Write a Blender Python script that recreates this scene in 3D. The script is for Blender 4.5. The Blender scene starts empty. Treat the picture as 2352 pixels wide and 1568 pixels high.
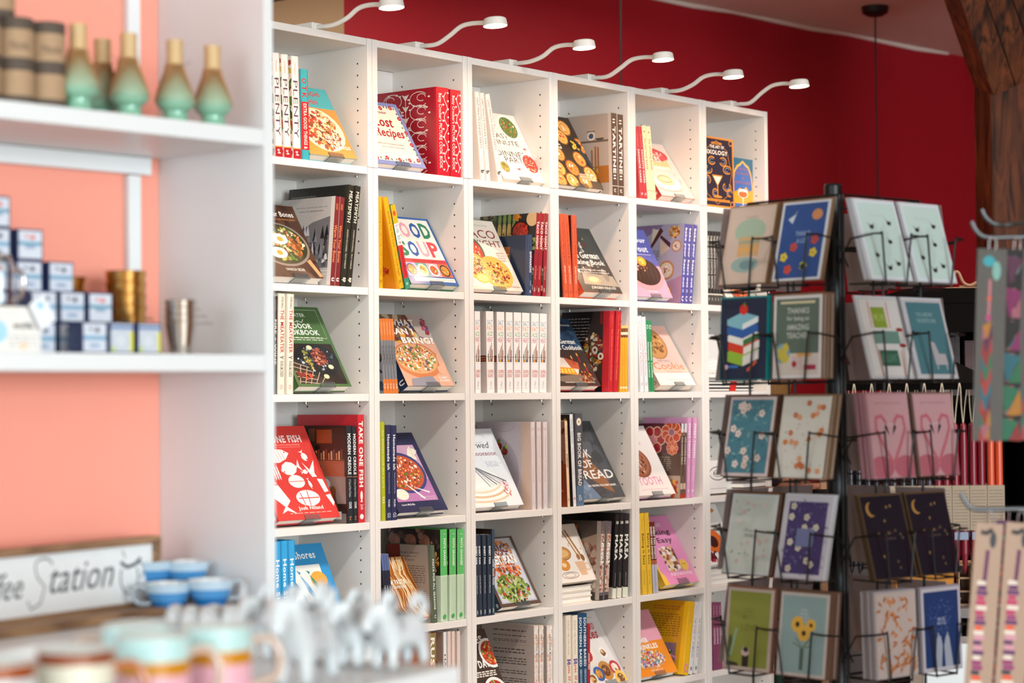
import bpy, math, random
from math import sin, cos, pi, radians, atan2, hypot
from mathutils import Vector, Matrix

# ------------------------------------------------------------------ camera, world, lights, exposure
SC = bpy.context.scene
COL = SC.collection
CAM_POS = Vector((-3.8448, -3.9093, 1.3948))
YAW, PITCH, ROLL = .8914, .0259, -.0087
F_ = Vector((sin(YAW)*cos(PITCH), cos(YAW)*cos(PITCH), sin(PITCH)))
R0 = Vector((cos(YAW), -sin(YAW), 0)); U0 = R0.cross(F_)
R_ = R0*cos(ROLL)+U0*sin(ROLL); U_ = -R0*sin(ROLL)+U0*cos(ROLL)
cam = bpy.data.cameras.new('camera'); camo = bpy.data.objects.new('camera', cam); COL.objects.link(camo)
M = Matrix((R_, U_, -F_)).transposed().to_4x4(); M.translation = CAM_POS
camo.matrix_world = M
cam.sensor_width = 36; cam.lens = 4883.1/2352*36; cam.clip_start = .05; cam.clip_end = 60
cam.dof.use_dof = True; cam.dof.focus_distance = 5.95; cam.dof.aperture_fstop = 3.4
SC.camera = camo
SC.view_settings.view_transform = 'Standard'; SC.view_settings.look = 'None'
SC.view_settings.exposure = 0.0; SC.view_settings.gamma = 1; SC.view_settings.use_curve_mapping = False
SC.cycles.use_denoising = True

W = bpy.data.worlds.new('daylight'); SC.world = W; W.use_nodes = True
W.node_tree.nodes['Background'].inputs[0].default_value = (.78, .88, 1, 1)
W.node_tree.nodes['Background'].inputs[1].default_value = .35

RA = radians(-6)                                   # the room stands six degrees off the bookcases
RX = Vector((cos(RA), sin(RA), 0)); RY = Vector((-sin(RA), cos(RA), 0)); RO = Vector((4.146, 1.596, 0))
def room(a, b, z=0): return RO + RX*a + RY*b + Vector((0, 0, z))
CEIL = 3.2

def lamp(name, kind, loc, energy, color, direction=None, size=None, size_y=None, **kw):
    l = bpy.data.lights.new(name, kind); o = bpy.data.objects.new(name, l); COL.objects.link(o)
    o.location = loc; l.energy = energy; l.color = color
    if kind == 'AREA':
        l.shape = 'RECTANGLE'; l.size = size; l.size_y = size_y or size
    if direction is not None: o.rotation_euler = Vector(direction).to_track_quat('-Z', 'Y').to_euler()
    for k, v in kw.items(): setattr(l, k, v)
    return o
DAY = (.82, .94, 1.0)
# daylight through the two shop windows
lamp('window_daylight', 'AREA', room(-10.35, -4.2, 1.75), 150, DAY, RX, 4.6, 2.3)
lamp('window_daylight_front', 'AREA', room(-7.4, -13.95, 1.75), 880, DAY, RY, 4.8, 2.3)
WARM = (1, .80, .62)
for a_, b_, e_ in ((-1.9, -.8, 9), (-.6, -.9, 6), (.9, -1.1, 1.5)):  # unseen overhead fill lamps, added to brighten the red wall
    lamp('added_wall_fill', 'AREA', room(a_, b_, 3.1), e_, (1, .88, .76), (0, 0, -1), .5, .5)

for x_, y_ in ((-.75, -1.9), (.85, -2.1), (2.15, -2.1)):   # unseen spots, added to brighten the bookcase fronts
    lamp('added_bookcase_spot', 'SPOT', (x_, y_, 3.0), 120, (1, .95, .88), (.25, 2.0, -2.35), spot_size=radians(76), spot_blend=.7, shadow_soft_size=.09)

# ------------------------------------------------------------------ colour, materials
def lin(h):
    h = h.lstrip('#'); out = []
    for i in (0, 2, 4):
        c = int(h[i:i+2], 16)/255
        out.append(c/12.92 if c <= .04045 else ((c+.055)/1.055)**2.4)
    return (*out, 1)
MATS = {}
def mat(name, rough=.5, metal=0, color=None, coat=0, noise=0, nscale=40, bump=0, emit=None, trans=0, alpha=1, ior=1.45, wood=None, spec=.5, gain=1):
    if name in MATS: return MATS[name]
    m = bpy.data.materials.new(name); m.use_nodes = True; nt = m.node_tree; N = nt.nodes; L = nt.links
    b = N['Principled BSDF']; b.inputs['Roughness'].default_value = rough; b.inputs['Metallic'].default_value = metal
    b.inputs['Coat Weight'].default_value = coat; b.inputs['Specular IOR Level'].default_value = spec
    b.inputs['Coat Roughness'].default_value = .12
    if trans: b.inputs['Transmission Weight'].default_value = trans; b.inputs['IOR'].default_value = ior
    tc = N.new('ShaderNodeTexCoord')
    if color is None:
        at = N.new('ShaderNodeAttribute'); at.attribute_name = 'Col'; src = at.outputs['Color']
    else:
        rgb = N.new('ShaderNodeRGB'); rgb.outputs[0].default_value = lin(color); src = rgb.outputs[0]
    if wood:
        mp = N.new('ShaderNodeMapping'); mp.inputs['Scale'].default_value = wood['scale']
        L.new(tc.outputs['Object'], mp.inputs[0])
        wv = N.new('ShaderNodeTexNoise'); wv.inputs['Scale'].default_value = wood.get('s', 3); wv.inputs['Detail'].default_value = 6
        wv.inputs['Distortion'].default_value = wood.get('dist', 1.2)
        L.new(mp.outputs[0], wv.inputs['Vector'])
        cr = N.new('ShaderNodeValToRGB'); el = cr.color_ramp.elements
        el[0].position = .36; el[0].color = lin(wood['a']); el[1].position = .66; el[1].color = lin(wood['b'])
        L.new(wv.outputs[0], cr.inputs[0]); src = cr.outputs[0]
    if noise:
        nz = N.new('ShaderNodeTexNoise'); nz.inputs['Scale'].default_value = nscale; nz.inputs['Detail'].default_value = 4
        L.new(tc.outputs['Object'], nz.inputs['Vector'])
        mr = N.new('ShaderNodeMapRange'); mr.inputs['To Min'].default_value = (1-noise)*gain; mr.inputs['To Max'].default_value = (1+noise)*gain
        L.new(nz.outputs[0], mr.inputs[0])
        mx = N.new('ShaderNodeVectorMath'); mx.operation = 'SCALE'
        L.new(src, mx.inputs[0]); L.new(mr.outputs[0], mx.inputs['Scale']); src = mx.outputs[0]
        if bump:
            bp = N.new('ShaderNodeBump'); bp.inputs['Strength'].default_value = bump; bp.inputs['Distance'].default_value = .002
            L.new(nz.outputs[0], bp.inputs['Height']); L.new(bp.outputs[0], b.inputs['Normal'])
    L.new(src, b.inputs['Base Color'])
    if emit:
        b.inputs['Emission Color'].default_value = lin(emit[0]); b.inputs['Emission Strength'].default_value = emit[1]
    MATS[name] = m; return m
PRINT = mat('printed_cover', .32, coat=.15, noise=.03, nscale=60)
MATTE = mat('matte_paint', .7, noise=.04, nscale=30)
MELA = mat('white_melamine', .42, color='#ece6e0', noise=.015, nscale=8)
PIN = mat('pin_hole_dark', .9, color='#3a3532', noise=.05)
PAGE = mat('paper_pages', .8, color='#efe9df', noise=.08, nscale=300)
GLAZE = mat('glazed_ceramic', .12, coat=.6, noise=.03, nscale=25)
WIRE = mat('black_wire', .38, metal=.3, color='#0d0d0f', noise=.1)
CLEAR = mat('clear_acrylic', .05, color='#eef4f6', trans=.95, noise=.01)
PLASTIC = mat('white_plastic', .4, color='#e9e4dc', noise=.02)
GOLD = mat('polished_brass', .16, metal=1, color='#d9a860', noise=.06, nscale=18)
HOOKM = mat('dull_steel', .4, metal=.9, color='#6c7074', noise=.05)
STEEL = mat('polished_steel', .14, metal=1, color='#cfc9c2', noise=.06, nscale=18)
DARKWOOD = mat('stained_timber', .5, wood=dict(scale=(9, 9, 1.1), a='#2c170d', b='#7a4020', s=2.2, dist=2.0), spec=.15)
OAK = mat('brown_wood', .55, wood=dict(scale=(2, 12, 12), a='#7a5c46', b='#b08a66', s=4), spec=.3)

# ------------------------------------------------------------------ mesh building
def setp(o, label=None, cat=None, group=None, kind=None):
    if label: o['label'] = label
    if cat: o['category'] = cat
    if group: o['group'] = group
    if kind: o['kind'] = kind
    return o
def empty(name, loc=(0, 0, 0), rz=0, parent=None, **k):
    o = bpy.data.objects.new(name, None); COL.objects.link(o); o.location = loc; o.rotation_euler = (0, 0, rz)
    o.empty_display_size = .05; o.parent = parent
    return setp(o, **k)
class MB:
    def __init__(s): s.v = []; s.f = []; s.c = []; s.sm = []; s.mi = []
    def add(s, vs, fs, col='#ffffff', smooth=False, mi=0):
        n = len(s.v); s.v += [tuple(x) for x in vs]; c = lin(col)
        for f in fs: s.f.append([n+i for i in f]); s.c.append(c); s.sm.append(smooth); s.mi.append(mi)
        return s
    def box(s, x0, y0, z0, x1, y1, z1, col='#ffffff', mi=0, bev=0):
        if bev:
            b = bev; vs = []; 
            for z, k in ((z0, b), (z0+b, 0), (z1-b, 0), (z1, b)):
                vs += [(x0+k, y0+b, z), (x0+b, y0+k, z), (x1-b, y0+k, z), (x1-k, y0+b, z), (x1-k, y1-b, z), (x1-b, y1-k, z), (x0+b, y1-k, z), (x0+k, y1-b, z)]
            fs = [list(range(7, -1, -1)), list(range(24, 32))]
            for r in range(3):
                for i in range(8): j = (i+1) % 8; fs.append([r*8+i, r*8+j, r*8+8+j, r*8+8+i])
            return s.add(vs, fs, col, False, mi)
        vs = [(x0, y0, z0), (x1, y0, z0), (x1, y1, z0), (x0, y1, z0), (x0, y0, z1), (x1, y0, z1), (x1, y1, z1), (x0, y1, z1)]
        return s.add(vs, [[0, 3, 2, 1], [4, 5, 6, 7], [0, 1, 5, 4], [1, 2, 6, 5], [2, 3, 7, 6], [3, 0, 4, 7]], col, False, mi)
    def obox(s, c, ax, ay, az, col='#ffffff', mi=0):     # oriented box: centre and three half vectors
        c = Vector(c); vs = []
        for k in (-1, 1):
            for i, j in ((-1, -1), (1, -1), (1, 1), (-1, 1)): vs.append(c+Vector(ax)*i+Vector(ay)*j+Vector(az)*k)
        return s.add(vs, [[0, 3, 2, 1], [4, 5, 6, 7], [0, 1, 5, 4], [1, 2, 6, 5], [2, 3, 7, 6], [3, 0, 4, 7]], col, False, mi)
    def lathe(s, prof, cols, n=28, cx=0, cy=0, z0=0, mi=0):
        vs = []
        for r, z in prof:
            for i in range(n): a = 2*pi*i/n; vs.append((cx+r*cos(a), cy+r*sin(a), z0+z))
        for k in range(len(prof)-1):
            c = cols if isinstance(cols, str) else cols[min(k, len(cols)-1)]
            s.add([vs[k*n+i] for i in range(n)]+[vs[(k+1)*n+i] for i in range(n)],
                  [[i, (i+1) % n, n+(i+1) % n, n+i] for i in range(n)], c, True, mi)
        return s
    def tube(s, pts, r, col='#ffffff', n=8, caps=True, mi=0, closed=False):
        pts = [Vector(p) for p in pts]; m = len(pts); rs = r if isinstance(r, (list, tuple)) else [r]*m
        vs = []; up = None
        for i, p in enumerate(pts):
            if closed: t = pts[(i+1) % m]-pts[i-1]
            else: t = pts[min(i+1, m-1)]-pts[max(i-1, 0)]
            t = t.normalized() if t.length > 1e-9 else Vector((0, 0, 1))
            if up is None: up = t.orthogonal().normalized()
            up = (up-t*up.dot(t)); up = up.normalized() if up.length > 1e-6 else t.orthogonal().normalized()
            b = t.cross(up)
            for k in range(n): a = 2*pi*k/n; vs.append(p+(up*cos(a)+b*sin(a))*rs[i])
        fs = []
        for i in range(m if closed else m-1):
            j = (i+1) % m
            for k in range(n): q = (k+1) % n; fs.append([i*n+k, i*n+q, j*n+q, j*n+k])
        s.add(vs, fs, col, True, mi)
        if caps and not closed:
            s.add(vs[:n], [list(range(n-1, -1, -1))], col, False, mi); s.add(vs[-n:], [list(range(n))], col, False, mi)
        return s
    def mesh(s, name, mats=(None,)):
        me = bpy.data.meshes.new(name); me.from_pydata(s.v, [], s.f)
        at = me.color_attributes.new('Col', 'FLOAT_COLOR', 'CORNER')
        buf = []
        for f, c in zip(s.f, s.c): buf += list(c)*len(f)
        at.data.foreach_set('color', buf)
        me.polygons.foreach_set('use_smooth', s.sm); me.polygons.foreach_set('material_index', s.mi)
        for m in mats: me.materials.append(m)
        me.update(); return me
    def obj(s, name, mats=MATTE, parent=None, loc=(0, 0, 0), rot=(0, 0, 0), **k):
        if not isinstance(mats, (list, tuple)): mats = (mats,)
        o = bpy.data.objects.new(name, s.mesh(name, mats)); COL.objects.link(o); o.location = loc; o.rotation_euler = rot; o.parent = parent
        return setp(o, **k)
def smooth_path(pts, n=8):
    pts = [Vector(p) for p in pts]; out = []
    for i in range(len(pts)-1):
        p0 = pts[max(i-1, 0)]; p1 = pts[i]; p2 = pts[i+1]; p3 = pts[min(i+2, len(pts)-1)]
        for k in range(n):
            t = k/n; out.append(.5*((2*p1)+(p2-p0)*t+(2*p0-5*p1+4*p2-p3)*t*t+(-p0+3*p1-3*p2+p3)*t**3))
    out.append(pts[-1]); return out
def copy_tree(o, parent=None):
    c = o.copy(); COL.objects.link(c); c.parent = parent
    for ch in list(o.children): copy_tree(ch, c)
    return c

# ------------------------------------------------------------------ glyphs and flat printed artwork
GL = {}
def glyphs(text, bold=0, shear=0, sx=1):
    key = (text, bold, shear)
    if key not in GL:
        cu = bpy.data.curves.new('lettering_source', 'FONT'); cu.body = text; cu.size = 1; cu.resolution_u = 2
        cu.offset = .012*bold; cu.shear = shear; cu.space_character = 1+.04*bold
        o = bpy.data.objects.new('lettering_source', cu); COL.objects.link(o)
        dg = bpy.context.evaluated_depsgraph_get(); dg.update(); ev = o.evaluated_get(dg)
        me = ev.to_mesh(); vs = [(v.co.x, v.co.y) for v in me.vertices]; fs = [list(p.vertices) for p in me.polygons]
        ev.to_mesh_clear(); bpy.data.objects.remove(o); bpy.data.curves.remove(cu)
        if not vs: GL[key] = ([], [], 0, 0, 1, 1)
        else:
            xs = [v[0] for v in vs]; ys = [v[1] for v in vs]
            GL[key] = (vs, fs, min(xs), min(ys), max(xs), max(ys))
    return GL[key]
class K:
    """A printed face w metres wide and h high; positions are fractions, later shapes lie above earlier ones."""
    def __init__(s, w, h, seed=1): s.w, s.h = w, h; s.it = []; s.z = 0; s.rnd = random.Random(seed)
    def _a(s, pts, faces, col, dz=1):
        xs = [p[0] for p in pts]; ys = [p[1] for p in pts]
        if not pts: return
        if min(xs) < -1e-6 or min(ys) < -1e-6 or max(xs) > s.w+1e-6 or max(ys) > s.h+1e-6:   # trim to the face
            P = []; Q = []
            for f in faces:
                g = [pts[i] for i in f]
                for ax, lim, sg in ((0, 0, 1), (0, s.w, -1), (1, 0, 1), (1, s.h, -1)):
                    out = []
                    for i, a in enumerate(g):
                        b = g[i-1]; ia = (a[ax]-lim)*sg >= 0; ib = (b[ax]-lim)*sg >= 0
                        if ia != ib:
                            t = (lim-b[ax])/(a[ax]-b[ax]); out.append((b[0]+(a[0]-b[0])*t, b[1]+(a[1]-b[1])*t))
                        if ia: out.append(a)
                    g = out
                if len(g) > 2: Q.append(list(range(len(P), len(P)+len(g)))); P += g
            pts, faces = P, Q
        if faces: s.it.append((pts, faces, col, s.z)); s.z += dz
    def p(s, pts, c): s._a([(x*s.w, y*s.h) for x, y in pts], [list(range(len(pts)))], c); return s
    def r(s, x0, y0, x1, y1, c): return s.p([(x0, y0), (x1, y0), (x1, y1), (x0, y1)], c)
    def e(s, cx, cy, rx, ry, c, a0=0, a1=360, n=22):
        full = a1-a0 >= 360
        pts = [(cx+rx*cos(radians(a0+(a1-a0)*i/n)), cy+ry*sin(radians(a0+(a1-a0)*i/n))) for i in range(n if full else n+1)]
        return s.p(pts, c)
    def ci(s, cx, cy, rx, c, n=20): return s.e(cx, cy, rx, rx*s.w/s.h, c, n=n)
    def c(s, pts, wd, col):                       # a stroke wd metres wide
        P = [Vector((x*s.w, y*s.h)) for x, y in pts]; V = []; Fs = []
        for i, q in enumerate(P):
            t = (P[min(i+1, len(P)-1)]-P[max(i-1, 0)]); t = t.normalized() if t.length else Vector((1, 0)); nn = Vector((-t.y, t.x))*wd/2
            V += [tuple(q+nn), tuple(q-nn)]
        for i in range(len(P)-1): Fs.append([2*i, 2*i+1, 2*i+3, 2*i+2])
        s._a(V, Fs, col); return s
    def ring(s, cx, cy, rx, ry, wd, col, a0=0, a1=360, n=20):
        return s.c([(cx+rx*cos(radians(a0+(a1-a0)*i/n)), cy+ry*sin(radians(a0+(a1-a0)*i/n))) for i in range(n+1)], wd, col)
    def t(s, text, x0, y0, x1, y1, c, bold=0, shear=0):
        vs, fs, a, b, d, e = glyphs(text, bold, shear)
        if not vs: return s
        kx = (x1-x0)*s.w/(d-a or 1); ky = (y1-y0)*s.h/(e-b or 1)
        s._a([(x0*s.w+(x-a)*kx, y0*s.h+(y-b)*ky) for x, y in vs], fs, c); return s
    def ts(s, text, v0, v1, c, u0=.2, u1=.8, bold=0, shear=0):   # read from top (v1) to bottom (v0)
        vs, fs, a, b, d, e = glyphs(text, bold, shear)
        if not vs: return s
        L = (v1-v0)*s.h/(d-a or 1); H = (u1-u0)*s.w/(e-b or 1)
        s._a([(u0*s.w+(y-b)*H, v1*s.h-(x-a)*L) for x, y in vs], fs, c); return s
    def bl(s, cx, cy, rx, ry, n, cols, size, el=None):           # irregular food-like pieces inside an ellipse
        R = s.rnd
        if n >= 14: n = int(n*1.9); size *= .72
        for i in range(n):
            a = R.uniform(0, 2*pi); q = math.sqrt(R.random()); x = cx+rx*q*cos(a); y = cy+ry*q*sin(a)
            s._blob(x, y, size*R.uniform(.5, 1.3), R.choice(cols), R)
        return s
    def br(s, x0, y0, x1, y1, n, cols, size):
        R = s.rnd
        for i in range(n): s._blob(R.uniform(x0, x1), R.uniform(y0, y1), size*R.uniform(.5, 1.3), R.choice(cols), R, (x0, y0, x1, y1))
        return s
    def _blob(s, x, y, r, c, R, clip=None):
        m = R.choice((5, 6, 7)); el = R.uniform(.4, 1); an = R.uniform(0, pi); pts = []
        for i in range(m):
            a = 2*pi*i/m; q = r*R.uniform(.7, 1.15); px, py = q*cos(a), q*sin(a)*el
            X = x*s.w+px*cos(an)-py*sin(an); Y = y*s.h+px*sin(an)+py*cos(an)
            if clip: X = min(max(X, clip[0]*s.w), clip[2]*s.w); Y = min(max(Y, clip[1]*s.h), clip[3]*s.h)
            pts.append((X, Y))
        s._a(pts, [list(range(m))], c, .12)
    def ln(s, x0, y0, x1, y1, n, c, fill=.35):                   # lines of small print
        R = s.rnd; V = []; Fs = []; ph = (y1-y0)/n
        for i in range(n):
            y = y1-(i+.5)*ph; x = x0
            while x < x1-.02:
                L = min(R.uniform(.03, .11), x1-x); q = len(V)
                for X, Y in ((x, y-ph*fill/2), (x+L, y-ph*fill/2), (x+L, y+ph*fill/2), (x, y+ph*fill/2)): V.append((X*s.w, Y*s.h))
                Fs.append([q, q+1, q+2, q+3]); x += L+.02
        s._a(V, Fs, c); return s
    def put(s, mb, origin, ux, uy, base=.00008, step=.000016):
        O = Vector(origin); ux = Vector(ux); uy = Vector(uy); nn = ux.cross(uy)
        for pts, faces, col, z in s.it:
            d = nn*(base+step*z); mb.add([O+ux*x+uy*y+d for x, y in pts], faces, col)
        return mb
def plate(k, cx, cy, rx, n, food, rim='#f2efe9', size=.006, inner=.82, soup=None):
    """A round dish seen from above, rx as a fraction of the width, with food pieces."""
    ry = rx*k.w/k.h
    k.e(cx, cy, rx, ry, rim, n=28); k.e(cx, cy, rx*inner, ry*inner, soup or food[0], n=26)
    return k.bl(cx, cy, rx*inner*.9, ry*inner*.9, n, food, size)

# ------------------------------------------------------------------ cover designs: base colour, spine, front, back
GRN = ['#5b7a2c', '#7c9a3b', '#36541f', '#a9b95a']; RED = ['#c0392b', '#e2562c', '#9d2a1b', '#f08a4b']
TOAST = ['#c98d4b', '#e6b873', '#8c5526', '#f0d3a0', '#6b3c1a']; CRM = ['#f3e3c3', '#e6cfa0', '#fff4dd']
DSG = {}
def dsg(key, cover, spine=None, front=None, back=None, soft=False, side=None):
    DSG[key] = dict(cover=cover, spine=spine, front=front, back=back, soft=soft)
def S(*items, band=()):
    """Spine drawing from a list: (text, v0, v1, colour, u0, u1, bold)."""
    def f(k):
        for b in band: k.r(0, b[0], 1, b[1], b[2])
        for it in items:
            tx, v0, v1, c = it[:4]; u0, u1 = (it[4], it[5]) if len(it) > 5 else (.25, .78); bold = it[6] if len(it) > 6 else 0
            k.ts(tx, v0, v1, c, u0, u1, bold)
    return f

def b_plenty(k): k.br(0, 0, 1, 1, 150, GRN+['#b9462f', '#f0e9d8', '#4a3020', '#d8c14a'], .014)
dsg('plenty', '#f3ebe4', S(('PLENTY', .2, .76, '#5a4050', .2, .78), ('OTTOLENGHI', .82, .93, '#c0786e', .38, .6), ('a4', .03, .075, '#ffffff', .3, .75), band=((0, .095, '#b3262d'), (.095, .105, '#d99a3c'))), None, b_plenty)
def f_otk(k):
    k.r(0, 0, 1, 1, '#e8963f'); k.r(0, .7, 1, 1, '#4fb3b8'); k.t('OTTOLENGHI', .05, .87, .8, .94, '#d23238', 2); k.t('TEST KITCHEN', .05, .75, .68, .82, '#d23238', 2)
    k.e(.5, .38, .46, .31, '#f3e2c4'); k.bl(.48, .38, .4, .27, 150, RED+TOAST+['#a33b1d', '#e9a13c'], .01); k.bl(.48, .4, .35, .22, 30, GRN, .003)
    k.ci(.4, .32, .055, '#f2c79a'); k.t('EXTRA', .5, .255, .79, .3, '#fff7ea', 2); k.t('GOOD', .52, .19, .8, .235, '#fff7ea', 2); k.t('THINGS', .53, .12, .95, .165, '#fff7ea', 2)
dsg('otk', '#3fa9b2', S(('O', .84, .9, '#c6282d', .2, .8, 2), ('T', .76, .82, '#c6282d', .2, .8, 2), ('K', .68, .74, '#c6282d', .2, .8, 2), ('EXTRA GOOD THINGS &', .12, .62, '#fff1e4', .3, .75, 1), band=((.11, .64, '#c6282d'),)), f_otk)
def f_lost(k):
    k.r(.07, .06, .93, .94, '#f4ead8')
    R = random.Random(3)
    for i in range(46):
        e = i/46*4; s_ = int(e); q = e-s_
        x, y = ((.1+.8*q, .09), (.91, .09+.82*q), (.9-.8*q, .91), (.09, .91-.82*q))[s_]
        x += R.uniform(-.02, .02); y += R.uniform(-.015, .015)
        if i % 3: k.ci(x, y, .016, '#3f5b3a', 6)
        else: k.ci(x, y, .034, '#b0202a', 9); k.ci(x, y, .012, '#f4b7ae', 6)
    k.t("Betty Crocker", .34, .8, .7, .85, '#9c1f28', 0, .3); k.t('Lost', .36, .6, .74, .76, '#b0202a', 1, .3); k.t('Recipes', .3, .4, .86, .58, '#b0202a', 1, .3)
    k.t("Beloved Vintage Recipes", .25, .31, .75, .34, '#8d7a86'); k.t("for Today's Kitchen", .3, .26, .72, .29, '#8d7a86')
dsg('lost', '#7f8cbf', None, f_lost)
def vine(k, col, n=6, w=.0022):
    R = random.Random(7)
    for sx in (-1, 1):
        for i in range(n):
            cy = .12+i*.76/(n-1); cx = .5+sx*.22
            k.ring(cx, cy, .15, .085, w, col, 40*sx, 40*sx+280, 14); k.ring(cx+sx*.04, cy+.02, .07, .04, w, col, 0, 300, 10)
            for q in range(5): a = R.uniform(0, 6.28); k.e(cx+.17*cos(a), cy+.08*sin(a), .022, .011, col, n=7)
    k.c([(.5, .06), (.5, .94)], w, col)
    for i in range(7): y = .1+i*.13; k.p([(.5, y+.05), (.56, y+.07), (.5, y-.01), (.44, y+.07)], col)
def b_betty(k): k.r(0, 0, .96, 1, '#a9182a'); vine(k, '#f2e4dc'); k.t('Betty Crocker', .05, .87, .3, .9, '#c21f2f', 1)
def s_betty(k):
    k.r(0, 0, 1, 1, '#c92231'); k.ts("Betty Crocker's PICTURE COOK BOOK", .08, .93, '#f8e9e2', .12, .45, 1)
    pts = [(.75+.13*sin(i*.62), .05+i*.022) for i in range(42)]; k.c(pts, .002, '#f8e9e2')
    for i in range(20): k.e(.75+.2*(1 if i % 2 else -1), .07+i*.046, .09, .011, '#f8e9e2', n=7)
dsg('betty', '#b81c2b', s_betty, None, b_betty)
def f_lastmin(k):
    k.r(0, 0, 1, 1, '#eee3d8'); c = '#2f2a2a'
    k.t('LAST', .22, .62, .6, .69, c); k.t('MINUTE', .12, .52, .78, .59, c); k.t('DINNER', .12, .35, .86, .43, c); k.t('PARTY', .26, .26, .82, .34, c)
    plate(k, .72, .8, .24, 44, GRN+RED+['#e9d28e', '#f3e9d0'], size=.005); plate(k, .85, .27, .2, 44, RED+CRM+['#8a4a2c'], size=.005); plate(k, .17, .18, .12, 14, ['#9a8a35', '#6f6a2c', '#c7b35a'], size=.006)
    k.ring(.25, .93, .2, .06, .0008, '#8186a8', 180, 360); k.ring(.62, .03, .18, .1, .0008, '#b99a86'); k.ring(.35, .47, .2, .02, .0008, '#8186a8'); k.ring(.1, .04, .16, .1, .0008, '#b99a86')
    for x, y in ((.36, .82), (.88, .5), (.5, .18)): k.ring(x, y, .05, .03, .0009, '#8186a8', 180, 360); k.e(x, y, .035, .022, '#b8404a', 180, 360); k.c([(x, y-.03), (x+.01, y-.07)], .0009, '#8186a8')
dsg('lastmin', '#f1e8df', S(('LAST MINUTE DINNER PARTY', .36, .93, '#4a4240', .3, .72), ('b', .08, .115, '#26211f', .15, .85, 3), ('TSIMIKLIS', .17, .27, '#9d918a', .4, .6)), f_lastmin, lambda k: k.ring(.6, .6, .2, .12, .001, '#8186a8'))
def pastry(k, x, y, r, c='#e2a14e'):
    k.ci(x, y, r, '#8f5424', 12); k.ci(x, y, r*.86, c, 12); k.ring(x, y, r*.55, r*.55*k.w/k.h, .0022, '#a4612b', 0, 300, 12); k.bl(x, y, r*.45, r*.45*k.w/k.h, 7, RED+CRM+['#e7c148'], .006)
def f_savory(k):
    k.r(0, 0, 1, 1, '#33291f')
    for i, (x, y) in enumerate(((.45, .9), (.78, .84), (.1, .93), (.2, .76), (.62, .7), (.1, .4), (.36, .45), (.22, .24), (.52, .26), (.78, .4), (.86, .2), (.66, .08), (.12, .08), (.38, .07), (.95, .6))): pastry(k, x, y, .13, ('#e2a14e', '#efb55e', '#d28b3a')[i % 3])
    k.t('SAVORY', .08, .6, .5, .69, '#f5efe4', 2); k.t('BAKING', .08, .52, .5, .59, '#f5efe4', 2); k.t('Erin Jeanne McDowell', .1, .48, .45, .5, '#f5efe4')
    k.e(.83, .6, .12, .09, '#1c2622'); k.c([(.86, .56), (1, .3)], .02, '#2e3946'); k.bl(.83, .6, .08, .06, 12, ['#e7a22c', '#e8c33c'], .007)
    for i, tx in enumerate(('EXTRAORDINARY', 'RECIPES FROM', 'THE SAVORY BAKER')): k.t(tx, .6, .17-i*.035, .93, .192-i*.035, '#f5efe4', 1)
dsg('savory', '#33291f', None, f_savory)
def b_tartine(k):
    k.r(0, 0, .93, 1, '#b9aca3'); k.r(0, .16, .93, .37, '#b5712f'); k.bl(.55, .32, .16, .05, 24, ['#d8c040', '#7d6a28', '#efe3a2'], .006)
    k.r(0, .66, .93, .685, '#6f6259'); k.ring(.55, .74, .075, .045, .004, '#efe9e2'); k.e(.55, .74, .05, .03, '#42597c'); k.r(.46, .79, .64, .8, '#4e4844'); k.e(.74, .71, .1, .03, '#544d48', 180, 360)
    for x, h in ((.56, .57), (.64, .61), (.7, .6)): k.r(x-.018, .3, x+.018, h, '#a56a36')
    k.r(.6, .03, .76, .1, '#f4f0ea'); k.ln(.62, .04, .74, .09, 1, '#2b2624', .8)
dsg('tartine', '#cfc3b9', S(('TARTINE', .27, .84, '#f6ece2', .25, .78, 2), ('ll', .88, .93, '#f6ece2', .3, .7), ('ll', .2, .25, '#f6ece2', .3, .7), ('bf', .04, .08, '#f6ece2', .3, .7), band=((0, 1, '#5b4a3f'), (.115, .12, '#f6ece2'))), None, b_tartine)
dsg('favcake', '#c8454c', S(('FAVORITE CAKES', .22, .68, '#fff1ea', .3, .75, 2), ('the best of', .72, .9, '#eea9a8', .4, .65), ('PB', .05, .08, '#fff1ea', .25, .75)))
dsg('vintage', '#f2dfb4', S(('The VINTAGE BAKER', .4, .83, '#4b3b33', .3, .75), ('+', .9, .935, '#4b3b33', .3, .7), band=((.115, .12, '#4b3b33'),)), soft=True)
def f_cakes(k):
    k.r(0, 0, 1, 1, '#dccfc6'); k.e(.4, .77, .5, .14, '#cf3038'); k.r(0, .52, .8, .74, '#e9c48a'); k.e(.4, .74, .42, .1, '#d4424a'); k.bl(.4, .8, .4, .08, 40, ['#c21f2c', '#e85a5e', '#f6d7c4'], .009)
    for i in range(7): k.e(.05+i*.11, .53, .06, .03, '#f6ecd8')
    k.t('LAYERED', .2, .76, .5, .8, '#fff4ec', 2); k.t('CAKES', .06, .64, .62, .74, '#fff4ec', 2); k.t('favorite', .12, .82, .5, .86, '#fff4ec', 0, .3)
    k.e(.42, .26, .38, .14, '#f6efe4'); k.e(.4, .3, .26, .1, '#e5cba6'); k.ring(.4, .32, .2, .06, .003, '#b98a58', 20, 330); k.ring(.4, .16, .36, .06, .003, '#c49a8a', 180, 360)
    k.bl(.85, .35, .1, .15, 12, ['#f1b9b4', '#e7d6cc'], .007)
dsg('cakes', '#c5404a', S(('PB', .06, .1, '#fff1ea', .25, .7),), f_cakes)
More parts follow.
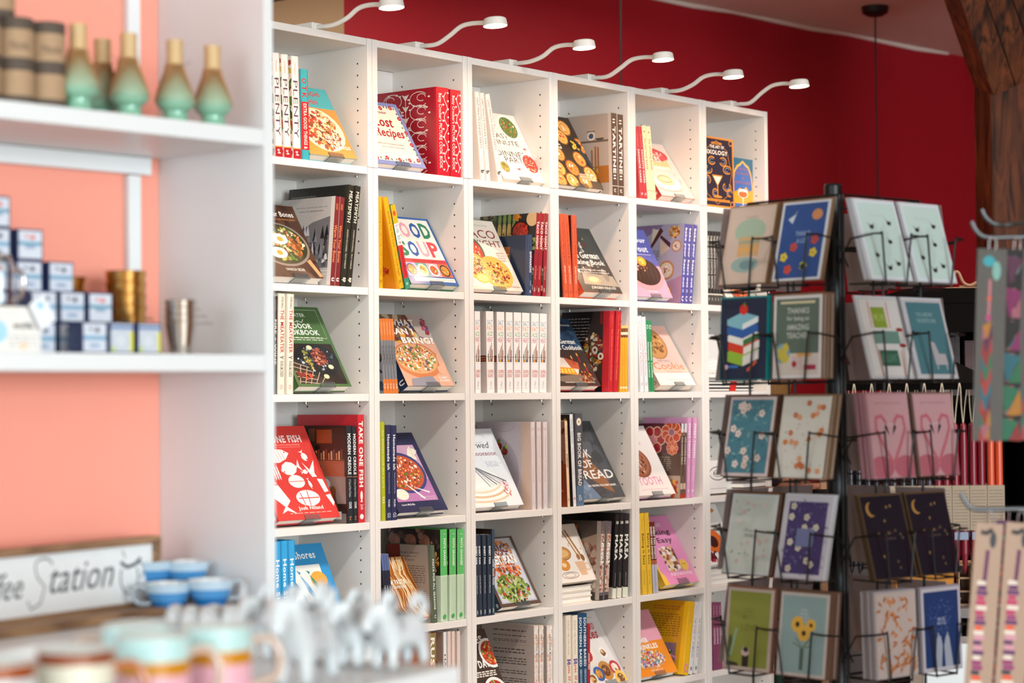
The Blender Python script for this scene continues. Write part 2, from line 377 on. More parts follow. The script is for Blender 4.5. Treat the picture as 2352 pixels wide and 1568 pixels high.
def f_mix(k):
    g = '#d9913f'; k.r(0, 0, 1, 1, g); k.r(.04, .025, .96, .975, '#30303f'); k.ring(.5, .5, .43, .455, .0018, g, n=8)
    for x, y in ((.08, .06), (.92, .06), (.08, .94), (.92, .94)): k.ring(x, y, .05, .035, .0035, g, 0, 330, 10)
    k.t('THE ART OF', .3, .84, .72, .885, '#f7f0e2', 2); k.t('MIXOLOGY', .12, .75, .82, .815, '#f7f0e2', 2); k.ring(.5, .915, .16, .012, .003, g, 0, 360, 10)
    for i, (x, y, rx, ry, a) in enumerate(((.35, .66, .1, .055, 40), (.68, .66, .1, .06, 200), (.22, .52, .13, .05, 90), (.8, .55, .12, .055, 10), (.2, .38, .1, .06, 300), (.78, .3, .12, .055, 120), (.42, .2, .07, .06, 30), (.85, .22, .08, .05, 0))):
        k.ring(x, y, rx, ry, .0042, g, a, a+300, 12); k.ring(x, y, rx*.55, ry*.5, .0022, '#8a9db5', a, a+280, 9)
    k.p([(.34, .46), (.66, .46), (.5, .3)], g); k.p([(.38, .44), (.62, .44), (.5, .32)], '#f8ecd2'); k.r(.485, .16, .515, .32, g); k.e(.5, .15, .13, .018, g)
    k.r(.1, .08, .85, .115, g); k.t('CLASSIC COCKTAILS AND CURIOUS CONCOCTIONS', .14, .088, .8, .107, '#3a2d22')
dsg('mixology', '#d9913f', None, f_mix)
def f_sher(k):
    k.r(0, 0, 1, 1, '#2f6b86'); k.p([(0, .5), (.05, .74), (.2, .86), (.35, .9), (.5, .96), (.65, .9), (.8, .86), (.93, .72), (1, .5), (1, .3), (0, .3)], '#eeb446')
    k.p([(.04, .5), (.1, .72), (.24, .82), (.38, .86), (.5, .92), (.62, .86), (.76, .82), (.88, .7), (.95, .5), (.96, .3), (.04, .3)], '#3f6cb5')
    k.p([(0, .14), (0, .33), (.2, .38), (.35, .44), (.5, .4), (.66, .47), (.8, .38), (1, .42), (1, .14)], '#efa62f'); k.r(0, 0, 1, .14, '#3f6cb5')
    for i, (tx, a, b) in enumerate((('COCKTAILS', .22, .76), ('FOR THE HOME', .16, .82), ('to', .44, .56), ('EXPLORE', .12, .86))): k.t(tx, a, .77-i*.085, b, .82-i*.085, '#b0624c', 1)
    k.e(.5, .33, .25, .085, '#e9e4f0'); k.e(.5, .32, .21, .065, '#e2702f'); k.r(.48, .1, .52, .26, '#dfe6ef'); k.e(.5, .07, .17, .028, '#dfe6ef'); k.ring(.5, .39, .22, .02, .002, '#ffffff')
dsg('sherlock', '#2f6b86', None, f_sher)
def f_bones(k):
    k.r(0, 0, 1, 1, '#4a2e20'); k.br(0, 0, 1, 1, 40, ['#5a3a28', '#3c2418'], .02); k.t('Warm Your Bones', .03, .84, .93, .91, '#f4ede4', 1); k.t('RECIPES FOR COZY DAYS AND WINTER NIGHTS', .12, .79, .93, .81, '#e08a4a')
    k.e(.42, .45, .55, .3, '#8d8076', n=30); k.e(.42, .455, .51, .275, '#3b3a22', n=30); k.bl(.42, .46, .46, .24, 120, GRN+['#a8572a', '#d98c4a', '#6a3a1e', '#e8d9b0'], .009)
    for x, y in ((.3, .33), (.42, .52), (.18, .6)): k.e(x, y, .17, .075, '#f4efe6'); k.e(x+.02, y, .06, .035, '#ef9a24')
    k.bl(.7, .45, .12, .15, 16, ['#c4763a', '#8a4a22'], .012); k.p([(.8, .23), (.88, .26), (1, .03), (.93, .02)], '#d79a6a'); k.t('VANESSA SEDER', .3, .09, .68, .125, '#f4ede4')
def b_bones(k):
    k.r(0, 0, .93, 1, '#c4beba'); k.t('Slow down, nourish your spirit, and', .28, .88, .86, .9, '#3b3635'); k.t('embrace the seasonal moment.', .34, .84, .8, .86, '#3b3635')
    k.p([(.2, .4), (.35, .62), (.6, .72), (.93, .78), (.93, .2), (.2, .2)], '#77767a'); R = random.Random(5)
    for i in range(70):
        x = R.uniform(.25, .9); y = R.uniform(.22, .58); h = R.uniform(.05, .2); k.p([(x-.035, y), (x, y+h), (x+.035, y)], R.choice(('#2c2c33', '#47474f', '#8d8c92', '#d9d7d8', '#1f1f25')))
    k.br(.1, .2, .9, .34, 40, ['#e9e7e6', '#55545b', '#a7a5a9'], .008); k.r(.45, .12, .93, .13, '#e8e4e2'); k.r(.45, .16, .93, .17, '#e8e4e2')
dsg('bones', '#e6ddd5', S(('Warm Your Bones', .26, .68, '#e28a55', .2, .8, 1), ('SEDER', .85, .92, '#e28a55', .3, .7), ('u', .05, .09, '#f2e3da', .25, .8, 2), band=((0, 1, '#7a2c2c'),)), f_bones, b_bones)
def b_meat(k): k.r(0, 0, .95, 1, '#23241f'); k.t('Know your butcher, know the cut', .05, .9, .46, .92, '#b8b4a4'); k.t('FROM THE TEAM BEHIND THE BUTCHER', .05, .86, .9, .875, '#8f8c80')
dsg('meat', '#2f3027', S(('MEATSMITH', .63, .94, '#ece5cf', .2, .8, 1), ('ANDREW MCCONNELL  TROY WHEELER', .17, .56, '#cfc8b2', .35, .62), ('ap', .04, .085, '#ece5cf', .15, .85, 3)), None, b_meat)
def b_vegan(k):
    k.r(0, 0, .95, 1, '#e0930f'); k.bl(.62, .2, .22, .07, 14, ['#a02c1c', '#7e1c14', '#c2542c'], .012); k.p([(.25, .02), (.6, .02), (.66, .14), (.2, .14)], '#b8402c')
    for i in range(4): k.p([(.3+i*.09, .02), (.33+i*.09, .02), (.34+i*.09, .14), (.3+i*.09, .14)], '#f2e2cc')
dsg('vegan', '#f2ab22', S(('Anything You Can Cook, I Can Cook Vegan', .14, .85, '#4d3b14', .28, .75), ('IL', .05, .09, '#4d3b14', .3, .7)), None, b_vegan)
def s_soup(k):
    k.r(0, .78, 1, 1, '#f2ab22'); k.r(0, .52, 1, .78, '#f6ece1'); k.r(0, .13, 1, .52, '#c8353a'); k.r(0, 0, 1, .13, '#3f8f6f'); k.e(.5, .9, .3, .03, '#e2532f')
    for i, (ch, c) in enumerate(zip('GOOD SOUP', ('#d5404a', '#e7a9b3', '#2f63a8', '#2f8a62', '', '#2f8a62', '#2f63a8', '#e7a9b3', '#d5404a'))):
        if ch != ' ': k.ts(ch, .745-i*.026, .767-i*.026, c, .25, .8, 2)
    k.ts('GHAYOUR & JAMES LEVIN', .16, .48, '#8e2329', .35, .68, 1); k.ts('B', .045, .075, '#cfe6da', .3, .7)
def f_soup(k):
    k.r(0, 0, 1, 1, '#2f5ea0'); k.r(.04, .32, .96, .97, '#f3e7da'); cs = ('#d5404a', '#e9a3b0', '#2456a0', '#1f7d58')
    for i, (ch, c) in enumerate(zip('GOOD', cs)): k.t(ch, .08+i*.215, .69, .27+i*.215, .92, c, 3)
    for i, (ch, c) in enumerate(zip('SOUP', ('#1f7d58', '#2456a0', '#e9a3b0', '#d5404a'))): k.t(ch, .08+i*.215, .41, .27+i*.215, .64, c, 3)
    k.r(.04, .315, .96, .375, '#c8353a'); k.t('CHRIS ROSENTHAL & SAMUEL LEVIN', .09, .33, .92, .36, '#8e1f27', 1)
    for i, (c, d) in enumerate((('#b0a4dc', '#e0802c'), ('#5f9f8c', '#eebb5a'), ('#f1a9b0', '#d35a2a'), ('#e0663a', '#e08c2c'))):
        k.r(.04+i*.23, .12, .27+i*.23, .315, c); k.ci(.155+i*.23, .215, .1, ('#27356b', '#f4efe6', '#e9eef6', '#23222a')[i], 16); k.ci(.155+i*.23, .215, .078, d, 14); k.bl(.155+i*.23, .215, .05, .035, 8, GRN+['#f7ead0', '#c0392b'], .004)
    k.r(.12, .045, .96, .1, '#f6ece1'); k.t('52 COLORFUL RECIPES FOR YEAR-ROUND COMFORT', .14, .06, .94, .085, '#d5604a')
dsg('soup', '#2c7a5c', s_soup, f_soup, None)
def f_taco(k):
    k.r(0, 0, 1, 1, '#d8d1c4'); k.t('WILLIAMS SONOMA', .3, .91, .85, .935, '#9a938a'); k.t('TACO', .28, .74, .93, .86, '#7d1f24', 0); k.t('NIGHT', .42, .62, .97, .71, '#7d1f24', 0)
    k.e(.36, .36, .62, .34, '#eee6d8', n=30); plate(k, .34, .55, .22, 40, ['#c8402c', '#e2704a', '#f3e9d6', '#5b7a2c'], '#5d6a5e', .005)
    for x, y, r in ((.62, .25, .3), (.25, .33, .25)): k.e(x, y, r, r*.78, '#e9b659', n=22); k.bl(x, y, r*.78, r*.55, 60, RED+['#f0e2c6', '#7d4a6a', '#5b7a2c', '#6b3c1a'], .007)
    k.e(.3, .16, .13, .07, '#e9c04a'); k.e(.3, .16, .1, .05, '#f6dd84')
    for i, tx in enumerate(('SIMPLY', 'DELICIOUS', 'RECIPES FOR', 'THE FAMILY')): k.t(tx, .78, .52-i*.035, .93, .54-i*.035, '#b0604a')
    k.t('KATE MCMILLAN', .7, .045, .95, .065, '#b0604a')
def b_taco(k):
    k.r(0, 0, 1, 1, '#3a3430'); k.br(0, .5, .3, 1, 40, ['#6a6a40', '#8a7a4a', '#4a4630'], .012)
    for i in range(4): x = .36+i*.085; k.e(x, .78, .035, .14, '#c9ab62'); k.e(x, .95, .03, .07, '#7f9a4c'); k.bl(x, .72, .03, .1, 8, ['#8a3b1c', '#e6cf8a'], .006)
    plate(k, .73, .78, .16, 40, ['#b3301f', '#c9482c', '#8e2216'], '#1e1a1a', .009); k.bl(.66, .96, .07, .04, 14, ['#d87a1f', '#e8a03a'], .007); k.e(.93, .93, .1, .09, '#dcb98a'); k.br(.86, .55, 1, .7, 22, GRN, .008); k.r(0, 0, 1, .5, '#7c1f2a')
    k.br(.7, 0, 1, .35, 30, ['#8d8a6a', '#4a5a34', '#d0c8b0'], .01)
dsg('taco', '#9c2a33', S(('TACO NIGHT', .56, .9, '#fbe9e2', .2, .78, 2), ('KATE MCMILLAN', .2, .36, '#e0b0a8', .35, .62), ('weldon', .05, .1, '#fbe9e2', .3, .7)), f_taco, b_taco, soft=True)
def b_emp(k): k.r(0, 0, .93, 1, '#26344f'); k.r(.25, .45, .62, .82, '#a5602f'); k.bl(.44, .63, .16, .15, 40, TOAST+['#3a2a18', '#5b7a2c'], .01); k.r(.45, .1, .62, .42, '#6a1f5c'); k.r(.7, .03, .85, .12, '#e6e1d6')
dsg('empan', '#3b4c6e', S(('EMPANADAS', .38, .72, '#eef2f7', .22, .8, 2), ('PEREZ', .16, .25, '#a9b6cc', .35, .65), ('SK', .04, .09, '#eef2f7', .3, .7)), None, b_emp)
def f_german(k):
    k.r(0, 0, 1, 1, '#3d352f'); k.r(0, .5, 1, 1, '#3a3d3a'); R = random.Random(2)
    for i in range(110): k._blob(R.gauss(.32, .16)+.1*R.random(), R.uniform(.25, .95)*1, .01*R.uniform(.4, 1.2), R.choice(('#8b8078', '#c9bfb4', '#6d5a4a', '#5a2a20', '#3a2c24')), R, (0, .2, 1, 1))
    k.p([(.12, .12), (.2, .3), (.96, .26), (1, .1)], '#a59684'); k.e(.42, .19, .17, .055, '#cfa877'); k.e(.42, .2, .12, .04, '#e6c79a'); k.e(.78, .27, .07, .1, '#8f8172')
    k.t('The German', .1, .52, .85, .62, '#f4efe6', 1); k.t('Baking Book', .08, .4, .92, .5, '#f4efe6', 1); k.t('Cakes, Tarts, Breads, and More', .12, .33, .85, .355, '#f4efe6', 1); k.t('from the Black Forest and Beyond', .12, .29, .9, .315, '#f4efe6', 1)
    k.t('JÜRGEN KRAUSS', .25, .045, .88, .1, '#efe6d8', 1)
dsg('german', '#e0613f', S(('The German Baking Book', .4, .9, '#7c2418', .3, .72), ('Jürgen Krauss', .17, .38, '#fbe6da', .32, .7), ('WO', .05, .085, '#7c2418', .3, .7)), f_german, lambda k: k.r(0, 0, .97, 1, '#1c1a1a'))
def f_heart(k):
    k.r(0, 0, 1, 1, '#d5a3ba'); k.r(0, .46, 1, 1, '#5b5fa8'); k.t('bake your', .1, .78, .9, .87, '#f2ecf6', 3); k.t('heart out', .1, .66, .86, .75, '#f2ecf6', 3); k.r(.1, .62, .9, .625, '#f2ecf6')
    k.e(.5, .33, .48, .24, '#e69aa0', n=26); k.e(.52, .37, .42, .2, '#3f2a20', n=24)
    for i in range(6): k.c([(.2+i*.12, .25), (.26+i*.12, .5)], .003, '#5d4030')
    k.e(.55, .52, .12, .07, '#f1a326'); k.e(.55, .52, .07, .04, '#f8c95a'); k.e(.3, .53, .1, .06, '#e98b1f'); k.bl(.4, .45, .25, .08, 20, ['#c9744a', '#e8b0a0', '#a4523a'], .006); k.t('dan langan', .4, .07, .65, .1, '#f6eef4')
def b_heart(k):
    k.r(0, 0, 1, 1, '#a79db0'); k.p([(0, .75), (0, 1), (.6, 1)], '#8f7399'); k.p([(0, 0), (1, 0), (1, .35), (.55, .22)], '#a87f9c')
    k.p([(.36, .96), (.58, .92), (.36, .74)], '#d6c9b6'); k.p([(.58, .92), (.52, .97), (.34, .74), (.36, .7)], '#52261f'); k.p([(.52, .82), (.55, .6), (.73, .7)], '#d6b9a0'); k.p([(.52, .84), (.73, .7), (.74, .76), (.54, .87)], '#52261f')
    k.bl(.8, .9, .1, .08, 40, ['#8f4a1c', '#c8862f', '#e6b35a'], .007); k.bl(.16, .8, .08, .08, 20, ['#3a2420', '#6a3a2c', '#8fa56a'], .008)
    for x, y, r in ((.68, .42, .16), (.68, .14, .13), (.86, .72, .1)): k.ci(x, y, r, '#b87a4a', 16); k.ci(x, y, r*.8, '#cfc0b2', 14); k.bl(x, y, r*.5, r*.4, 9, ['#b5533c', '#8f5a3c', '#e8d9c4'], .005)
    k.ln(.28, .5, .52, .68, 8, '#5c4f66')
dsg('heart', '#5a5bab', S(('bake your heart out', .2, .95, '#f4eef8', .15, .8, 3), ('n', .14, .17, '#f4eef8', .3, .7), ('U', .03, .09, '#f4eef8', .25, .75, 2)), f_heart, b_heart)
def f_manual(k):
    k.r(0, 0, 1, 1, '#a9a49e'); k.t('Cocktail', .05, .8, .6, .9, '#f2efe9', 2); k.t('Manual', .05, .7, .6, .78, '#f2efe9', 2); k.e(.4, .38, .34, .22, '#d9b49a'); k.bl(.4, .38, .3, .18, 50, ['#c8401c', '#e86a24', '#f0a040', '#8a2a14'], .01)
    k.r(0, 0, 1, .16, '#6f675f'); k.ci(.18, .1, .11, '#e2ddd4', 18); k.e(.55, .12, .22, .09, '#c8512c'); k.bl(.55, .12, .2, .07, 16, ['#d96a30', '#8f2c18', '#f0b070'], .008); k.e(.86, .1, .1, .08, '#9fb0a4')
dsg('manual', '#33332f', S(('THE COMPLETE COCKTAIL MANUAL', .22, .94, '#e3ddd0', .25, .8, 2), ('WO', .06, .1, '#e3ddd0', .3, .7), band=((.135, .155, '#dcd6c8'), (0, .13, '#4c4c48'))), f_manual)
dsg('fire', '#2f211f', S(('FIRE + WINE', .3, .76, '#ece2da', .3, .75, 1), ('Mary Cressler', .85, .96, '#a89a94', .35, .7)))
def f_outdoor(k):
    g = '#4a6b3d'; k.r(0, 0, 1, 1, g); k.ring(.5, .78, .43*1.41, .18*1.41, .0009, '#e6ead6', 45, 405, 4); k.t('MEATEATER', .2, .87, .68, .915, '#e9ecdc', 1); k.c([(.38, .84), (.43, .8), (.5, .82), (.57, .8), (.62, .84)], .0025, '#e9ecdc'); k.c([(.5, .82), (.48, .78)], .0025, '#e9ecdc')
    k.t('OUTDOOR', .12, .72, .72, .785, '#eff1e4', 2); k.t('COOKBOOK', .1, .64, .82, .705, '#eff1e4', 2); k.ln(.12, .565, .86, .62, 2, '#d5dac2')
    k.r(.05, .03, .95, .53, '#2a211d'); k.e(.56, .32, .4, .21, '#171a1f', n=28); k.bl(.55, .34, .34, .16, 70, ['#2b3440', '#5a6a80', '#b9c2cc', '#3a2c24', '#20242c'], .006)
    k.bl(.62, .36, .13, .1, 46, ['#7a2c20', '#a4503a', '#5c1f18', '#c9876a'], .01); k.bl(.38, .34, .06, .14, 20, ['#c9b04a', '#8f8a3a', '#6a6a2c'], .007)
    for x, y in ((.5, .48), (.76, .24), (.6, .12)): k.e(x, y, .05, .028, '#ead9ae')
    for i in range(5): k.c([(.05+i*.1, .03), (.2+i*.1, .26-.03*i)], .002, '#c9b39a'); k.c([(.05, .06+i*.06), (.42-.02*i, .03+i*.05)], .002, '#c9b39a')
    k.bl(.2, .15, .12, .1, 10, ['#c8401c', '#7a2414'], .008)
dsg('outdoor', '#4a6b3d', None, f_outdoor)
dsg('meateater', '#eee4cf', S(('THE MEATEATER', .41, .84, '#c23a35', .35, .82, 2), ('STEVEN RINELLA', .85, .97, '#3a3634', .45, .75, 1), ('FISH AND GAME COOKBOOK', .17, .33, '#4b4644', .35, .8, 1), ('m', .05, .09, '#d98a80', .3, .7), ('Y', .345, .385, '#3a3634', .3, .8, 2)))
dsg('keeper', '#8a8c90', S(('The Dinner Keeper', .38, .64, '#3a3c42', .25, .75, 2), ('RECIPES', .78, .95, '#f9c89a', .35, .65), ('PUR', .06, .13, '#fbe3c8', .25, .75, 1), band=((.71, 1, '#ec7a32'), (0, .19, '#ec7a32'))), None, lambda k: k.br(0, 0, 1, 1, 60, ['#3a4450', '#c08a5a', '#6a4a38', '#202830'], .012))
def f_bring(k):
    k.r(0, 0, 1, 1, '#d9a58c'); k.r(0, .62, .75, 1, '#7a5a44'); k.br(0, .6, .9, 1, 60, ['#27407c', '#e0a03a', '#5a3a2a', '#c8b79a', '#8f3b3b'], .016); k.p([(.62, 1), (1, 1), (1, .62), (.72, .7)], '#b9aaa2'); k.bl(.93, .85, .06, .12, 22, ['#8f2c3c', '#b8485a', '#27407c'], .01)
    k.e(.45, .36, .48, .25, '#c97a4c', n=28); k.e(.44, .38, .43, .21, '#e3a477', n=28); k.bl(.44, .39, .39, .18, 150, ['#f0e6d2', '#e38a3a', '#c65a2c', '#7c9a3b', '#4f6a2a', '#efc27a', '#f7efe0', '#7a5a6a'], .008); k.e(.94, .33, .07, .14, '#dfa88c'); k.e(.86, .22, .07, .06, '#dfa88c')
    k.p([(.1, 0), (.15, .1), (.6, .14), (.7, 0)], '#8a8a98')
    for i, (tx, a, b) in enumerate((('WHAT', .18, .72), ('CAN I', .1, .62), ('BRING?', .3, .98))): k.t(tx, a, .84-i*.125, b, .93-i*.125, '#f6f1ea', 3)
    k.t('CASEY', .74, .1, .92, .13, '#f6f1ea', 2); k.t('ELSASS', .74, .06, .94, .09, '#f6f1ea', 2)
dsg('bring', '#1e2f52', S(('WHAT CAN I BRING?', .3, .9, '#d8dde8', .3, .7, 1), ('U', .05, .11, '#f3efe8', .2, .8, 2)), f_bring)
def s_salt(k):
    k.r(0, 0, 1, 1, '#f3efec')
    for i, (tx, c) in enumerate((('SALT', '#5f93a8'), ('FAT', '#e08a45'), ('ACID', '#6f9a58'), ('HEAT', '#c3354a'))): k.t(tx, .14, .835-i*.07, .88, .893-i*.07, c, 0)
    for x, h, c in ((.3, .14, '#8a9098'), (.46, .17, '#a4663c'), (.58, .2, '#8a5030'), (.7, .24, '#b97a52'), (.78, .15, '#6a3a2a'), (.22, .1, '#2f3134')): k.r(x-.035, .38, x+.035, .38+h, c)
    k.e(.4, .395, .12, .018, '#e8a33c'); k.r(0, .44, 1, .444, '#3a3634'); k.e(.62, .4, .1, .02, '#5c6a72'); k.r(0, .36, 1, .362, '#d0cdd4')
    k.t('SAMIN', .14, .24, .88, .285, '#d4543e', 0); k.t('NOSRAT', .14, .19, .88, .235, '#d4543e', 0); k.c([(.5, .14), (.6, .12), (.45, .1), (.6, .08)], .0012, '#3a3634'); k.r(.35, .055, .7, .058, '#8a8684')
def b_salt(k):
    k.r(0, 0, 1, 1, '#cfc5c2'); k.r(0, .36, 1, .362, '#8a8290')
    for x in (.9, .7, .5): k.r(x-.09, .38, x+.09, .46, '#6a2c1c'); k.r(x-.08, .4, x+.08, .41, '#b5724a'); k.r(x-.07, .43, x+.07, .437, '#d9a07a')
dsg('salt', '#f3efec', s_salt, None, b_salt)
def f_xmas(k):
    k.r(0, 0, 1, 1, '#3b2f2a'); k.r(0, .55, 1, 1, '#243a52'); k.br(0, .55, 1, 1, 50, ['#2c4866', '#1c2c40', '#3a5672'], .014); k.t('JURGEN KRAUSS', .4, .88, .95, .91, '#e9e2d8', 1)
    k.t('The German', .3, .62, .88, .69, '#f1eadf', 1); k.t('Christmas Cookbook', .05, .53, .98, .6, '#f1eadf', 1)
    k.p([(.1, .28), (.25, .44), (.55, .38), (.66, .24), (.6, .16), (.2, .18)], '#d9ccbd'); k.p([(.42, .42), (.72, .34), (.68, .24), (.5, .26)], '#b5593a'); k.p([(.2, .18), (.58, .16), (.54, .26), (.22, .28)], '#d98f2f')
    for i in range(4): k.r(.24+i*.08, .19, .28+i*.08, .25, '#f6c955')
    for x, y in ((.62, .36), (.85, .25), (.78, .4), (.16, .45)): k.r(x-.012, y-.05, x+.012, y+.04, '#b5271f'); k.e(x, y+.06, .014, .025, '#f3b04a')
    k.e(.5, .1, .45, .06, '#7a6a5c'); k.bl(.75, .13, .18, .08, 26, ['#a4532c', '#d98a4a', '#6a2c1c'], .008); k.t('Sweet and Savory Recipes for the Holidays', .2, .04, .9, .06, '#f1eadf', 1)
def b_xmas(k):
    k.r(0, 0, .86, 1, '#191615'); k.ln(.1, .62, .58, .93, 8, '#9a948e', .22); k.p([(.66, 1), (.46, .55), (.6, .3), (.86, .1), (.86, 1)], '#3a2f2b'); k.r(.8, .84, .84, 1, '#9c1f26'); k.bl(.66, .5, .18, .24, 60, ['#c9852f', '#b53a1c', '#d9c7a4', '#efe2cc', '#5a4030', '#8f2c22', '#6a7a3a'], .011)
    for x, y in ((.7, .52), (.82, .44), (.6, .3)): k.ci(x, y, .06, '#e9dfce', 12); k.ci(x, y, .028, '#6a2c22', 8)
dsg('xmas', '#cc2b34', S(('The German Christmas Cookbook', .14, .78, '#e98a6a', .35, .65), ('Jürgen Krauss', .82, .95, '#e07a66', .4, .62)), f_xmas, b_xmas)
dsg('thinyellow', '#f0a928', S(('Christmas Baking', .4, .75, '#b5761a', .35, .68), band=((.82, .86, '#6a3a1c'), (.86, .9, '#f4e6c4'), (.9, .96, '#7a4a24'), (.96, 1, '#e9c27a'), (.05, .08, '#fbe6b0'))), soft=True)
dsg('perfect', '#eeeaec', S(('Cookie Perfection', .22, .76, '#c9898c', .3, .72), ("AMERICA'S TEST KITCHEN", .78, .94, '#9a959a', .4, .65), ('ap', .08, .12, '#8f8a90', .3, .7)))
dsg('xcookie', '#2f8f58', S(('Christmas Cookies', .2, .7, '#eef3e6', .25, .75, 2), ('O', .88, .94, '#eef3e6', .15, .85, 1)), soft=True)
def f_cookie(k):
    k.r(0, 0, 1, 1, '#f0bfb2'); k.r(0, 0, 1, .2, '#efe4dc'); k.e(.4, .7, .36, .27, '#b5743a', n=20); k.e(.4, .7, .33, .25, '#cf9150', n=20); k.bl(.4, .7, .27, .2, 26, ['#8f5426', '#a9682f', '#e0aa66', '#5c3318'], .012); k.c([(.2, .9), (.45, .82), (.7, .84)], .0015, '#6a3c1c')
    k.t("Martha Stewart's", .28, .39, .62, .43, '#8f8a84'); k.t('Cookie', .1, .26, .93, .38, '#d6762c', 0); k.t('Perfection', .4, .21, .8, .25, '#d99a7a'); k.t('100+ Recipes to Take Your Sweet Treats to the Next Level', .3, .08, .95, .1, '#b9948a')
dsg('cookie', '#d9b3a4', S(('O', .05, .1, '#6a4a44', .25, .75, 2),), f_cookie)
def fish(k, x, y, L, H, ang, c='#f7efe8', rows=0):
    ca, sa = cos(radians(ang)), sin(radians(ang)); asp = k.w/k.h
    def T(u, v): X = u*L; Y = v*H; return (x+X*ca-Y*sa/asp*0-Y*sa, y+(X*sa+Y*ca)*asp)
    k.p([T(-1, 0), T(-.6, .7), (T(0, 1)), T(.6, .7), T(1, 0), T(.6, -.7), T(0, -1), T(-.6, -.7)], c)
    k.p([T(-.95, 0), T(-1.45, .9), T(-1.3, 0), T(-1.45, -.9)], c); k.ci(*T(.7, .25), .012, '#d23832', 6)
    for i in range(rows): k.c([T(-.6+i*.22, .85), T(-.6+i*.22, -.85)], .0012, '#d23832')
def f_fish(k):
    k.r(0, 0, 1, 1, '#d8403a'); k.t('TAKE ONE FISH', .04, .82, .86, .9, '#f8ece4', 3); k.t('The New School of Scale-to-Tail Cooking and Eating', .1, .785, .8, .805, '#f3b8a8'); k.r(.1, .77, .8, .772, '#f3b8a8')
    fish(k, .35, .68, .22, .09, 8, rows=6); fish(k, .8, .66, .06, .05, -70); fish(k, .48, .54, .14, .09, -170); fish(k, .72, .5, .05, .03, 10)
    for i in range(3): k.e(.22+i*.035, .5, .012, .08, '#f7efe8', n=8)
    k.p([(.72, .6), (.8, .52), (.92, .62), (.86, .48), (.88, .44), (.8, .44)], '#f7efe8'); k.p([(.86, .42), (.95, .41), (.97, .28), (.9, .27)], '#f7efe8'); k.p([(.9, .24), (.98, .25), (1, .16), (.96, .12)], '#f7efe8')
    k.p([(.02, .55), (.14, .45), (.2, .38), (.02, .38)], '#f0c8bc'); k.p([(.02, .37), (.2, .37), (.3, .2), (.2, .13), (.06, .24)], '#f7efe8'); k.p([(.2, .15), (.34, .06), (.2, .1), (.1, .07)], '#f7efe8')
    k.e(.52, .4, .13, .07, '#f7efe8', n=14); k.c([(.4, .4), (.66, .4)], .002, '#d8403a'); k.e(.6, .22, .19, .085, '#f7efe8', n=18); k.c([(.5, .28), (.52, .15)], .003, '#d8403a'); k.c([(.62, .3), (.6, .14)], .003, '#d8403a'); k.c([(.45, .22), (.78, .22)], .003, '#d8403a'); fish(k, .72, .36, .06, .025, -80)
    k.t('Josh Niland', .38, .085, .78, .135, '#f8ece4', 2); k.ln(.22, .055, .9, .075, 1, '#f3b8a8')
def s_fish(k):
    k.r(0, 0, 1, 1, '#cc333a'); k.ts('TAKE ONE FISH', .33, .94, '#f8ece4', .15, .8, 3); k.e(.5, .25, .2, .045, '#f8ece4', n=10); k.p([(.5, .22), (.3, .19), (.7, .19)], '#f8ece4'); k.ts('Josh', .12, .17, '#f8ece4', .2, .8); k.ci(.5, .055, .3, '#f8ece4', 14)
dsg('fish', '#c52a35', s_fish, f_fish, None)
def b_creole(k):
    k.r(0, 0, 1, 1, '#2a1d17'); k.r(.32, .5, .97, .98, '#3a241b'); k.r(.42, .82, .72, .96, '#8f431f'); k.r(.26, .84, .38, .97, '#5c4030'); k.r(.3, .64, .95, .66, '#6a4030'); k.r(.3, .48, .95, .64, '#a4573c')
    for i in range(12): x = .34+i*.05; k.r(x, .65, x+.03, .72+.02*(i % 3), ('#b9764a', '#d9a27a', '#7a3c28')[i % 3])
    k.r(.3, .2, .97, .48, '#8f7a70'); k.e(.55, .4, .12, .06, '#c9c4c0'); k.e(.72, .32, .06, .06, '#7a4428'); k.p([(.62, .22), (.76, .3), (.84, .1), (.74, .06)], '#6a3820'); k.r(.3, .0, .97, .1, '#7d726c'); k.br(.05, .1, .5, .8, 40, ['#3a2a22', '#5c3826', '#1c1512'], .014); k.r(.72, .04, .88, .12, '#d9d4ce')
dsg('creole', '#2c3236', S(('MODERN CREOLE', .5, .92, '#f2f0ec', .2, .8, 2), ('A Taste of New Orleans', .27, .45, '#c8c8c6', .3, .7), ('COOK', .15, .22, '#f2f0ec', .25, .75, 2), ('bc', .03, .07, '#d98a5a', .3, .7), band=((.475, .48, '#c98a5a'),)), None, b_creole)
dsg('lime', '#b5b82f', S(('Ina Garten cook like a pro', .33, .91, '#eef0b8', .35, .75), ('III', .18, .24, '#eef0b8', .3, .8, 1)))
def f_ish(k):
    k.r(0, 0, 1, 1, '#262a4f'); k.t('Homemade-ish', .04, .86, .5, .92, '#e8e6f0', 0, .3); k.r(.08, .13, .9, .84, '#c9a0bb'); k.r(.08, .13, .9, .4, '#b87aaf'); k.bl(.75, .7, .13, .1, 12, ['#e6dcc6', '#f3ead8'], .014)
    k.e(.45, .49, .44, .26, '#3a3f78', n=30); k.e(.45, .49, .39, .225, '#c9552c', n=28); k.bl(.45, .49, .35, .2, 130, RED+['#f0e6cc', '#5b7a2c', '#e8b04a', '#fbf3e0', '#7a2c14'], .007); k.ci(.27, .56, .085, '#f3efe6', 12)
    k.e(.22, .22, .13, .07, '#efe6d2'); k.p([(.38, .34), (.41, .34), (.66, .16), (.62, .15)], '#e9e6ea'); k.p([(.52, .3), (.55, .3), (.8, .24), (.78, .22)], '#e9e6ea'); k.t('Recipes and Cooking Tips', .56, .165, .86, .185, '#f7eef5'); k.t('That Keep It Real', .64, .14, .86, .158, '#f7eef5'); k.t('Lauren McDuffie', .12, .08, .38, .105, '#e8e6f0', 1)
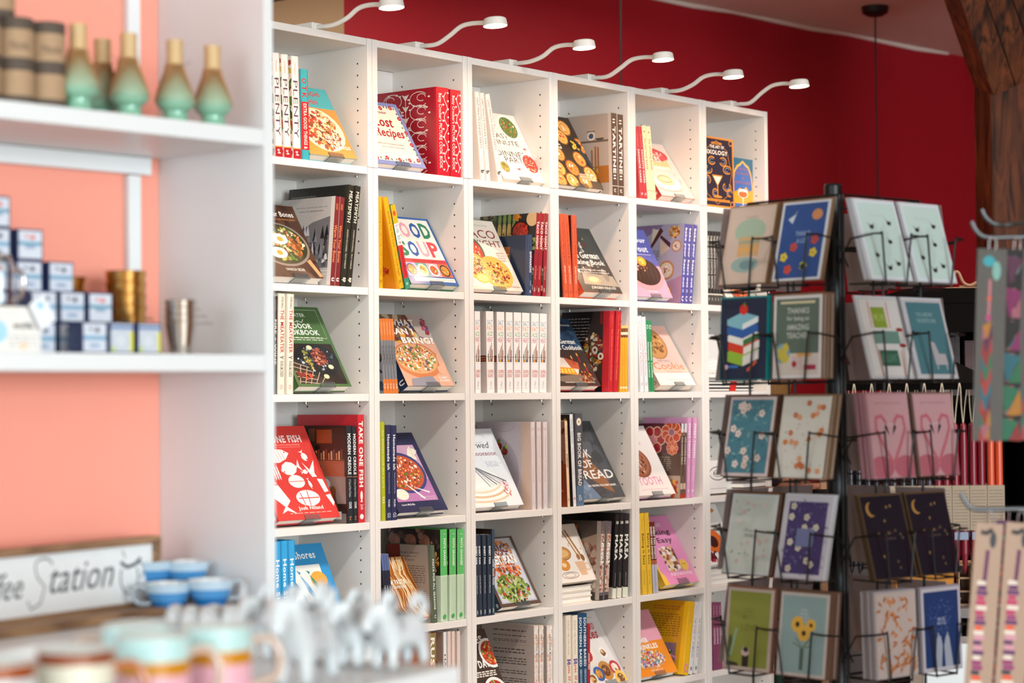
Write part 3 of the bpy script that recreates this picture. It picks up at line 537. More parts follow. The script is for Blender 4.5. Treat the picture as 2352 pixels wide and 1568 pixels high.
dsg('ish', '#333a5a', S(('Homemade ish', .53, .9, '#eceef2', .25, .75, 2), ('Recipes and Cooking Tips', .28, .5, '#b9bccc', .4, .7), ('McDuffie', .14, .22, '#eceef2', .35, .7, 1), ('GS', .03, .08, '#d9dbe4', .2, .8)), f_ish)
def f_newly(k):
    k.r(0, 0, 1, 1, '#e4e9ee'); k.t('Newlywed', .16, .72, .82, .83, '#2b2f38', 0, .3); k.t('COOKBOOK', .42, .65, .9, .69, '#8f2c44', 2); k.ring(.6, .88, .2, .06, .001, '#8fa4b4', 0, 300); k.ring(.75, .6, .2, .08, .0008, '#a9b8c4', 20, 330)
    k.ln(.6, .5, .85, .58, 4, '#8fa0b4', .25)
    for i, c in enumerate(('#f3ece4', '#e3c6a8', '#f5efe8', '#d8b896', '#f6f2ee', '#e6d2bc')): k.e(.3, .17+.028*(5-i)*0+.03*i, .6-.03*i, .15, c, n=30); k.e(.3, .185+.03*i, .58-.03*i, .14, '#f2ece6', n=30)
    k.e(.3, .36, .42, .12, '#f7f3ee', n=30); k.bl(.8, .22, .07, .1, 20, ['#c2507a', '#d98aa4', '#a4405c'], .005)
    for i in range(6): k.c([(.25+.015*i, .56-.01*i), (.5+.07*i, .25+.012*i)], .0042, ('#8f98a4', '#c4cbd4', '#5c6470')[i % 3])
def b_newly(k):
    k.r(0, 0, .82, 1, '#bfb5bd'); k.e(.3, .42, .48, .42, '#aba2ac', n=30); k.ring(.5, .97, .2, .08, .0012, '#9a8f9a', 180, 360)
    for x, y in ((.42, .72), (.52, .66), (.46, .58), (.5, .44)): k.ci(x, y, .055, '#7a1f1f', 10); k.ci(x-.01, y+.01, .03, '#a43428', 8); k.bl(x, y+.05, .04, .015, 5, GRN, .006); k.c([(x, y+.05), (x+.03, y+.1)], .0016, '#7a7a4a')
    k.r(.82, 0, 1, 1, '#cfb3a2')
dsg('newly', '#ded3d4', S(('Newlywed Cookbook', .3, .84, '#d9a398', .3, .72), ('MODENA', .9, .93, '#d9a398', .2, .8), ('HG', .06, .09, '#cfc4c6', .3, .7)), f_newly, b_newly)
dsg('sour', '#f0d2ac', S(('HOW TO MAKE', .64, .93, '#5c4a40', .35, .7), ('SOURDOUGH', .46, .62, '#2f2a26', .25, .75, 3), ('*', .07, .1, '#2f2a26', .3, .7)), None, lambda k: (k.r(0, 0, 1, .5, '#8f3a18'), k.r(0, .5, 1, 1, '#9c6a58'), k.br(0, 0, 1, 1, 30, ['#a4522a', '#6a2c14', '#c98a6a'], .014)), soft=True)
dsg('wild', '#ecebee', S(('WILD BREAD', .68, .95, '#8a94a4', .3, .75, 1), ('SOURDOUGH REINVENTED', .34, .64, '#b0b4bc', .4, .65, 1), ('v', .07, .1, '#c9303a', .3, .7, 3)), None, lambda k: (k.r(0, 0, 1, 1, '#1c1512'), k.bl(.85, .9, .1, .05, 8, ['#c98a3a', '#f0c070'], .01)))
def f_bread(k):
    k.r(0, 0, 1, 1, '#45464a'); k.br(0, 0, 1, 1, 60, ['#4b4c51', '#3f4044', '#515257', '#5c5d63'], .03); k.p([(.04, .6), (.3, .84), (.5, .66), (.58, .45), (.72, .3), (.8, .06), (.6, .12), (.3, .3), (.1, .4)], '#8f5c3c')
    for i in range(9): k.c([(.14+.06*i, .66-.05*i), (.3+.05*i, .72-.055*i)], .004, ('#c98a5a', '#e3b488', '#a46a44')[i % 3])
    k.p([(0, 0), (0, .3), (.22, .24), (.42, 0)], '#6d8098'); k.br(0, 0, .3, .2, 10, ['#7c90a8', '#5c6e84'], .012)
    c = '#f5efe8'; k.t("KING ARTHUR'S", .1, .8, .5, .83, c); k.t('BIG', .1, .66, .4, .76, c, 1); k.t('BOOK', .08, .52, .62, .63, c, 1); k.t('OF', .28, .39, .56, .49, c, 1); k.t('BREAD', .08, .25, .95, .36, c, 1); k.t('125+ RECIPES FOR EVERY BAKER', .22, .15, .9, .175, c, 2)
def s_bread(k):
    k.r(0, 0, 1, 1, '#55565b'); k.r(0, 0, 1, .22, '#5f7a98'); k.ci(.5, .91, .34, '#efe4cf', 16); k.ci(.5, .91, .1, '#a47a3a', 8); k.ts('BIG BOOK OF BREAD', .22, .79, '#f5f0ea', .25, .75, 2); k.ts('oO', .06, .12, '#f5f0ea', .3, .7)
dsg('bread', '#55565b', s_bread, f_bread)
def f_sweet(k):
    k.r(0, 0, 1, 1, '#ece4e0'); k.t('SWEET', .05, .72, .75, .86, '#e6a9c2', 2); k.t('TOOTH', .22, .14, .8, .26, '#dd9ab8', 2); k.e(.42, .47, .3, .22, '#8f5540', n=20); k.e(.42, .48, .26, .19, '#a96a50', n=20); k.bl(.4, .48, .22, .16, 46, ['#5c2f22', '#c08a70', '#7a4534', '#dcb8a4', '#4a241a'], .009); k.e(.16, .66, .18, .12, '#ece4e0', n=12); k.ln(.22, .07, .9, .09, 1, '#e6a9c2')
def s_sweet(k): k.ts('SWEET TOOTH', .5, .93, '#f7eef4', .28, .75, 2); k.ts('Sarah Fennel', .2, .4, '#f7dbe8', .38, .65); k.ts('8', .07, .1, '#f7eef4', .3, .7)
dsg('sweet', '#dc9cc4', s_sweet, f_sweet)
def flower(k, x, y, r, c, c2, n=6):
    a = k.w/k.h
    for i in range(n): t = 2*pi*i/n; k.e(x+r*.6*cos(t), y+r*.6*sin(t)*a, r*.38, r*.38*a, '#e8b89a', n=10); k.e(x+r*.6*cos(t), y+r*.6*sin(t)*a, r*.31, r*.31*a, c, n=9)
    k.ci(x, y, r*.25, c2, 9)
def b_recipe(k):
    k.r(0, .3, 1, 1, '#5c2430'); k.r(0, 0, 1, .6, '#5c4438'); flower(k, .42, .78, .26, '#a4242c', '#d9909a'); flower(k, .8, .88, .22, '#c9512f', '#a46a8a', 9); flower(k, .82, .67, .13, '#d9663c', '#e89a6a', 8)
    k.ln(.4, .36, .8, .56, 7, '#b0a090'); k.r(.7, 0, 1, .3, '#b09a86'); k.bl(.86, .14, .1, .12, 14, ['#b03a28', '#d9a24a', '#c9552c'], .01)
dsg('recipe', '#6f5a4a', S(('THE COOKIE BIBLE', .45, .82, '#e3d8c8', .25, .75, 1), band=((.88, 1, '#d4cfd8'), (.0, .06, '#b03a28'), (.12, .2, '#c8b09a'))), None, b_recipe)
def f_shores(k):
    k.r(0, 0, 1, 1, '#2a93cd'); k.t('Home', .02, .83, .3, .92, '#f4f4f0', 2); k.t('Shores', .38, .83, .8, .92, '#f4f4f0', 2); k.r(.06, .06, .82, .76, '#ecebe4'); k.t('100 simple fish', .1, .69, .38, .71, '#4a8a70'); k.e(.72, .58, .16, .1, '#e9a93c'); k.e(.16, .42, .12, .1, '#e9a93c')
    for x, y, c in ((.3, .45, '#2a7fae'), (.5, .45, '#2a93cd'), (.68, .45, '#2f8a72')): k.p([(x-.12, y+.2), (x-.02, y+.1), (x+.06, y-.05), (x+.1, y-.2), (x+.02, y-.12), (x-.05, y)], c); k.p([(x-.12, y+.2), (x-.16, y+.25), (x-.09, y+.23)], c)
    for i in range(3): k.c([(.16+.16*i, .3), (.34+.14*i, .12)], .003, '#2a93cd')
dsg('shores', '#3aa4dc', S(('Home Shores', .2, .82, '#eef6fa', .25, .78, 2),), f_shores)
dsg('fresh', '#2b3140', S(('THE FRESH PASTA COOKBOOK', .2, .58, '#d9dde6', .3, .72, 2), band=((.78, 1, '#5c6fa0'), (0, .16, '#5c6fa0'))), lambda k: f_pasta(k), lambda k: k.br(0, 0, 1, 1, 30, ['#3a3430', '#7a2c2c', '#20242c'], .014), soft=True)
def f_pasta(k):
    k.r(0, 0, 1, 1, '#b5651f'); R = random.Random(4)
    for i in range(46):
        x = -.2+i*.03; a = R.uniform(-.05, .05); k.c([(x+.25+a, 1), (x+.2-a, .72), (x+.32+a, .45), (x+.3-a, .2), (x+.42+a, 0)] if 0 else [(min(max(x+.1+a, .01), .99), .99), (min(max(x+.02-a, .01), .99), .72), (min(max(x+.16+a, .01), .99), .45), (min(max(x+.1-a, .01), .99), .2), (min(max(x+.26+a, .01), .99), .02)], .0035, R.choice(('#e9b06a', '#f3cf98', '#d98f44', '#f7e0b8', '#8f4a14')))
    k.ring(.7, .86, .12, .08, .0012, '#fbf0dc'); k.t('THE', .2, .66, .32, .69, '#fbf6ec', 1); k.t('FRESH PASTA', .05, .56, .72, .64, '#fbf6ec', 2); k.t('COOKBOOK', .22, .5, .7, .545, '#fbf6ec', 1)
def b_seasons(k): k.r(0, 0, .93, 1, '#9d8f86'); k.r(0, .7, .3, 1, '#7a2c24'); k.t('Creative, delicious', .3, .88, .72, .915, '#3a302c'); k.t('pasta dishes for', .3, .83, .68, .865, '#3a302c'); k.t('every season', .3, .78, .62, .815, '#3a302c'); k.ln(.35, .5, .85, .74, 8, '#5c504a'); k.ln(.4, .25, .9, .42, 6, '#5c504a')
dsg('seasons', '#5c6a58', S(('PASTA FOR ALL SEASONS', .17, .82, '#eceee4', .25, .75, 2), ('U', .06, .1, '#eceee4', .3, .7, 2)), None, b_seasons)
def s_granny(k):
    k.r(0, 0, 1, 1, '#5fbf6a'); k.r(0, 0, 1, .5, '#e6efdc'); n = 5
    for i in range(n):
        for j in range(34): k.r(i/n, j/68, i/n+.5/n, j/68+.0075, '#7cb87a')
    k.ts('PASTA GRANNIES', .6, .9, '#f1f7ea', .35, .68, 2); k.ci(.5, .055, .22, '#4fae5c', 12); k.t('Vicky', .3, .94, .7, .955, '#f1f7ea')
def b_granny(k):
    k.r(0, .5, 1, 1, '#2f2724'); k.r(0, 0, 1, .5, '#d9e3cc')
    for x in (.15, .45, .7): k.e(x, .88, .11, .06, '#8f5c4c'); k.e(x+.06, .84, .05, .07, '#a46c58')
    k.br(0, .78, 1, 1, 20, ['#3a2c2c', '#5c4038', '#8f6a5c'], .01); k.bl(.85, .66, .12, .12, 26, ['#c9812f', '#e6a94a', '#8f4a1c'], .012)
dsg('granny', '#6cc070', s_granny, None, b_granny)
def f_sheet(k):
    k.r(0, 0, 1, 1, '#5c463c'); k.r(.06, .05, .93, .98, '#b0b6c0'); k.r(.09, .07, .9, .97, '#c9ccd4'); k.bl(.48, .78, .38, .17, 70, ['#8f4a2c', '#c9733c', '#5c2c1c', '#e09a5a', '#7a3a44'], .01); k.bl(.48, .5, .38, .12, 50, ['#d9652c', '#c04a24', '#7a3a1c', '#e8904a'], .012)
    k.bl(.48, .25, .38, .2, 150, GRN+['#8fa43c', '#2c4018', '#c9d08a', '#c0482c', '#a4b45a'], .01); k.t('SHEET PAN', .06, .6, .84, .73, '#fbf7f0', 3); k.t('Delicious Recipes for Hands-Off Meals', .2, .56, .84, .58, '#fbf7f0', 1); k.t('KATE MCMILLAN', .58, .09, .84, .11, '#f3efe8', 1)
dsg('sheet', '#34404e', S(('SHEET PAN', .64, .86, '#f2f4f6', .25, .8, 3), ('KATE MCMILLAN', .28, .5, '#c4ccd4', .35, .7, 1), ('weldon', .03, .08, '#f2f4f6', .3, .75, 1)), f_sheet, lambda k: k.r(0, 0, .9, 1, '#2a2f38'), soft=True)
dsg('cookgood', '#3d5566', S(('COOK GOOD FOOD', .35, .65, '#f2f4f6', .2, .8, 2), ('weldon', .03, .08, '#f2f4f6', .3, .75, 1)), None, lambda k: (k.r(0, 0, 1, 1, '#2a1c18'), k.bl(.8, .9, .15, .06, 10, ['#a4562c', '#c98a5a'], .012)))
def b_flavor(k):
    k.r(0, 0, 1, 1, '#4a3f3a'); k.p([(.3, .1), (.45, .6), (.6, .76), (.92, .84), (.92, .1)], '#9d8474'); k.br(.4, .15, .92, .72, 70, ['#b09a88', '#6a3c2c', '#c9b8a8', '#8f5c48', '#5c3426'], .012); k.r(.18, .78, .52, .94, '#c9652c'); k.r(.3, .6, .66, .74, '#c9652c'); k.ln(.2, .8, .5, .92, 6, '#5c3020'); k.ln(.34, .62, .64, .72, 4, '#5c3020'); k.r(.92, 0, 1, 1, '#a4988f')
def s_flavor(k):
    k.r(0, .1, 1, .84, '#c9b0a0'); k.br(0, .1, 1, .84, 90, ['#b5452f', '#e8d8c8', '#8f3a2c', '#f3e9de', '#d98a6a', '#5c2c24'], .0035); k.r(0, .84, 1, 1, '#6a6068'); k.r(0, 0, 1, .06, '#3a3438'); k.ts('flavor', .45, .73, '#fbf7f2', .2, .85, 3); k.ts('i e', .85, .92, '#c98a6a', .3, .7)
dsg('flavor', '#6a6068', s_flavor, None, b_flavor)
def b_masa(k): k.r(0, 0, 1, 1, '#1f1d1c'); k.r(0, 0, 1, .13, '#cfc0b4')
dsg('masa', '#2d2c2d', S(('MASA', .45, .75, '#f1efe2', .15, .85, 3), ('JORGE GAVIRIA', .14, .3, '#a9a69c', .4, .65), ('m', .88, .91, '#f1efe2', .2, .8, 2), band=((0, .12, '#e6e8d4'),)), None, b_masa)
def f_easy(k):
    k.r(0, 0, 1, 1, '#e58fbe'); k.p([(0, 0), (0, .42), (.06, .3), (.04, .2), (.12, .12), (.14, 0)], '#f3c24a'); k.t("FITWAFFLE'S", .14, .84, .68, .89, '#f6dbe8', 2); k.t('Baking', .14, .7, .84, .8, '#3a1c2c', 2); k.t('It Easy', .14, .58, .8, .68, '#3a1c2c', 2)
    k.r(.3, .2, .68, .53, '#e9d9c8'); k.br(.28, .18, .7, .55, 80, ['#f3e9de', '#c9823c', '#8f4a20', '#e6b26a', '#5c3018', '#f7f0e6', '#d99a94'], .011); k.ci(.8, .26, .11, '#f3c24a', 14); k.t('ALL MY', .74, .265, .86, .285, '#7a5a1c', 1); k.ln(.3, .12, .92, .165, 2, '#fbe3ef', .5); k.t('Eloise Head', .4, .05, .68, .085, '#3a1c2c', 1)
dsg('easy', '#f0c33e', S(('Baking It Easy', .36, .75, '#3c3018', .3, .8, 2), ("FITWAFFLE'S", .78, .93, '#a4842c', .4, .68), ('Eloise Head', .12, .29, '#8f7428', .38, .68)), f_easy)
dsg('sweets', '#6a3028', S(('SHEET PAN SWEETS', .48, .93, '#f4ece4', .2, .85, 3), band=((0, .4, '#b9bccc'), (.4, .46, '#b06a4a'))), soft=True)
dsg('rustic', '#c9712f', S(('RUSTIC', .35, .95, '#fbf0dc', .2, .8, 3), band=((.7, 1, '#8f7a4a'), (0, .2, '#a42c20'))))
dsg('harvest', '#ecebea', S(('HARVEST', .3, .75, '#3a3634', .3, .75, 1),), None, lambda k: (k.r(0, 0, 1, 1, '#a48a78'), k.bl(.6, .6, .3, .2, 26, ['#c98a6a', '#6a4a3c', '#8fa46a'], .014)))
dsg('cream', '#e6cfc4', S(('The Farm Table', .2, .62, '#b5655c', .3, .7),), soft=True)
def f_day(k):
    k.r(0, 0, 1, 1, '#4a3830')
    for i in range(6): k.r(0, i/6, 1, i/6+.006, '#2c201a')
    k.t('RECIPES', .1, .82, .85, .92, '#f4efe8', 3); k.t('EVERY DAY', .08, .5, .82, .6, '#f4efe8', 3); k.ln(.2, .38, .9, .46, 3, '#f0e4d8', .6); plate(k, .92, .68, .26, 50, RED+GRN+['#e8c070'], size=.007); plate(k, .75, .14, .3, 60, RED+GRN+['#e8c070', '#c9812f'], size=.008)
dsg('day', '#4a3830', None, f_day)
def b_marble(k):
    k.r(0, 0, 1, 1, '#b0a29a')
    for i, (a, b, n) in enumerate(((.9, .94, 1), (.84, .87, 1), (.77, .81, 2), (.62, .7, 2), (.48, .58, 3), (.36, .42, 2), (.2, .32, 4), (.06, .14, 2))): k.ln(.22, a, .85, b, n, '#5c524e', .4)
    k.r(.2, .74, .85, .742, '#6a5f5a')
def s_marble(k): k.br(0, 0, 1, 1, 60, ['#f7efe8', '#f0cdb4', '#e8b59a', '#fbf7f3', '#e9ddd6'], .006); k.ts('DEB PERELMAN', .55, .88, '#8f7a76', .45, .8, 1); k.ts('SMITTEN KITCHEN EVERY DAY', .08, .5, '#b5948c', .45, .7)
dsg('marble', '#f1e4da', s_marble, None, b_marble)
def f_states(k):
    k.r(0, 0, 1, 1, '#e6e0dc'); k.t('STACEY MEI YAN FONG', .25, .9, .85, .93, '#b0a49e'); k.t('50 pies 50', .15, .72, .8, .84, '#c9353f', 1, .3); k.t('states', .3, .62, .8, .74, '#c9353f', 2, .3)
    for x, y, r, a, b in ((.28, .42, .2, '#f0e4d4', '#c9353f'), (.56, .18, .17, '#c98a3c', '#7a4420'), (.35, .15, .13, '#3a62a4', '#e09a3a'), (.82, .2, .13, '#c2303a', '#f0e6d8'), (.7, .42, .1, '#f3efea', '#a4642c'), (.15, .1, .12, '#d9e3d4', '#a45c24'), (.85, .05, .14, '#f6c54a', '#7a4a24')): k.ci(x, y, r, a, 18); k.ci(x, y, r*.62, b, 14); k.bl(x, y, r*.5, r*.4, 8, TOAST, .006)
dsg('states', '#f0ebe6', None, f_states)
def s_pies(k): k.ts('STACEY MEI YAN FONG', .52, .94, '#a48a7a', .35, .62); k.ts('50 pies, 50 states', .05, .47, '#d6543c', .22, .82, 2, .3); k.ts('50', .4, .47, '#3a4fa0', .2, .85, 3)
dsg('pies', '#f3e6d2', s_pies)
dsg('southern', '#2c5478', S(('SOUTHERN BAKED', .35, .95, '#eef2f4', .2, .8, 2), ('CELEBRATING LIFE WITH PIE', .12, .32, '#c4d4e0', .3, .8, 1)))
dsg('amish', '#b02f3a', S(('AMISH PIES', .35, .58, '#fbeee8', .25, .8, 2),), soft=True)
def f_sprk(k):
    k.r(0, 0, 1, 1, '#ef8f2c'); k.r(0, .52, 1, 1, '#e9a6bc'); k.e(.22, .76, .25, .15, '#f3ead8'); k.e(.24, .73, .14, .09, '#d2373c'); k.e(.3, .66, .25, .07, '#ef7f2c'); k.t('THE POWER', .05, .5, .62, .58, '#fbf5ec', 3); k.t('OF SPRINKLES', .02, .4, .8, .48, '#fbf5ec', 3)
    k.bl(.45, .25, .38, .14, 260, ['#f3efe6', '#d2373c', '#3fa48a', '#f0b83a', '#8a4a9a', '#e989ac', '#4a8fd0', '#f7f2ea', '#f09a3a'], .006); k.ln(.35, .06, .65, .09, 2, '#fbf0dc')
def s_sprk(k):
    for i, ch in enumerate('THE POWER OF SPRINKLES'):
        if ch != ' ': k.ts(ch, .755-i*.025, .775-i*.025, ('#5c7ac0', '#c0577a', '#58a48a', '#d99a3c')[i % 4], .35, .7, 1)
    k.ts('Amirah', .82, .95, '#9ab4c0', .35, .6); k.ts('B', .05, .1, '#3a4048', .3, .7, 2)
dsg('sprinkle', '#efecea', s_sprk, f_sprk)
def b_yellow(k):
    k.r(0, 0, .9, 1, '#dba013'); k.ln(.3, .86, .82, .93, 2, '#b5652c', .4); k.ln(.15, .5, .85, .82, 10, '#7a5a18', .35); k.r(.4, .05, .82, .42, '#8a7080'); k.bl(.66, .2, .14, .12, 26, ['#3a241c', '#c9353a', '#6a8a3a', '#f0e4dc'], .012); k.ring(.75, .06, .2, .18, .006, '#e98a9c', 60, 180)
dsg('yellow', '#f2be1c', S(('IN THE KITCHEN', .7, .93, '#d98a6a', .35, .62), ('O', .03, .16, '#e98a9c', .15, .85, 3)), None, b_yellow)
dsg('cocktail', '#8a4468', S(('COCKTAILS', .38, .62, '#f3e6ee', .3, .8, 2), ('THE BEST OF', .75, .96, '#e3c9d8', .35, .65)), soft=True)

# ------------------------------------------------------------------ the room
RED_M = mat('red_wall_paint', .62, color='#a6081c', noise=.05, nscale=9, bump=.15)
BEIGE_M = mat('beige_wall_paint', .75, color='#b59570', noise=.05, nscale=6)
CEIL_M = mat('ceiling_plaster', .9, color='#f0e6dc', noise=.05, nscale=5, bump=.2)
FLOOR_M = mat('floor_boards', .5, wood=dict(scale=(1.2, 9, 1), a='#7a6048', b='#b89876', s=3))
WHITE_M = mat('white_wall_paint', .8, color='#e4e2dd', noise=.03, nscale=6)
def rbox(name, a0, b0, z0, a1, b1, z1, m):
    mb = MB(); mb.box(a0, b0, z0, a1, b1, z1)
    return mb.obj(name, m, loc=RO, rot=(0, 0, RA), kind='structure')
A0, A1, B0 = -10.4, 2.41, -14.0
rbox('floor', A0-.2, B0-.2, -.12, A1+.2, .2, 0, FLOOR_M)
rbox('ceiling', A0-.2, B0-.2, CEIL, A1+.2, .2, CEIL+.1, CEIL_M)
rbox('wall_back', -1.961, 0, 0, A1+.12, .12, CEIL, RED_M)
rbox('wall_back_beige', A0-.12, 0, 0, -1.961, .12, CEIL, BEIGE_M)
rbox('wall_right', A1, B0, 0, A1+.12, 0, CEIL, RED_M)
# window walls: piers, sill and header round each opening, frames in the openings
def window_wall(tag_, along, fixed0, fixed1, c0, c1, w0, w1, s0, s1):
    mb = MB()
    for (p, q, z0, z1) in ((c0, w0, 0, CEIL), (w1, c1, 0, CEIL), (w0, w1, 0, s0), (w0, w1, s1, CEIL)):
        if along == 'a': mb.box(p, fixed0, z0, q, fixed1, z1)
        else: mb.box(fixed0, p, z0, fixed1, q, z1)
    mb.obj('wall_'+tag_, WHITE_M, loc=RO, rot=(0, 0, RA), kind='structure')
    fr = MB(); m = (fixed0+fixed1)/2; n = 4
    for i in range(n+1):
        x = w0+(w1-w0)*i/n
        if along == 'a': fr.box(x-.03, m-.03, s0, x+.03, m+.03, s1)
        else: fr.box(m-.03, x-.03, s0, m+.03, x+.03, s1)
    for z in (s0+.03, s1-.03):
        if along == 'a': fr.box(w0, m-.03, z-.03, w1, m+.03, z+.03)
        else: fr.box(m-.03, w0, z-.03, m+.03, w1, z+.03)
    fr.obj('window_1' if tag_ == 'left' else 'window_2', mat('window_frame_paint', .5, color='#2b2a2a', noise=.03), loc=RO, rot=(0, 0, RA), kind='structure')
window_wall('left', 'b', A0-.12, A0, B0, 0, -6.6, -1.8, .5, 3.0)
window_wall('front', 'a', B0-.12, B0, A0, A1, -9.9, -4.9, .5, 3.0)
tr = MB(); tr.tube([(-1.95+i*.3, -.004, CEIL-.004-.006*math.sin(i*2.1)) for i in range(15)], .012, n=6); tr.obj('trim_1', CEIL_M, loc=RO, rot=(0, 0, RA), kind='structure')

# ventilation duct below the ceiling
duct = empty('ventilation_duct', loc=(1.315, .35, 2.965), rz=radians(90), label='large brown spiral ventilation duct running below the ceiling beside the beige wall', cat='duct')
DUCT_M = mat('duct_paint', .5, color='#5a4630', noise=.08, nscale=12)
p_ = MB(); p_.lathe([(.20, -3.6), (.20, 1.17)], '#ffffff', n=36); o = p_.obj('duct_pipe', DUCT_M, duct, rot=(0, pi/2, 0))
for i, x in enumerate((-3.0, -2.4, -1.8, -1.2, -.6, -.1, .4, .8)):
    q_ = MB(); q_.lathe([(.201, -.012), (.211, -.01), (.211, .01), (.201, .012)], '#ffffff', n=36); q_.obj('seam_ring', DUCT_M, duct, loc=(x, 0, 0), rot=(0, pi/2, 0))
e_ = MB(); e_.tube(smooth_path([(1.05, 0, -.02), (1.05, .08, -.1), (1.04, .16, -.22), (1.04, .34, -.3), (1.04, .7, -.33)], 6), .11, n=20); e_.obj('branch_pipe', DUCT_M, duct)

# pendant cords hanging from the ceiling
def pendant(x, y, zend, label):
    t = empty('pendant_lamp', loc=(x, y, CEIL), label=label, cat='pendant lamp', group='black pendant lamps in front of the red wall')
    BK = mat('black_metal', .5, color='#1a1512', noise=.05)
    m = MB(); m.lathe([(0, -.045), (.035, -.045), (.06, -.03), (.063, 0), (0, 0)], '#ffffff', n=24); m.obj('canopy', BK, t)
    m = MB(); m.tube([(0, 0, -.04), (0, 0, zend-CEIL+.2)], .004, n=6); m.obj('cord', BK, t)
    m = MB(); m.lathe([(.012, zend-CEIL+.2), (.022, zend-CEIL+.16), (.04, zend-CEIL+.13), (.1, zend-CEIL), (.097, zend-CEIL), (.036, zend-CEIL+.12)], '#ffffff', n=24); m.obj('lamp_shade', BK, t)
    m = MB(); m.lathe([(0, zend-CEIL+.02), (.02, zend-CEIL+.03), (.03, zend-CEIL+.06), (.02, zend-CEIL+.1), (0, zend-CEIL+.12)], '#ffffff', n=14); m.obj('bulb', mat('warm_bulb', .3, color='#fff0d8', emit=('#ffd9a0', 4)), t)
pendant(4.919, .972, 2.0, 'black pendant lamp cord with round ceiling canopy, in front of the red wall')
pendant(2.905, .98, 1.9, 'black pendant lamp cord dropping behind the fourth white bookcase')

# ------------------------------------------------------------------ bookcases
PW = .402; T_ = .02; ZS = [2.02, 1.6926, 1.4057, 1.0594, .7645, .4848]; TOPZ = 2.37; DEP = .28
def side_mesh(x0, x1, z0, z1, holes, face):
    mb = MB(); mb.box(x0, 0, z0, x1, DEP, z1, bev=.0008)
    xs = x0-.0002 if face < 0 else x1+.0002
    z = z0+.06
    while holes and z < z1-.05:
        if min(abs(z-q) for q in ZS) > .022:
            for y in (.037, .235):
                pts = [(xs, y+.0028*cos(a*pi/4), z+.0028*sin(a*pi/4)) for a in range(8)]
                mb.add(pts if face > 0 else pts[::-1], [list(range(8))], '#ffffff', False, 1)
        z += .032
    return mb.mesh('side_panel', (MELA, PIN))
BM = {}
def new(name, me, parent, loc=(0, 0, 0)):
    o = bpy.data.objects.new(name, me); COL.objects.link(o); o.parent = parent; o.location = loc; return o
for nm, a in (('ll', (.0005, T_, 0, 2.019, 1, 1)), ('lu', (.0005, T_, 2.020, TOPZ, 1, 1)), ('rl', (PW-T_, PW-.0015, 0, 2.019, 1, -1)), ('ru', (PW-T_, PW-.0015, 2.020, TOPZ, 1, -1))): BM[nm] = side_mesh(*a)
ordn = ['first', 'second', 'third', 'fourth', 'fifth', 'last']
note = ['nearest the white partition, holding the big red fish cookbook', 'second from the white partition, with the red ornate cookbooks on top', 'holding the full row of matching white spines', 'with the dark pastry cookbook in its top bay', 'with the red and cream spines in its top bay', 'at the far end, partly hidden by the card spinner']
for k in range(6):
    t = empty('bookcase', loc=(k*PW, 0, 0), label='tall white bookcase '+note[k], cat='bookcase', group='white bookcases standing in one run')
    for nm in ('ll', 'lu', 'rl', 'ru'): new('side_panel', BM[nm], t)
    if 'sh' not in BM:
        m = MB(); m.box(T_+.0004, .001, -.02, PW-T_-.0019, DEP-.008, 0, bev=.0008); BM['sh'] = m.mesh('shelf', (MELA,))
        m = MB(); m.box(T_+.0004, .0005, TOPZ-.02, PW-T_-.0019, DEP, TOPZ-.0005, bev=.0008); BM['top'] = m.mesh('top_panel', (MELA,))
        m = MB(); m.box(.002, DEP-.0075, .06, PW-.003, DEP, TOPZ-.021); BM['back'] = m.mesh('back_panel', (MELA,))
        m = MB(); m.box(T_+.0004, .03, .0, PW-T_-.0019, .045, .06); BM['pl'] = m.mesh('plinth', (MELA,))
        m = MB(); m.box(T_+.0004, .001, .06, PW-T_-.0019, DEP-.008, .08); BM['bs'] = m.mesh('bottom_shelf', (MELA,))
        m = MB(); 
        for x in (T_+.004, PW-T_-.006):
            for y in (.037, .235): m.lathe([(0, -.006), (.0035, -.006), (.0035, 0)], '#ffffff', n=8, cx=x, cy=y, z0=-.0205)
        BM['peg'] = m.mesh('shelf_pegs', (STEEL,))
    for z in ZS:
        s_ = new('shelf', BM['sh'], t, (0, 0, z)); new('shelf_pegs', BM['peg'], s_)
    for nm, nn in (('top', 'top_panel'), ('back', 'back_panel'), ('pl', 'plinth'), ('bs', 'bottom_shelf')): new(nn, BM[nm], t)

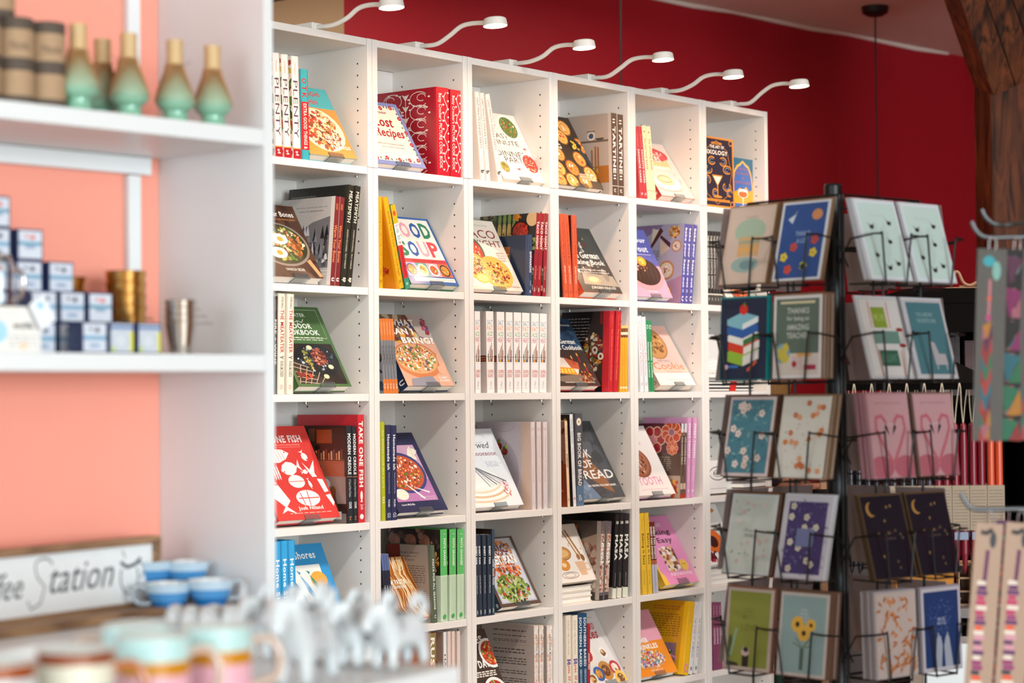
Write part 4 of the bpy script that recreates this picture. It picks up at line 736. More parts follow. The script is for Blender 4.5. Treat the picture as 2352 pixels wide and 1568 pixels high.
# gooseneck lamps clipped to the bookcase tops
BULB = mat('led_diffuser', .4, color='#fff8ea', emit=('#fff0d6', 9))
hx = [(.219, -.236, 2.408), (.633, -.243, 2.414), (1.052, -.231, 2.406), (1.440, -.238, 2.416), (1.838, -.232, 2.409), (2.247, -.227, 2.424)]
for k, (x, y, z) in enumerate(hx):
    t = empty('bookcase_lamp', loc=(x, .03, TOPZ), label=f'white gooseneck reading lamp glowing on top of the {ordn[k]} bookcase', cat='lamp', group='white lamps along the bookcase tops')
    m = MB(); m.box(-.019, 0, .0002, .019, .16, .024, bev=.0015); m.obj('lamp_base', PLASTIC, t)
    m = MB(); m.tube(smooth_path([(0, .01, .012), (0, -.02, .011), (0, -.065, .012), (0, -.11, .026+(z-2.41)), (0, -.15, .046+(z-2.41)), (0, -.19, .05+(z-2.41)), (0, y-.03+.03, z-TOPZ+.006)], 8), .0065, n=10); m.obj('gooseneck_arm', PLASTIC, t)
    m = MB(); m.lathe([(0, .011), (.027, .011), (.031, .008), (.034, -.011), (.0325, -.011)], '#ffffff', n=32); h = m.obj('lamp_head', PLASTIC, t, loc=(0, y-.03, z-TOPZ+.004), rot=(radians(-4), 0, 0))
    m = MB(); m.lathe([(0, -.0085), (.0325, -.0085)], '#ffffff', n=32); m.obj('diffuser', BULB, h)
    lamp('bookcase_lamp_light', 'AREA', (x, y, z-.014), 1.3, (1, .64, .40), (0, .12, -1), .055, .055, spread=radians(150))

# ------------------------------------------------------------------ books
TABLE = [
('s',0,0,'plenty',0.0391,0.0660,-2.21,0.2692,0.0262,0.190,0.008),
('s',0,0,'plenty',0.0703,0.0979,-2.30,0.2690,0.0269,0.190,0.008),
('s',0,0,'plenty',0.1049,0.1333,-1.70,0.2688,0.0276,0.190,0.008),
('s',0,0,'otk',0.1365,0.1657,-1.45,0.2384,0.0285,0.200,0.008),
('f',0,0,'otk',0.1798,0.3611,31.07,0.2336,0.1813,0.030,0.020),
('f',1,0,'lost',0.4323,0.6452,31.07,0.2228,0.2129,0.025,0.020),
('s',1,0,'betty',0.6778,0.7325,-0.82,0.2503,0.0533,0.230,0.008),
('s',1,0,'betty',0.7344,0.7802,0.26,0.2494,0.0447,0.230,0.008),
('s',2,0,'lastmin',0.8685,0.8913,-5.76,0.2547,0.0222,0.190,0.008),
('s',2,0,'lastmin',0.8933,0.9141,-6.09,0.2542,0.0202,0.190,0.008),
('s',2,0,'lastmin',0.9483,0.9706,-12.94,0.2574,0.0212,0.190,0.008),
('f',2,0,'lastmin',0.9882,1.1845,29.29,0.2442,0.1963,0.022,0.020),
('f',3,0,'savory',1.2452,1.4825,30.29,0.2723,0.2373,0.025,0.020),
('s',3,0,'tartine',1.5118,1.5406,-1.08,0.2585,0.0281,0.175,0.008),
('s',3,0,'tartine',1.5429,1.5731,-0.32,0.2577,0.0295,0.175,0.008),
('s',4,0,'favcake',1.6627,1.6818,-7.01,0.2298,0.0185,0.160,0.008),
('s',4,0,'favcake',1.6830,1.7009,-7.17,0.2303,0.0174,0.160,0.008),
('s',4,0,'vintage',1.7021,1.7253,-7.27,0.2355,0.0224,0.160,0.008),
('s',4,0,'vintage',1.7262,1.7503,-7.32,0.2351,0.0232,0.160,0.008),
('f',4,0,'cakes',1.7972,1.9885,33.83,0.2281,0.1913,0.030,0.020),
('f',5,0,'mixology',2.0385,2.2449,1.19,0.2357,0.2064,0.020,0.030),
('f',5,0,'sherlock',2.2649,2.3905,0.06,0.1809,0.1256,0.020,0.050),
('f',0,1,'bones',0.0438,0.2279,30.32,0.2311,0.1842,0.028,0.020),
('s',0,1,'bones',0.2382,0.2560,5.64,0.2400,0.0173,0.200,0.008),
('s',0,1,'bones',0.2569,0.2746,5.58,0.2394,0.0172,0.200,0.008),
('s',0,1,'meat',0.2787,0.3006,7.48,0.2747,0.0212,0.225,0.008),
('s',0,1,'meat',0.3023,0.3218,8.22,0.2747,0.0188,0.225,0.008),
('s',1,1,'vegan',0.4314,0.4472,-0.20,0.2509,0.0154,0.180,0.008),
('s',1,1,'vegan',0.5111,0.5345,-14.38,0.2553,0.0220,0.180,0.008),
('s',1,1,'soup',0.5399,0.5607,-14.92,0.2370,0.0196,0.190,0.008),
('f',1,1,'soup',0.5771,0.7825,31.25,0.2320,0.2054,0.028,0.020),
('f',2,1,'taco',0.8408,1.0757,28.98,0.2450,0.2349,0.018,0.020),
('s',2,1,'empan',1.0853,1.1019,1.47,0.1818,0.0162,0.190,0.008),
('s',2,1,'taco',1.1040,1.1228,5.55,0.2491,0.0182,0.220,0.008),
('s',2,1,'taco',1.1238,1.1437,5.41,0.2490,0.0193,0.220,0.008),
('s',2,1,'taco',1.1522,1.1691,3.58,0.2498,0.0164,0.220,0.008),
('s',3,1,'german',1.2603,1.2817,-4.79,0.2539,0.0209,0.190,0.008),
('s',3,1,'german',1.2828,1.3057,-4.92,0.2534,0.0222,0.190,0.008),
('s',3,1,'german',1.3090,1.3310,-1.59,0.2530,0.0214,0.190,0.008),
('f',3,1,'german',1.3760,1.5775,31.68,0.2478,0.2015,0.035,0.020),
('f',4,1,'heart',1.6515,1.8544,26.52,0.2558,0.2029,0.028,0.020),
('s',4,1,'heart',1.8799,1.9007,6.58,0.2625,0.0201,0.200,0.008),
('s',4,1,'heart',1.9025,1.9231,6.63,0.2616,0.0200,0.200,0.008),
('s',4,1,'heart',1.9252,1.9479,7.76,0.2625,0.0220,0.200,0.008),
('s',5,1,'manual',2.0403,2.0571,-0.67,0.2457,0.0165,0.180,0.008),
('s',5,1,'manual',2.0584,2.0767,-0.84,0.2459,0.0178,0.180,0.008),
('s',5,1,'manual',2.0785,2.0950,-1.10,0.2463,0.0161,0.180,0.008),
('s',5,1,'manual',2.0963,2.1121,-1.26,0.2464,0.0154,0.180,0.008),
('s',5,1,'manual',2.1134,2.1305,-1.43,0.2466,0.0167,0.180,0.008),
('f',5,1,'manual',2.1612,2.3789,23.97,0.2332,0.2177,0.028,0.020),
('s',0,2,'fire',0.0247,0.0392,1.17,0.2531,0.0141,0.190,0.008),
('s',0,2,'meateater',0.0404,0.0680,1.03,0.2603,0.0269,0.190,0.008),
('s',0,2,'meateater',0.0720,0.0990,1.18,0.2602,0.0264,0.190,0.008),
('f',0,2,'outdoor',0.1306,0.3324,30.48,0.2504,0.2019,0.032,0.020),
('s',1,2,'keeper',0.4477,0.4588,-4.57,0.2045,0.0108,0.170,0.008),
('s',1,2,'keeper',0.4601,0.4706,-4.70,0.2051,0.0103,0.170,0.008),
('s',1,2,'keeper',0.4721,0.4825,-4.88,0.2056,0.0101,0.170,0.008),
('s',1,2,'keeper',0.4836,0.4941,-4.96,0.2048,0.0102,0.170,0.008),
('s',1,2,'keeper',0.4955,0.5062,-5.14,0.2051,0.0104,0.170,0.008),
('f',1,2,'bring',0.5594,0.7582,30.44,0.2367,0.1988,0.032,0.020),
('s',2,2,'salt',0.8363,0.8609,-0.21,0.2349,0.0240,0.200,0.008),
('s',2,2,'salt',0.8892,0.9233,-0.68,0.2361,0.0332,0.200,0.008),
('s',2,2,'salt',0.9358,0.9709,0.04,0.2358,0.0342,0.200,0.008),
('s',2,2,'salt',0.9778,1.0094,0.10,0.2356,0.0308,0.200,0.008),
('s',2,2,'salt',1.0124,1.0478,0.55,0.2359,0.0345,0.200,0.008),
('s',2,2,'salt',1.0498,1.0864,0.91,0.2356,0.0356,0.200,0.008),
('s',2,2,'salt',1.0926,1.1305,1.08,0.2354,0.0370,0.200,0.008),
('s',2,2,'salt',1.1324,1.1670,1.55,0.2352,0.0337,0.200,0.008),
('f',3,2,'xmas',1.2424,1.4577,30.92,0.2462,0.2153,0.030,0.020),
('s',3,2,'xmas',1.4809,1.5038,3.03,0.2523,0.0223,0.190,0.008),
('s',3,2,'xmas',1.5072,1.5313,4.87,0.2532,0.0235,0.190,0.008),
('s',3,2,'thinyellow',1.5406,1.5521,2.70,0.2083,0.0113,0.140,0.008),
('s',3,2,'thinyellow',1.5545,1.5661,2.15,0.2086,0.0113,0.140,0.008),
('s',3,2,'thinyellow',1.5680,1.5796,1.79,0.2090,0.0113,0.140,0.008),
('s',4,2,'perfect',1.6497,1.6720,-2.72,0.2402,0.0218,0.190,0.008),
('s',4,2,'perfect',1.6744,1.6966,-3.17,0.2386,0.0216,0.190,0.008),
('s',4,2,'xcookie',1.6983,1.7117,-3.46,0.2276,0.0130,0.170,0.008),
('s',4,2,'xcookie',1.7137,1.7284,-3.79,0.2271,0.0143,0.170,0.008),
('f',4,2,'cookie',1.7787,1.9822,32.45,0.2340,0.2035,0.032,0.020),
('f',0,3,'fish',0.0553,0.2854,28.98,0.2768,0.2301,0.030,0.020),
('s',0,3,'creole',0.3022,0.3232,-1.15,0.2608,0.0205,0.190,0.008),
('s',0,3,'creole',0.3242,0.3416,-0.98,0.2593,0.0169,0.190,0.008),
('s',0,3,'fish',0.3437,0.3687,-0.21,0.2899,0.0244,0.228,0.008),
('s',1,3,'lime',0.4336,0.4522,-0.52,0.2693,0.0181,0.200,0.008),
('s',1,3,'ish',0.4546,0.4758,-0.17,0.2606,0.0207,0.190,0.008),
('s',1,3,'ish',0.4776,0.4980,0.03,0.2590,0.0199,0.190,0.008),
('f',1,3,'ish',0.5195,0.7264,32.26,0.2566,0.2069,0.025,0.020),
('f',2,3,'newly',0.8386,1.0688,29.05,0.2559,0.2302,0.025,0.020),
('s',2,3,'newly',1.0920,1.1136,-0.55,0.2595,0.0211,0.210,0.008),
('s',2,3,'newly',1.1178,1.1418,-0.09,0.2591,0.0235,0.210,0.008),
('s',2,3,'newly',1.1460,1.1703,0.42,0.2587,0.0236,0.210,0.008),
('s',3,3,'sour',1.2661,1.2796,-2.55,0.2600,0.0131,0.180,0.008),
('s',3,3,'wild',1.2943,1.3112,-3.03,0.2798,0.0164,0.200,0.008),
('s',3,3,'bread',1.3138,1.3492,-1.20,0.2815,0.0345,0.200,0.008),
('f',3,3,'bread',1.3680,1.5817,30.17,0.2744,0.2136,0.028,0.020),
('f',4,3,'sweet',1.6403,1.8583,29.96,0.2524,0.2180,0.025,0.020),
('s',4,3,'recipe',1.8654,1.8794,3.03,0.2426,0.0136,0.190,0.008),
('s',4,3,'recipe',1.8814,1.8954,3.64,0.2424,0.0136,0.190,0.008),
('s',4,3,'sweet',1.9029,1.9238,3.14,0.2610,0.0203,0.180,0.008),
('s',4,3,'sweet',1.9256,1.9496,5.00,0.2607,0.0233,0.180,0.008),
('s',0,4,'shores',0.0289,0.0540,-0.90,0.2618,0.0245,0.190,0.008),
('s',0,4,'shores',0.0556,0.0809,-1.17,0.2630,0.0246,0.190,0.008),
('s',0,4,'shores',0.0825,0.1079,-1.43,0.2625,0.0248,0.190,0.008),
('f',0,4,'shores',0.1282,0.3214,25.77,0.2482,0.1931,0.025,0.020),
('s',1,4,'fresh',0.4550,0.4647,-6.72,0.2063,0.0094,0.170,0.008),
('s',1,4,'fresh',0.4656,0.4744,-6.75,0.2060,0.0085,0.170,0.008),
('s',1,4,'fresh',0.4753,0.4850,-6.77,0.2055,0.0094,0.170,0.008),
('f',1,4,'fresh',0.5038,0.6432,29.02,0.1927,0.1394,0.022,0.020),
('s',1,4,'seasons',0.6462,0.6629,-2.75,0.2165,0.0163,0.165,0.008),
('s',1,4,'granny',0.6770,0.7068,0.02,0.2584,0.0290,0.205,0.008),
('s',1,4,'granny',0.7134,0.7427,0.70,0.2567,0.0286,0.205,0.008),
('s',1,4,'granny',0.7474,0.7779,0.71,0.2549,0.0297,0.205,0.008),
('s',2,4,'sheet',0.8329,0.8446,-1.15,0.2358,0.0114,0.170,0.008),
('s',2,4,'sheet',0.8475,0.8604,-1.69,0.2352,0.0126,0.170,0.008),
('s',2,4,'sheet',0.8651,0.8788,-0.21,0.2338,0.0134,0.170,0.008),
('s',2,4,'sheet',0.8859,0.9010,0.32,0.2325,0.0148,0.170,0.008),
('s',2,4,'cookgood',0.9034,0.9159,0.35,0.2472,0.0122,0.190,0.008),
('f',2,4,'sheet',0.9611,1.1499,30.46,0.2261,0.1888,0.022,0.020),
('s',3,4,'flavor',1.4206,1.4397,3.59,0.2429,0.0186,0.190,0.008),
('s',3,4,'flavor',1.4469,1.4680,5.25,0.2417,0.0204,0.190,0.008),
('s',3,4,'masa',1.4884,1.5090,5.22,0.2622,0.0200,0.210,0.008),
('s',3,4,'masa',1.5131,1.5366,4.77,0.2614,0.0228,0.210,0.008),
('s',3,4,'masa',1.5435,1.5713,3.30,0.2609,0.0270,0.210,0.008),
('s',4,4,'easy',1.6512,1.6797,-3.74,0.2571,0.0278,0.170,0.008),
('s',4,4,'easy',1.6821,1.7076,-4.19,0.2570,0.0248,0.170,0.008),
('s',4,4,'sweets',1.7094,1.7239,-4.50,0.2289,0.0142,0.170,0.008),
('s',4,4,'sweets',1.7252,1.7396,-4.62,0.2285,0.0140,0.170,0.008),
('f',4,4,'easy',1.7954,1.9885,30.96,0.2483,0.1931,0.028,0.020),
('s',1,5,'rustic',0.6226,0.6521,1.09,0.2520,0.0288,0.170,0.008),
('s',1,5,'harvest',0.6856,0.7006,0.26,0.2502,0.0146,0.170,0.008),
('s',1,5,'cream',0.7062,0.7194,0.05,0.2508,0.0128,0.170,0.008),
('s',1,5,'cream',0.7232,0.7364,0.27,0.2492,0.0129,0.170,0.008),
('s',1,5,'cream',0.7459,0.7592,0.27,0.2471,0.0130,0.170,0.008),
('f',2,5,'day',0.8255,1.0036,25.92,0.2332,0.1781,0.025,0.020),
('s',2,5,'marble',1.0969,1.1177,-0.04,0.2319,0.0203,0.200,0.008),
('s',2,5,'marble',1.1198,1.1418,0.32,0.2298,0.0214,0.200,0.008),
('s',2,5,'marble',1.1575,1.1839,0.09,0.2264,0.0257,0.200,0.008),
('s',3,5,'pies',1.2512,1.2793,-0.11,0.2483,0.0274,0.180,0.008),
('s',3,5,'pies',1.2826,1.3120,-0.07,0.2456,0.0287,0.180,0.008),
('s',3,5,'southern',1.3142,1.3350,0.10,0.2500,0.0203,0.180,0.008),
('s',3,5,'southern',1.3361,1.3570,-0.04,0.2482,0.0204,0.180,0.008),
('s',3,5,'amish',1.3581,1.3714,0.62,0.2151,0.0129,0.150,0.008),
('f',3,5,'states',1.3921,1.5865,32.16,0.2491,0.1944,0.025,0.020),
('f',4,5,'sprinkle',1.6491,1.8599,30.74,0.2254,0.2108,0.025,0.020),
('s',4,5,'yellow',1.8694,1.9013,10.94,0.2378,0.0305,0.200,0.008),
('s',4,5,'sprinkle',1.9039,1.9264,10.29,0.2351,0.0215,0.180,0.008),
('s',4,5,'sprinkle',1.9334,1.9546,8.60,0.2327,0.0205,0.180,0.008),
('s',5,5,'cocktail',2.0524,2.0693,-1.50,0.2240,0.0165,0.170,0.008),
('s',5,5,'cocktail',2.0706,2.0875,-1.69,0.2227,0.0165,0.170,0.008),
('s',5,5,'cocktail',2.0888,2.1059,-1.88,0.2214,0.0166,0.170,0.008),
]
LB = {  # key: (label when it faces out, label of an upright copy, category words)
 'plenty': ('', 'white cookbook with tall plum lettering and a red foot'),
 'otk': ('face-out cookbook with turquoise top and orange pasta bake, behind the two-tone spine', 'turquoise and red spine beside the three white ones'),
 'lost': ('lilac-edged cookbook with rose border and red script, propped in the top bay', ''),
 'betty': ('', 'fat glossy red cookbook with white vine ornament'),
 'lastmin': ('cream dinner party cookbook facing out, plates and wine glasses drawn on it', 'slim cream spine with fine dark capitals, leaning'),
 'savory': ('dark brown cookbook covered in round pastries, propped in the fourth top bay', ''),
 'tartine': ('', 'taupe spine with wide white capitals'),
 'favcake': ('', 'thin coral red spine about cakes, leaning'), 'vintage': ('', 'pale yellow spine with brown lettering, leaning'),
 'cakes': ('cake cookbook facing out, strawberry slice on a plate, in the fifth top bay', ''),
 'mixology': ('gilt-edged dark cocktail book with martini glass, upright in the last top bay', ''),
 'sherlock': ('small blue and orange cocktail book with Moorish arch, in the last top bay', ''),
 'bones': ('brown cookbook facing out with fried eggs in a skillet', 'maroon spine with orange lettering'),
 'meat': ('', 'tall dark olive spine with cream capitals'), 'vegan': ('', 'golden yellow vegan cookbook'),
 'soup': ('blue-framed soup cookbook with big multicoloured letters, facing out', 'yellow, white, red and green striped spine leaning against the yellow ones'),
 'taco': ('pale taco cookbook with tortillas and dark red title, facing out', 'dark red glossy spine with white capitals, chilli photo cover'),
 'empan': ('', 'short navy cookbook standing in front of the dark red ones'),
 'german': ('dark brown baking book with dough and flour, facing out', 'orange-red spine with brown serif title'),
 'heart': ('blue and pink cookbook with chocolate loaf, facing out', 'violet spine with fat white lower-case letters'),
 'manual': ('grey cocktail book with amber drink, facing out behind the card spinner', 'charcoal spine with small cream capitals'),
 'fire': ('', 'dark brown slim spine beside the cream ones'), 'outdoor': ('green outdoor cookbook with grilled steak in a pan, facing out', ''),
 'meateater': ('', 'cream spine with widely spaced red capitals'), 'keeper': ('', 'thin grey spine with orange head and foot'),
 'bring': ('cookbook facing out with a bowl of roast vegetables and white title', ''), 'salt': ('', 'thick white book with four coloured words on its spine'),
 'xmas': ('Christmas cookbook with gingerbread house and candles, facing out', 'bright red spine with faint gold title'),
 'thinyellow': ('', 'very thin yellow spine with brown stripes at its head'), 'perfect': ('', 'white spine with pink serif title, leaning'),
 'xcookie': ('', 'thin green spine with white lettering'), 'cookie': ('pink cookie cookbook with a giant chocolate cookie, facing out', ''),
 'fish': ('large red cookbook covered with white cut-out fish, facing out', 'tall red cookbook with white capitals at the end of the bay'),
 'creole': ('', 'dark grey spine with white condensed capitals'), 'lime': ('', 'lime green spine beside the two navy ones'),
 'ish': ('navy cookbook with a pan of red stew, facing out', 'navy spine with white rounded lettering'),
 'newly': ('white cookbook with stacked plates and cutlery, facing out', 'pale pink-white spine with rose lettering'),
 'sour': ('', 'thin peach spine about sourdough'), 'wild': ('', 'thin white spine with blue-grey capitals'),
 'bread': ('charcoal bread book with twisted loaf and white title, facing out', 'thick grey spine with round cream seal'),
 'sweet': ('white dessert cookbook with pink capitals and chocolate cookie, facing out', 'pink spine with white capitals'),
 'recipe': ('', 'thin brown spine with silver head, flower biscuits on its cover'),
 'shores': ('sky blue seafood cookbook with fish drawings, facing out', 'sky blue spine with white serif letters'),
 'fresh': ('small pasta cookbook with golden noodles, facing out', 'thin dark spine with blue head'),
 'seasons': ('', 'grey-green spine of the pasta book with taupe back cover'), 'granny': ('', 'green gingham spine'),
 'sheet': ('cookbook with a tray of broccoli and shrimp, facing out', 'slate blue spine with white condensed capitals'),
 'cookgood': ('', 'taller steel blue spine beside the slate ones'), 'flavor': ('', 'speckled red and white spine with grey head'),
 'masa': ('', 'black spine with large cream capitals and pale foot'),
 'easy': ('hot pink baking book with a tray of bars, facing out', 'mustard yellow spine with dark serif title'),
 'sweets': ('', 'thin brown spine with pale grey foot'), 'rustic': ('', 'orange and brown spine with tall white capitals'),
 'harvest': ('', 'white spine with small capitals, photo cover'), 'cream': ('', 'beige-pink spine with faint red title'),
 'day': ('dark wood-grain cookbook with two white bowls, facing out low down', ''), 'marble': ('', 'orange and white marbled spine'),
 'states': ('white pie cookbook with red script and many pies, facing out', ''), 'pies': ('', 'cream spine with red script and blue figures'),
 'southern': ('', 'deep blue spine with white serif capitals'), 'amish': ('', 'short red spine beside the pie book'),
 'sprinkle': ('pink and orange cookbook with a heap of sprinkles, facing out', 'white spine with coloured letters, leaning'),
 'yellow': ('', 'large sun-yellow cookbook leaning against the white ones'), 'cocktail': ('', 'plum spine with pale capitals')}
RW = ['top', 'second', 'third', 'fourth', 'fifth', 'sixth']
ORD = ['first', 'second', 'third', 'fourth', 'fifth', 'sixth', 'seventh', 'eighth']
def cover_mesh(w, t, h, c, soft, spine_x):
    """hardcover case: w wide, t thick (y), h high; the spine on the x = 0 side."""
    b = .0012 if soft else .0028
    mb = MB(); mb.box(0, 0, 0, w, b, h, c, bev=.0004); mb.box(0, t-b, 0, w, t, h, c, bev=.0004); mb.box(0, b*.5, 0, b, t-b*.5, h, c); return mb
def book_up(x, z, ang, h, th, dep, Y, key):
    D = DSG[key]; t = empty('book'); a = radians(ang)
    # local: x thickness, y depth, z height; pivot on the lower corner towards which it leans
    off = th if ang > 0 else 0
    t.matrix_world = Matrix.Translation((x+off, Y, z+.0004)) @ Matrix.Rotation(a, 4, 'Y') @ Matrix.Translation((-off, 0, 0))
    b = .0012 if D['soft'] else .0026
    mb = MB(); c = D['cover']
    mb.box(0, 0, 0, b, dep, h, c, bev=.0004); mb.box(th-b, 0, 0, th, dep, h, c, bev=.0004); mb.box(b*.5, 0, 0, th-b*.5, b, h, c)
    if D['spine']: k = K(th, h, hash_(key)); D['spine'](k); k.put(mb, (0, 0, 0), (1, 0, 0), (0, 0, 1))
    if D['back']: k = K(dep, h, hash_(key)+1); D['back'](k); k.put(mb, (0, dep, 0), (0, -1, 0), (0, 0, 1))
    mb.obj('cover', PRINT, t)
    g = 0.0004 if D['soft'] else .003
    mb = MB(); mb.box(b, b, g, th-b, dep-g, h-g); mb.obj('page_block', PAGE, t)
    return t
def hash_(s): return sum(ord(c)*(i+3) for i, c in enumerate(s))
def book_face(x, z, ang, h, w, th, Y, key):
    D = DSG[key]; t = empty('book'); a = radians(ang); b = .0012 if D['soft'] else .0028
    zz = z+th*sin(a)+.0046
    t.matrix_world = Matrix.Translation((x, Y, zz)) @ Matrix.Rotation(-a, 4, 'X')
    mb = cover_mesh(w, th, h, D['cover'], D['soft'], 0)
    k = K(w, h, hash_(key)); D['front'](k); k.put(mb, (0, 0, 0), (1, 0, 0), (0, 0, 1))
    if D['spine']: k = K(th, h, 5); D['spine'](k); k.put(mb, (0, th, 0), (0, -1, 0), (0, 0, 1))
    mb.obj('cover', PRINT, t)
    g = 0.0004 if D['soft'] else .003
    mb = MB(); mb.box(b, b, g, w-g, th-b, h-g); mb.obj('page_block', PAGE, t)
    return t
def easel(x, z, ang, th, Y, h):
    t = empty('book_stand', loc=(x, Y, z+.0002)); a = radians(ang); n = Vector((0, cos(a), -sin(a))); u = Vector((0, sin(a), cos(a)))
    O = Vector((0, 0, th*sin(a)+.0046-.0002)); q = O+n*(th+.0012)-u*.0006     # just behind the book's lower edge
    m = MB(); m.obox(q+u*.07, (.028, 0, 0), n*.001, u*.07); m.obj('back_rest', CLEAR, t)
    l = O-n*.0015-u*.0018; m = MB(); m.obox((l+q-u*.0012)/2, (.028, 0, 0), (q-l)/2, u*.0009); m.obox(l+u*.006, (.028, 0, 0), n*.0009, u*.008); m.obj('ledge', CLEAR, t)
    foot = Vector((0, min(.2, q.y+.09), .001)); top = q+u*.09+n*.001; m = MB(); d = (foot-top)/2; m.obox((foot+top)/2, (.02, 0, 0), d, d.cross(Vector((1, 0, 0))).normalized()*.001); m.obj('rear_leg', CLEAR, t)
    return t
cnt = {}; tot = {}
for r_ in TABLE:
    kk = (r_[0], r_[1], r_[2], r_[3]); tot[kk] = tot.get(kk, 0)+1
for kind, c, r, key, x0, x1, ang, h, w, d, Y in TABLE:
    kk = (kind, c, r, key); i = cnt.get(kk, 0); cnt[kk] = i+1; n = tot[kk]; z = ZS[r]
    if kind == 's':
        w_ = min(w, .0005+(x1-x0)*cos(radians(ang)))
        t = book_up(x0, z, ang, h, w_, d, Y, key)
        lab = LB[key][1]
        if n > 1: lab += f', {ORD[i]} of {("two" if n == 2 else "three" if n == 3 else "four" if n == 4 else "five" if n == 5 else "eight")}'; setp(t, group=f'{LB[key][1]} copies'[:70])
        else: setp(t, group=f'upright cookbooks in the {RW[r]} bay of the {ordn[c]} bookcase')
    else:
        t = book_face(x0, z, ang, h, w, d, Y, key); lab = LB[key][0]; setp(t, group=f'cookbooks facing out on stands, {RW[r]} row')
        if ang > 8:
            e = easel((x0+x1)/2+.01, z, ang, d, Y, h); bare = lab.split(',')[0].split(' with ')[0].replace(' facing out', '').replace(' covered in round pastries', '').replace(' covered', '')
            setp(e, f'clear acrylic stand under the {bare}', 'book stand', 'clear acrylic book stands')
    setp(t, lab, 'book')
# books lying flat and standing behind the spinner in the last bookcase, a stack under the illustrated one
def flat_book(x, y, z, w, d, h, rz, c, edge, label, group, spine=None):
    t = empty('book', loc=(x, y, z), rz=rz, label=label, cat='book', group=group)
    m = MB(); m.box(0, 0, 0, w, d, .0025, c, bev=.0005); m.box(0, 0, h-.0025, w, d, h, c, bev=.0005); m.box(0, d-.003, .001, w, d, h-.001, edge or c); m.obj('cover', PRINT, t)
    m = MB(); m.box(.003, .003, .0025, w-.003, d-.003, h-.0025); m.obj('page_block', PAGE, t)
    if spine: m = MB(); m.box(w*.5, -.0008, .0005, w*.62, d, h+.0006, spine); m.obj('paper_band', PRINT, t)
    return t
zt = ZS[4]+.0004
for i in range(3): flat_book(3*PW+.043+.003*i, .03+.002*i, zt+i*.0172, .165, .2, .0168, 0, '#f1e4d6', None, 'cream boxed book lying flat under the kitchen-tool cover, '+('lowest', 'middle', 'uppermost')[i]+' of three', 'cream books stacked flat')
def f_tools(k):
    k.r(0, 0, 1, 1, '#eee4da'); c = '#9a6a3c'
    k.ring(.25, .82, .14, .08, .004, c); k.p([(.1, .7), (.4, .7), (.36, .86), (.16, .86)], '#8a7a70'); k.e(.35, .5, .24, .12, '#c98f4c'); k.e(.35, .5, .18, .07, '#e0b478'); k.ring(.35, .5, .24, .12, .002, '#5c3c20')
    k.c([(.66, .9), (.84, .42)], .008, '#a4713f'); k.e(.86, .4, .05, .06, '#8f5c30'); k.c([(.58, .9), (.74, .46)], .006, '#b5824c'); k.e(.75, .42, .045, .055, '#a4713f')
    k.e(.3, .3, .15, .1, '#d98f3c'); k.e(.3, .3, .06, .04, '#f2d0a0'); k.p([(.6, .34), (.86, .34), (.82, .1), (.66, .1)], '#e3b995'); k.ring(.9, .24, .06, .06, .004, '#e3b995'); k.ring(.36, .12, .22, .055, .002, '#8f7a6a'); k.ring(.36, .12, .14, .035, .0015, '#8f7a6a')
    k.bl(.5, .65, .45, .3, 10, ['#5c5048', '#8f6a4c'], .004)
DSG['tools'] = dict(cover='#eee4da', spine=None, front=f_tools, back=None, soft=False)
t = book_face(3*PW+.035, zt+.053, 27, .19, .185, .016, .02, 'tools'); setp(t, 'white cookbook with drawn kitchen tools, propped on the flat cream stack', 'book', 'cookbooks facing out on stands, fifth row')
def f_papaya(k): k.r(0, 0, 1, 1, '#efece8'); k.e(.45, .4, .32, .2, '#e5702c'); k.e(.47, .38, .14, .1, '#3a1c1c'); k.bl(.5, .12, .42, .1, 40, ['#5c1424', '#2c1a2a', '#c9303a', '#8f2438'], .012); k.t('BOWLS', .1, .78, .7, .88, '#4a4a50', 1); k.e(.75, .9, .12, .04, '#d98a2c'); k.e(.6, .88, .06, .03, '#4f7a2c')
DSG['papaya'] = dict(cover='#efece8', spine=None, front=f_papaya, back=None, soft=False)
t = book_face(5*PW+.03, ZS[4]+.052, 26, .215, .19, .02, .02, 'papaya'); setp(t, 'white cookbook with halved papaya and dark berries, beside the card spinner', 'book', 'cookbooks facing out on stands, fifth row')
for i in range(3): flat_book(5*PW+.035+.004*i, .02, ZS[4]+.0004+i*.0168, .26, .19, .0164, radians(2*i), '#efede9', None, 'white book lying flat beneath the papaya cookbook, '+('lowest', 'middle', 'uppermost')[i]+' of three', 'white books stacked flat')
for i in range(3): flat_book(5*PW+.03+.004*i, .02, ZS[2]+.0004+i*.0115, .29, .2, .0112, 0, '#22242a', '#22242a', 'black hardcover lying flat with a red paper band, '+('lowest', 'middle', 'uppermost')[i]+' of three', 'black hardcovers stacked flat', '#c42b26')
def f_teal(k): k.r(0, 0, 1, 1, '#1f3f42'); k.ring(.5, .5, .44, .46, .003, '#d98a4a', n=4); k.bl(.5, .5, .45, .45, 40, ['#245a58', '#1a3438', '#2f6a60'], .012); k.e(.45, .42, .28, .14, '#d9372c', 180, 360); k.e(.45, .42, .24, .12, '#f0a030', 180, 360); k.r(.43, .08, .47, .3, '#dfe6e2'); k.e(.45, .42, .28, .03, '#f0d0c8'); k.bl(.45, .6, .2, .1, 16, ['#d9a02c', '#8fa43c'], .01); k.t('COCKTAIL', .1, .78, .7, .86, '#e9c05a', 2)
def f_moon(k): k.r(0, 0, 1, 1, '#e9e3df'); k.e(.5, .3, .4, .12, '#f3efec'); k.ring(.4, .35, .2, .04, .0015, '#d9c2b4'); k.ring(.5, .2, .3, .05, .0015, '#d9c2b4'); k.t('tea', .2, .08, .6, .12, '#8f8a86')
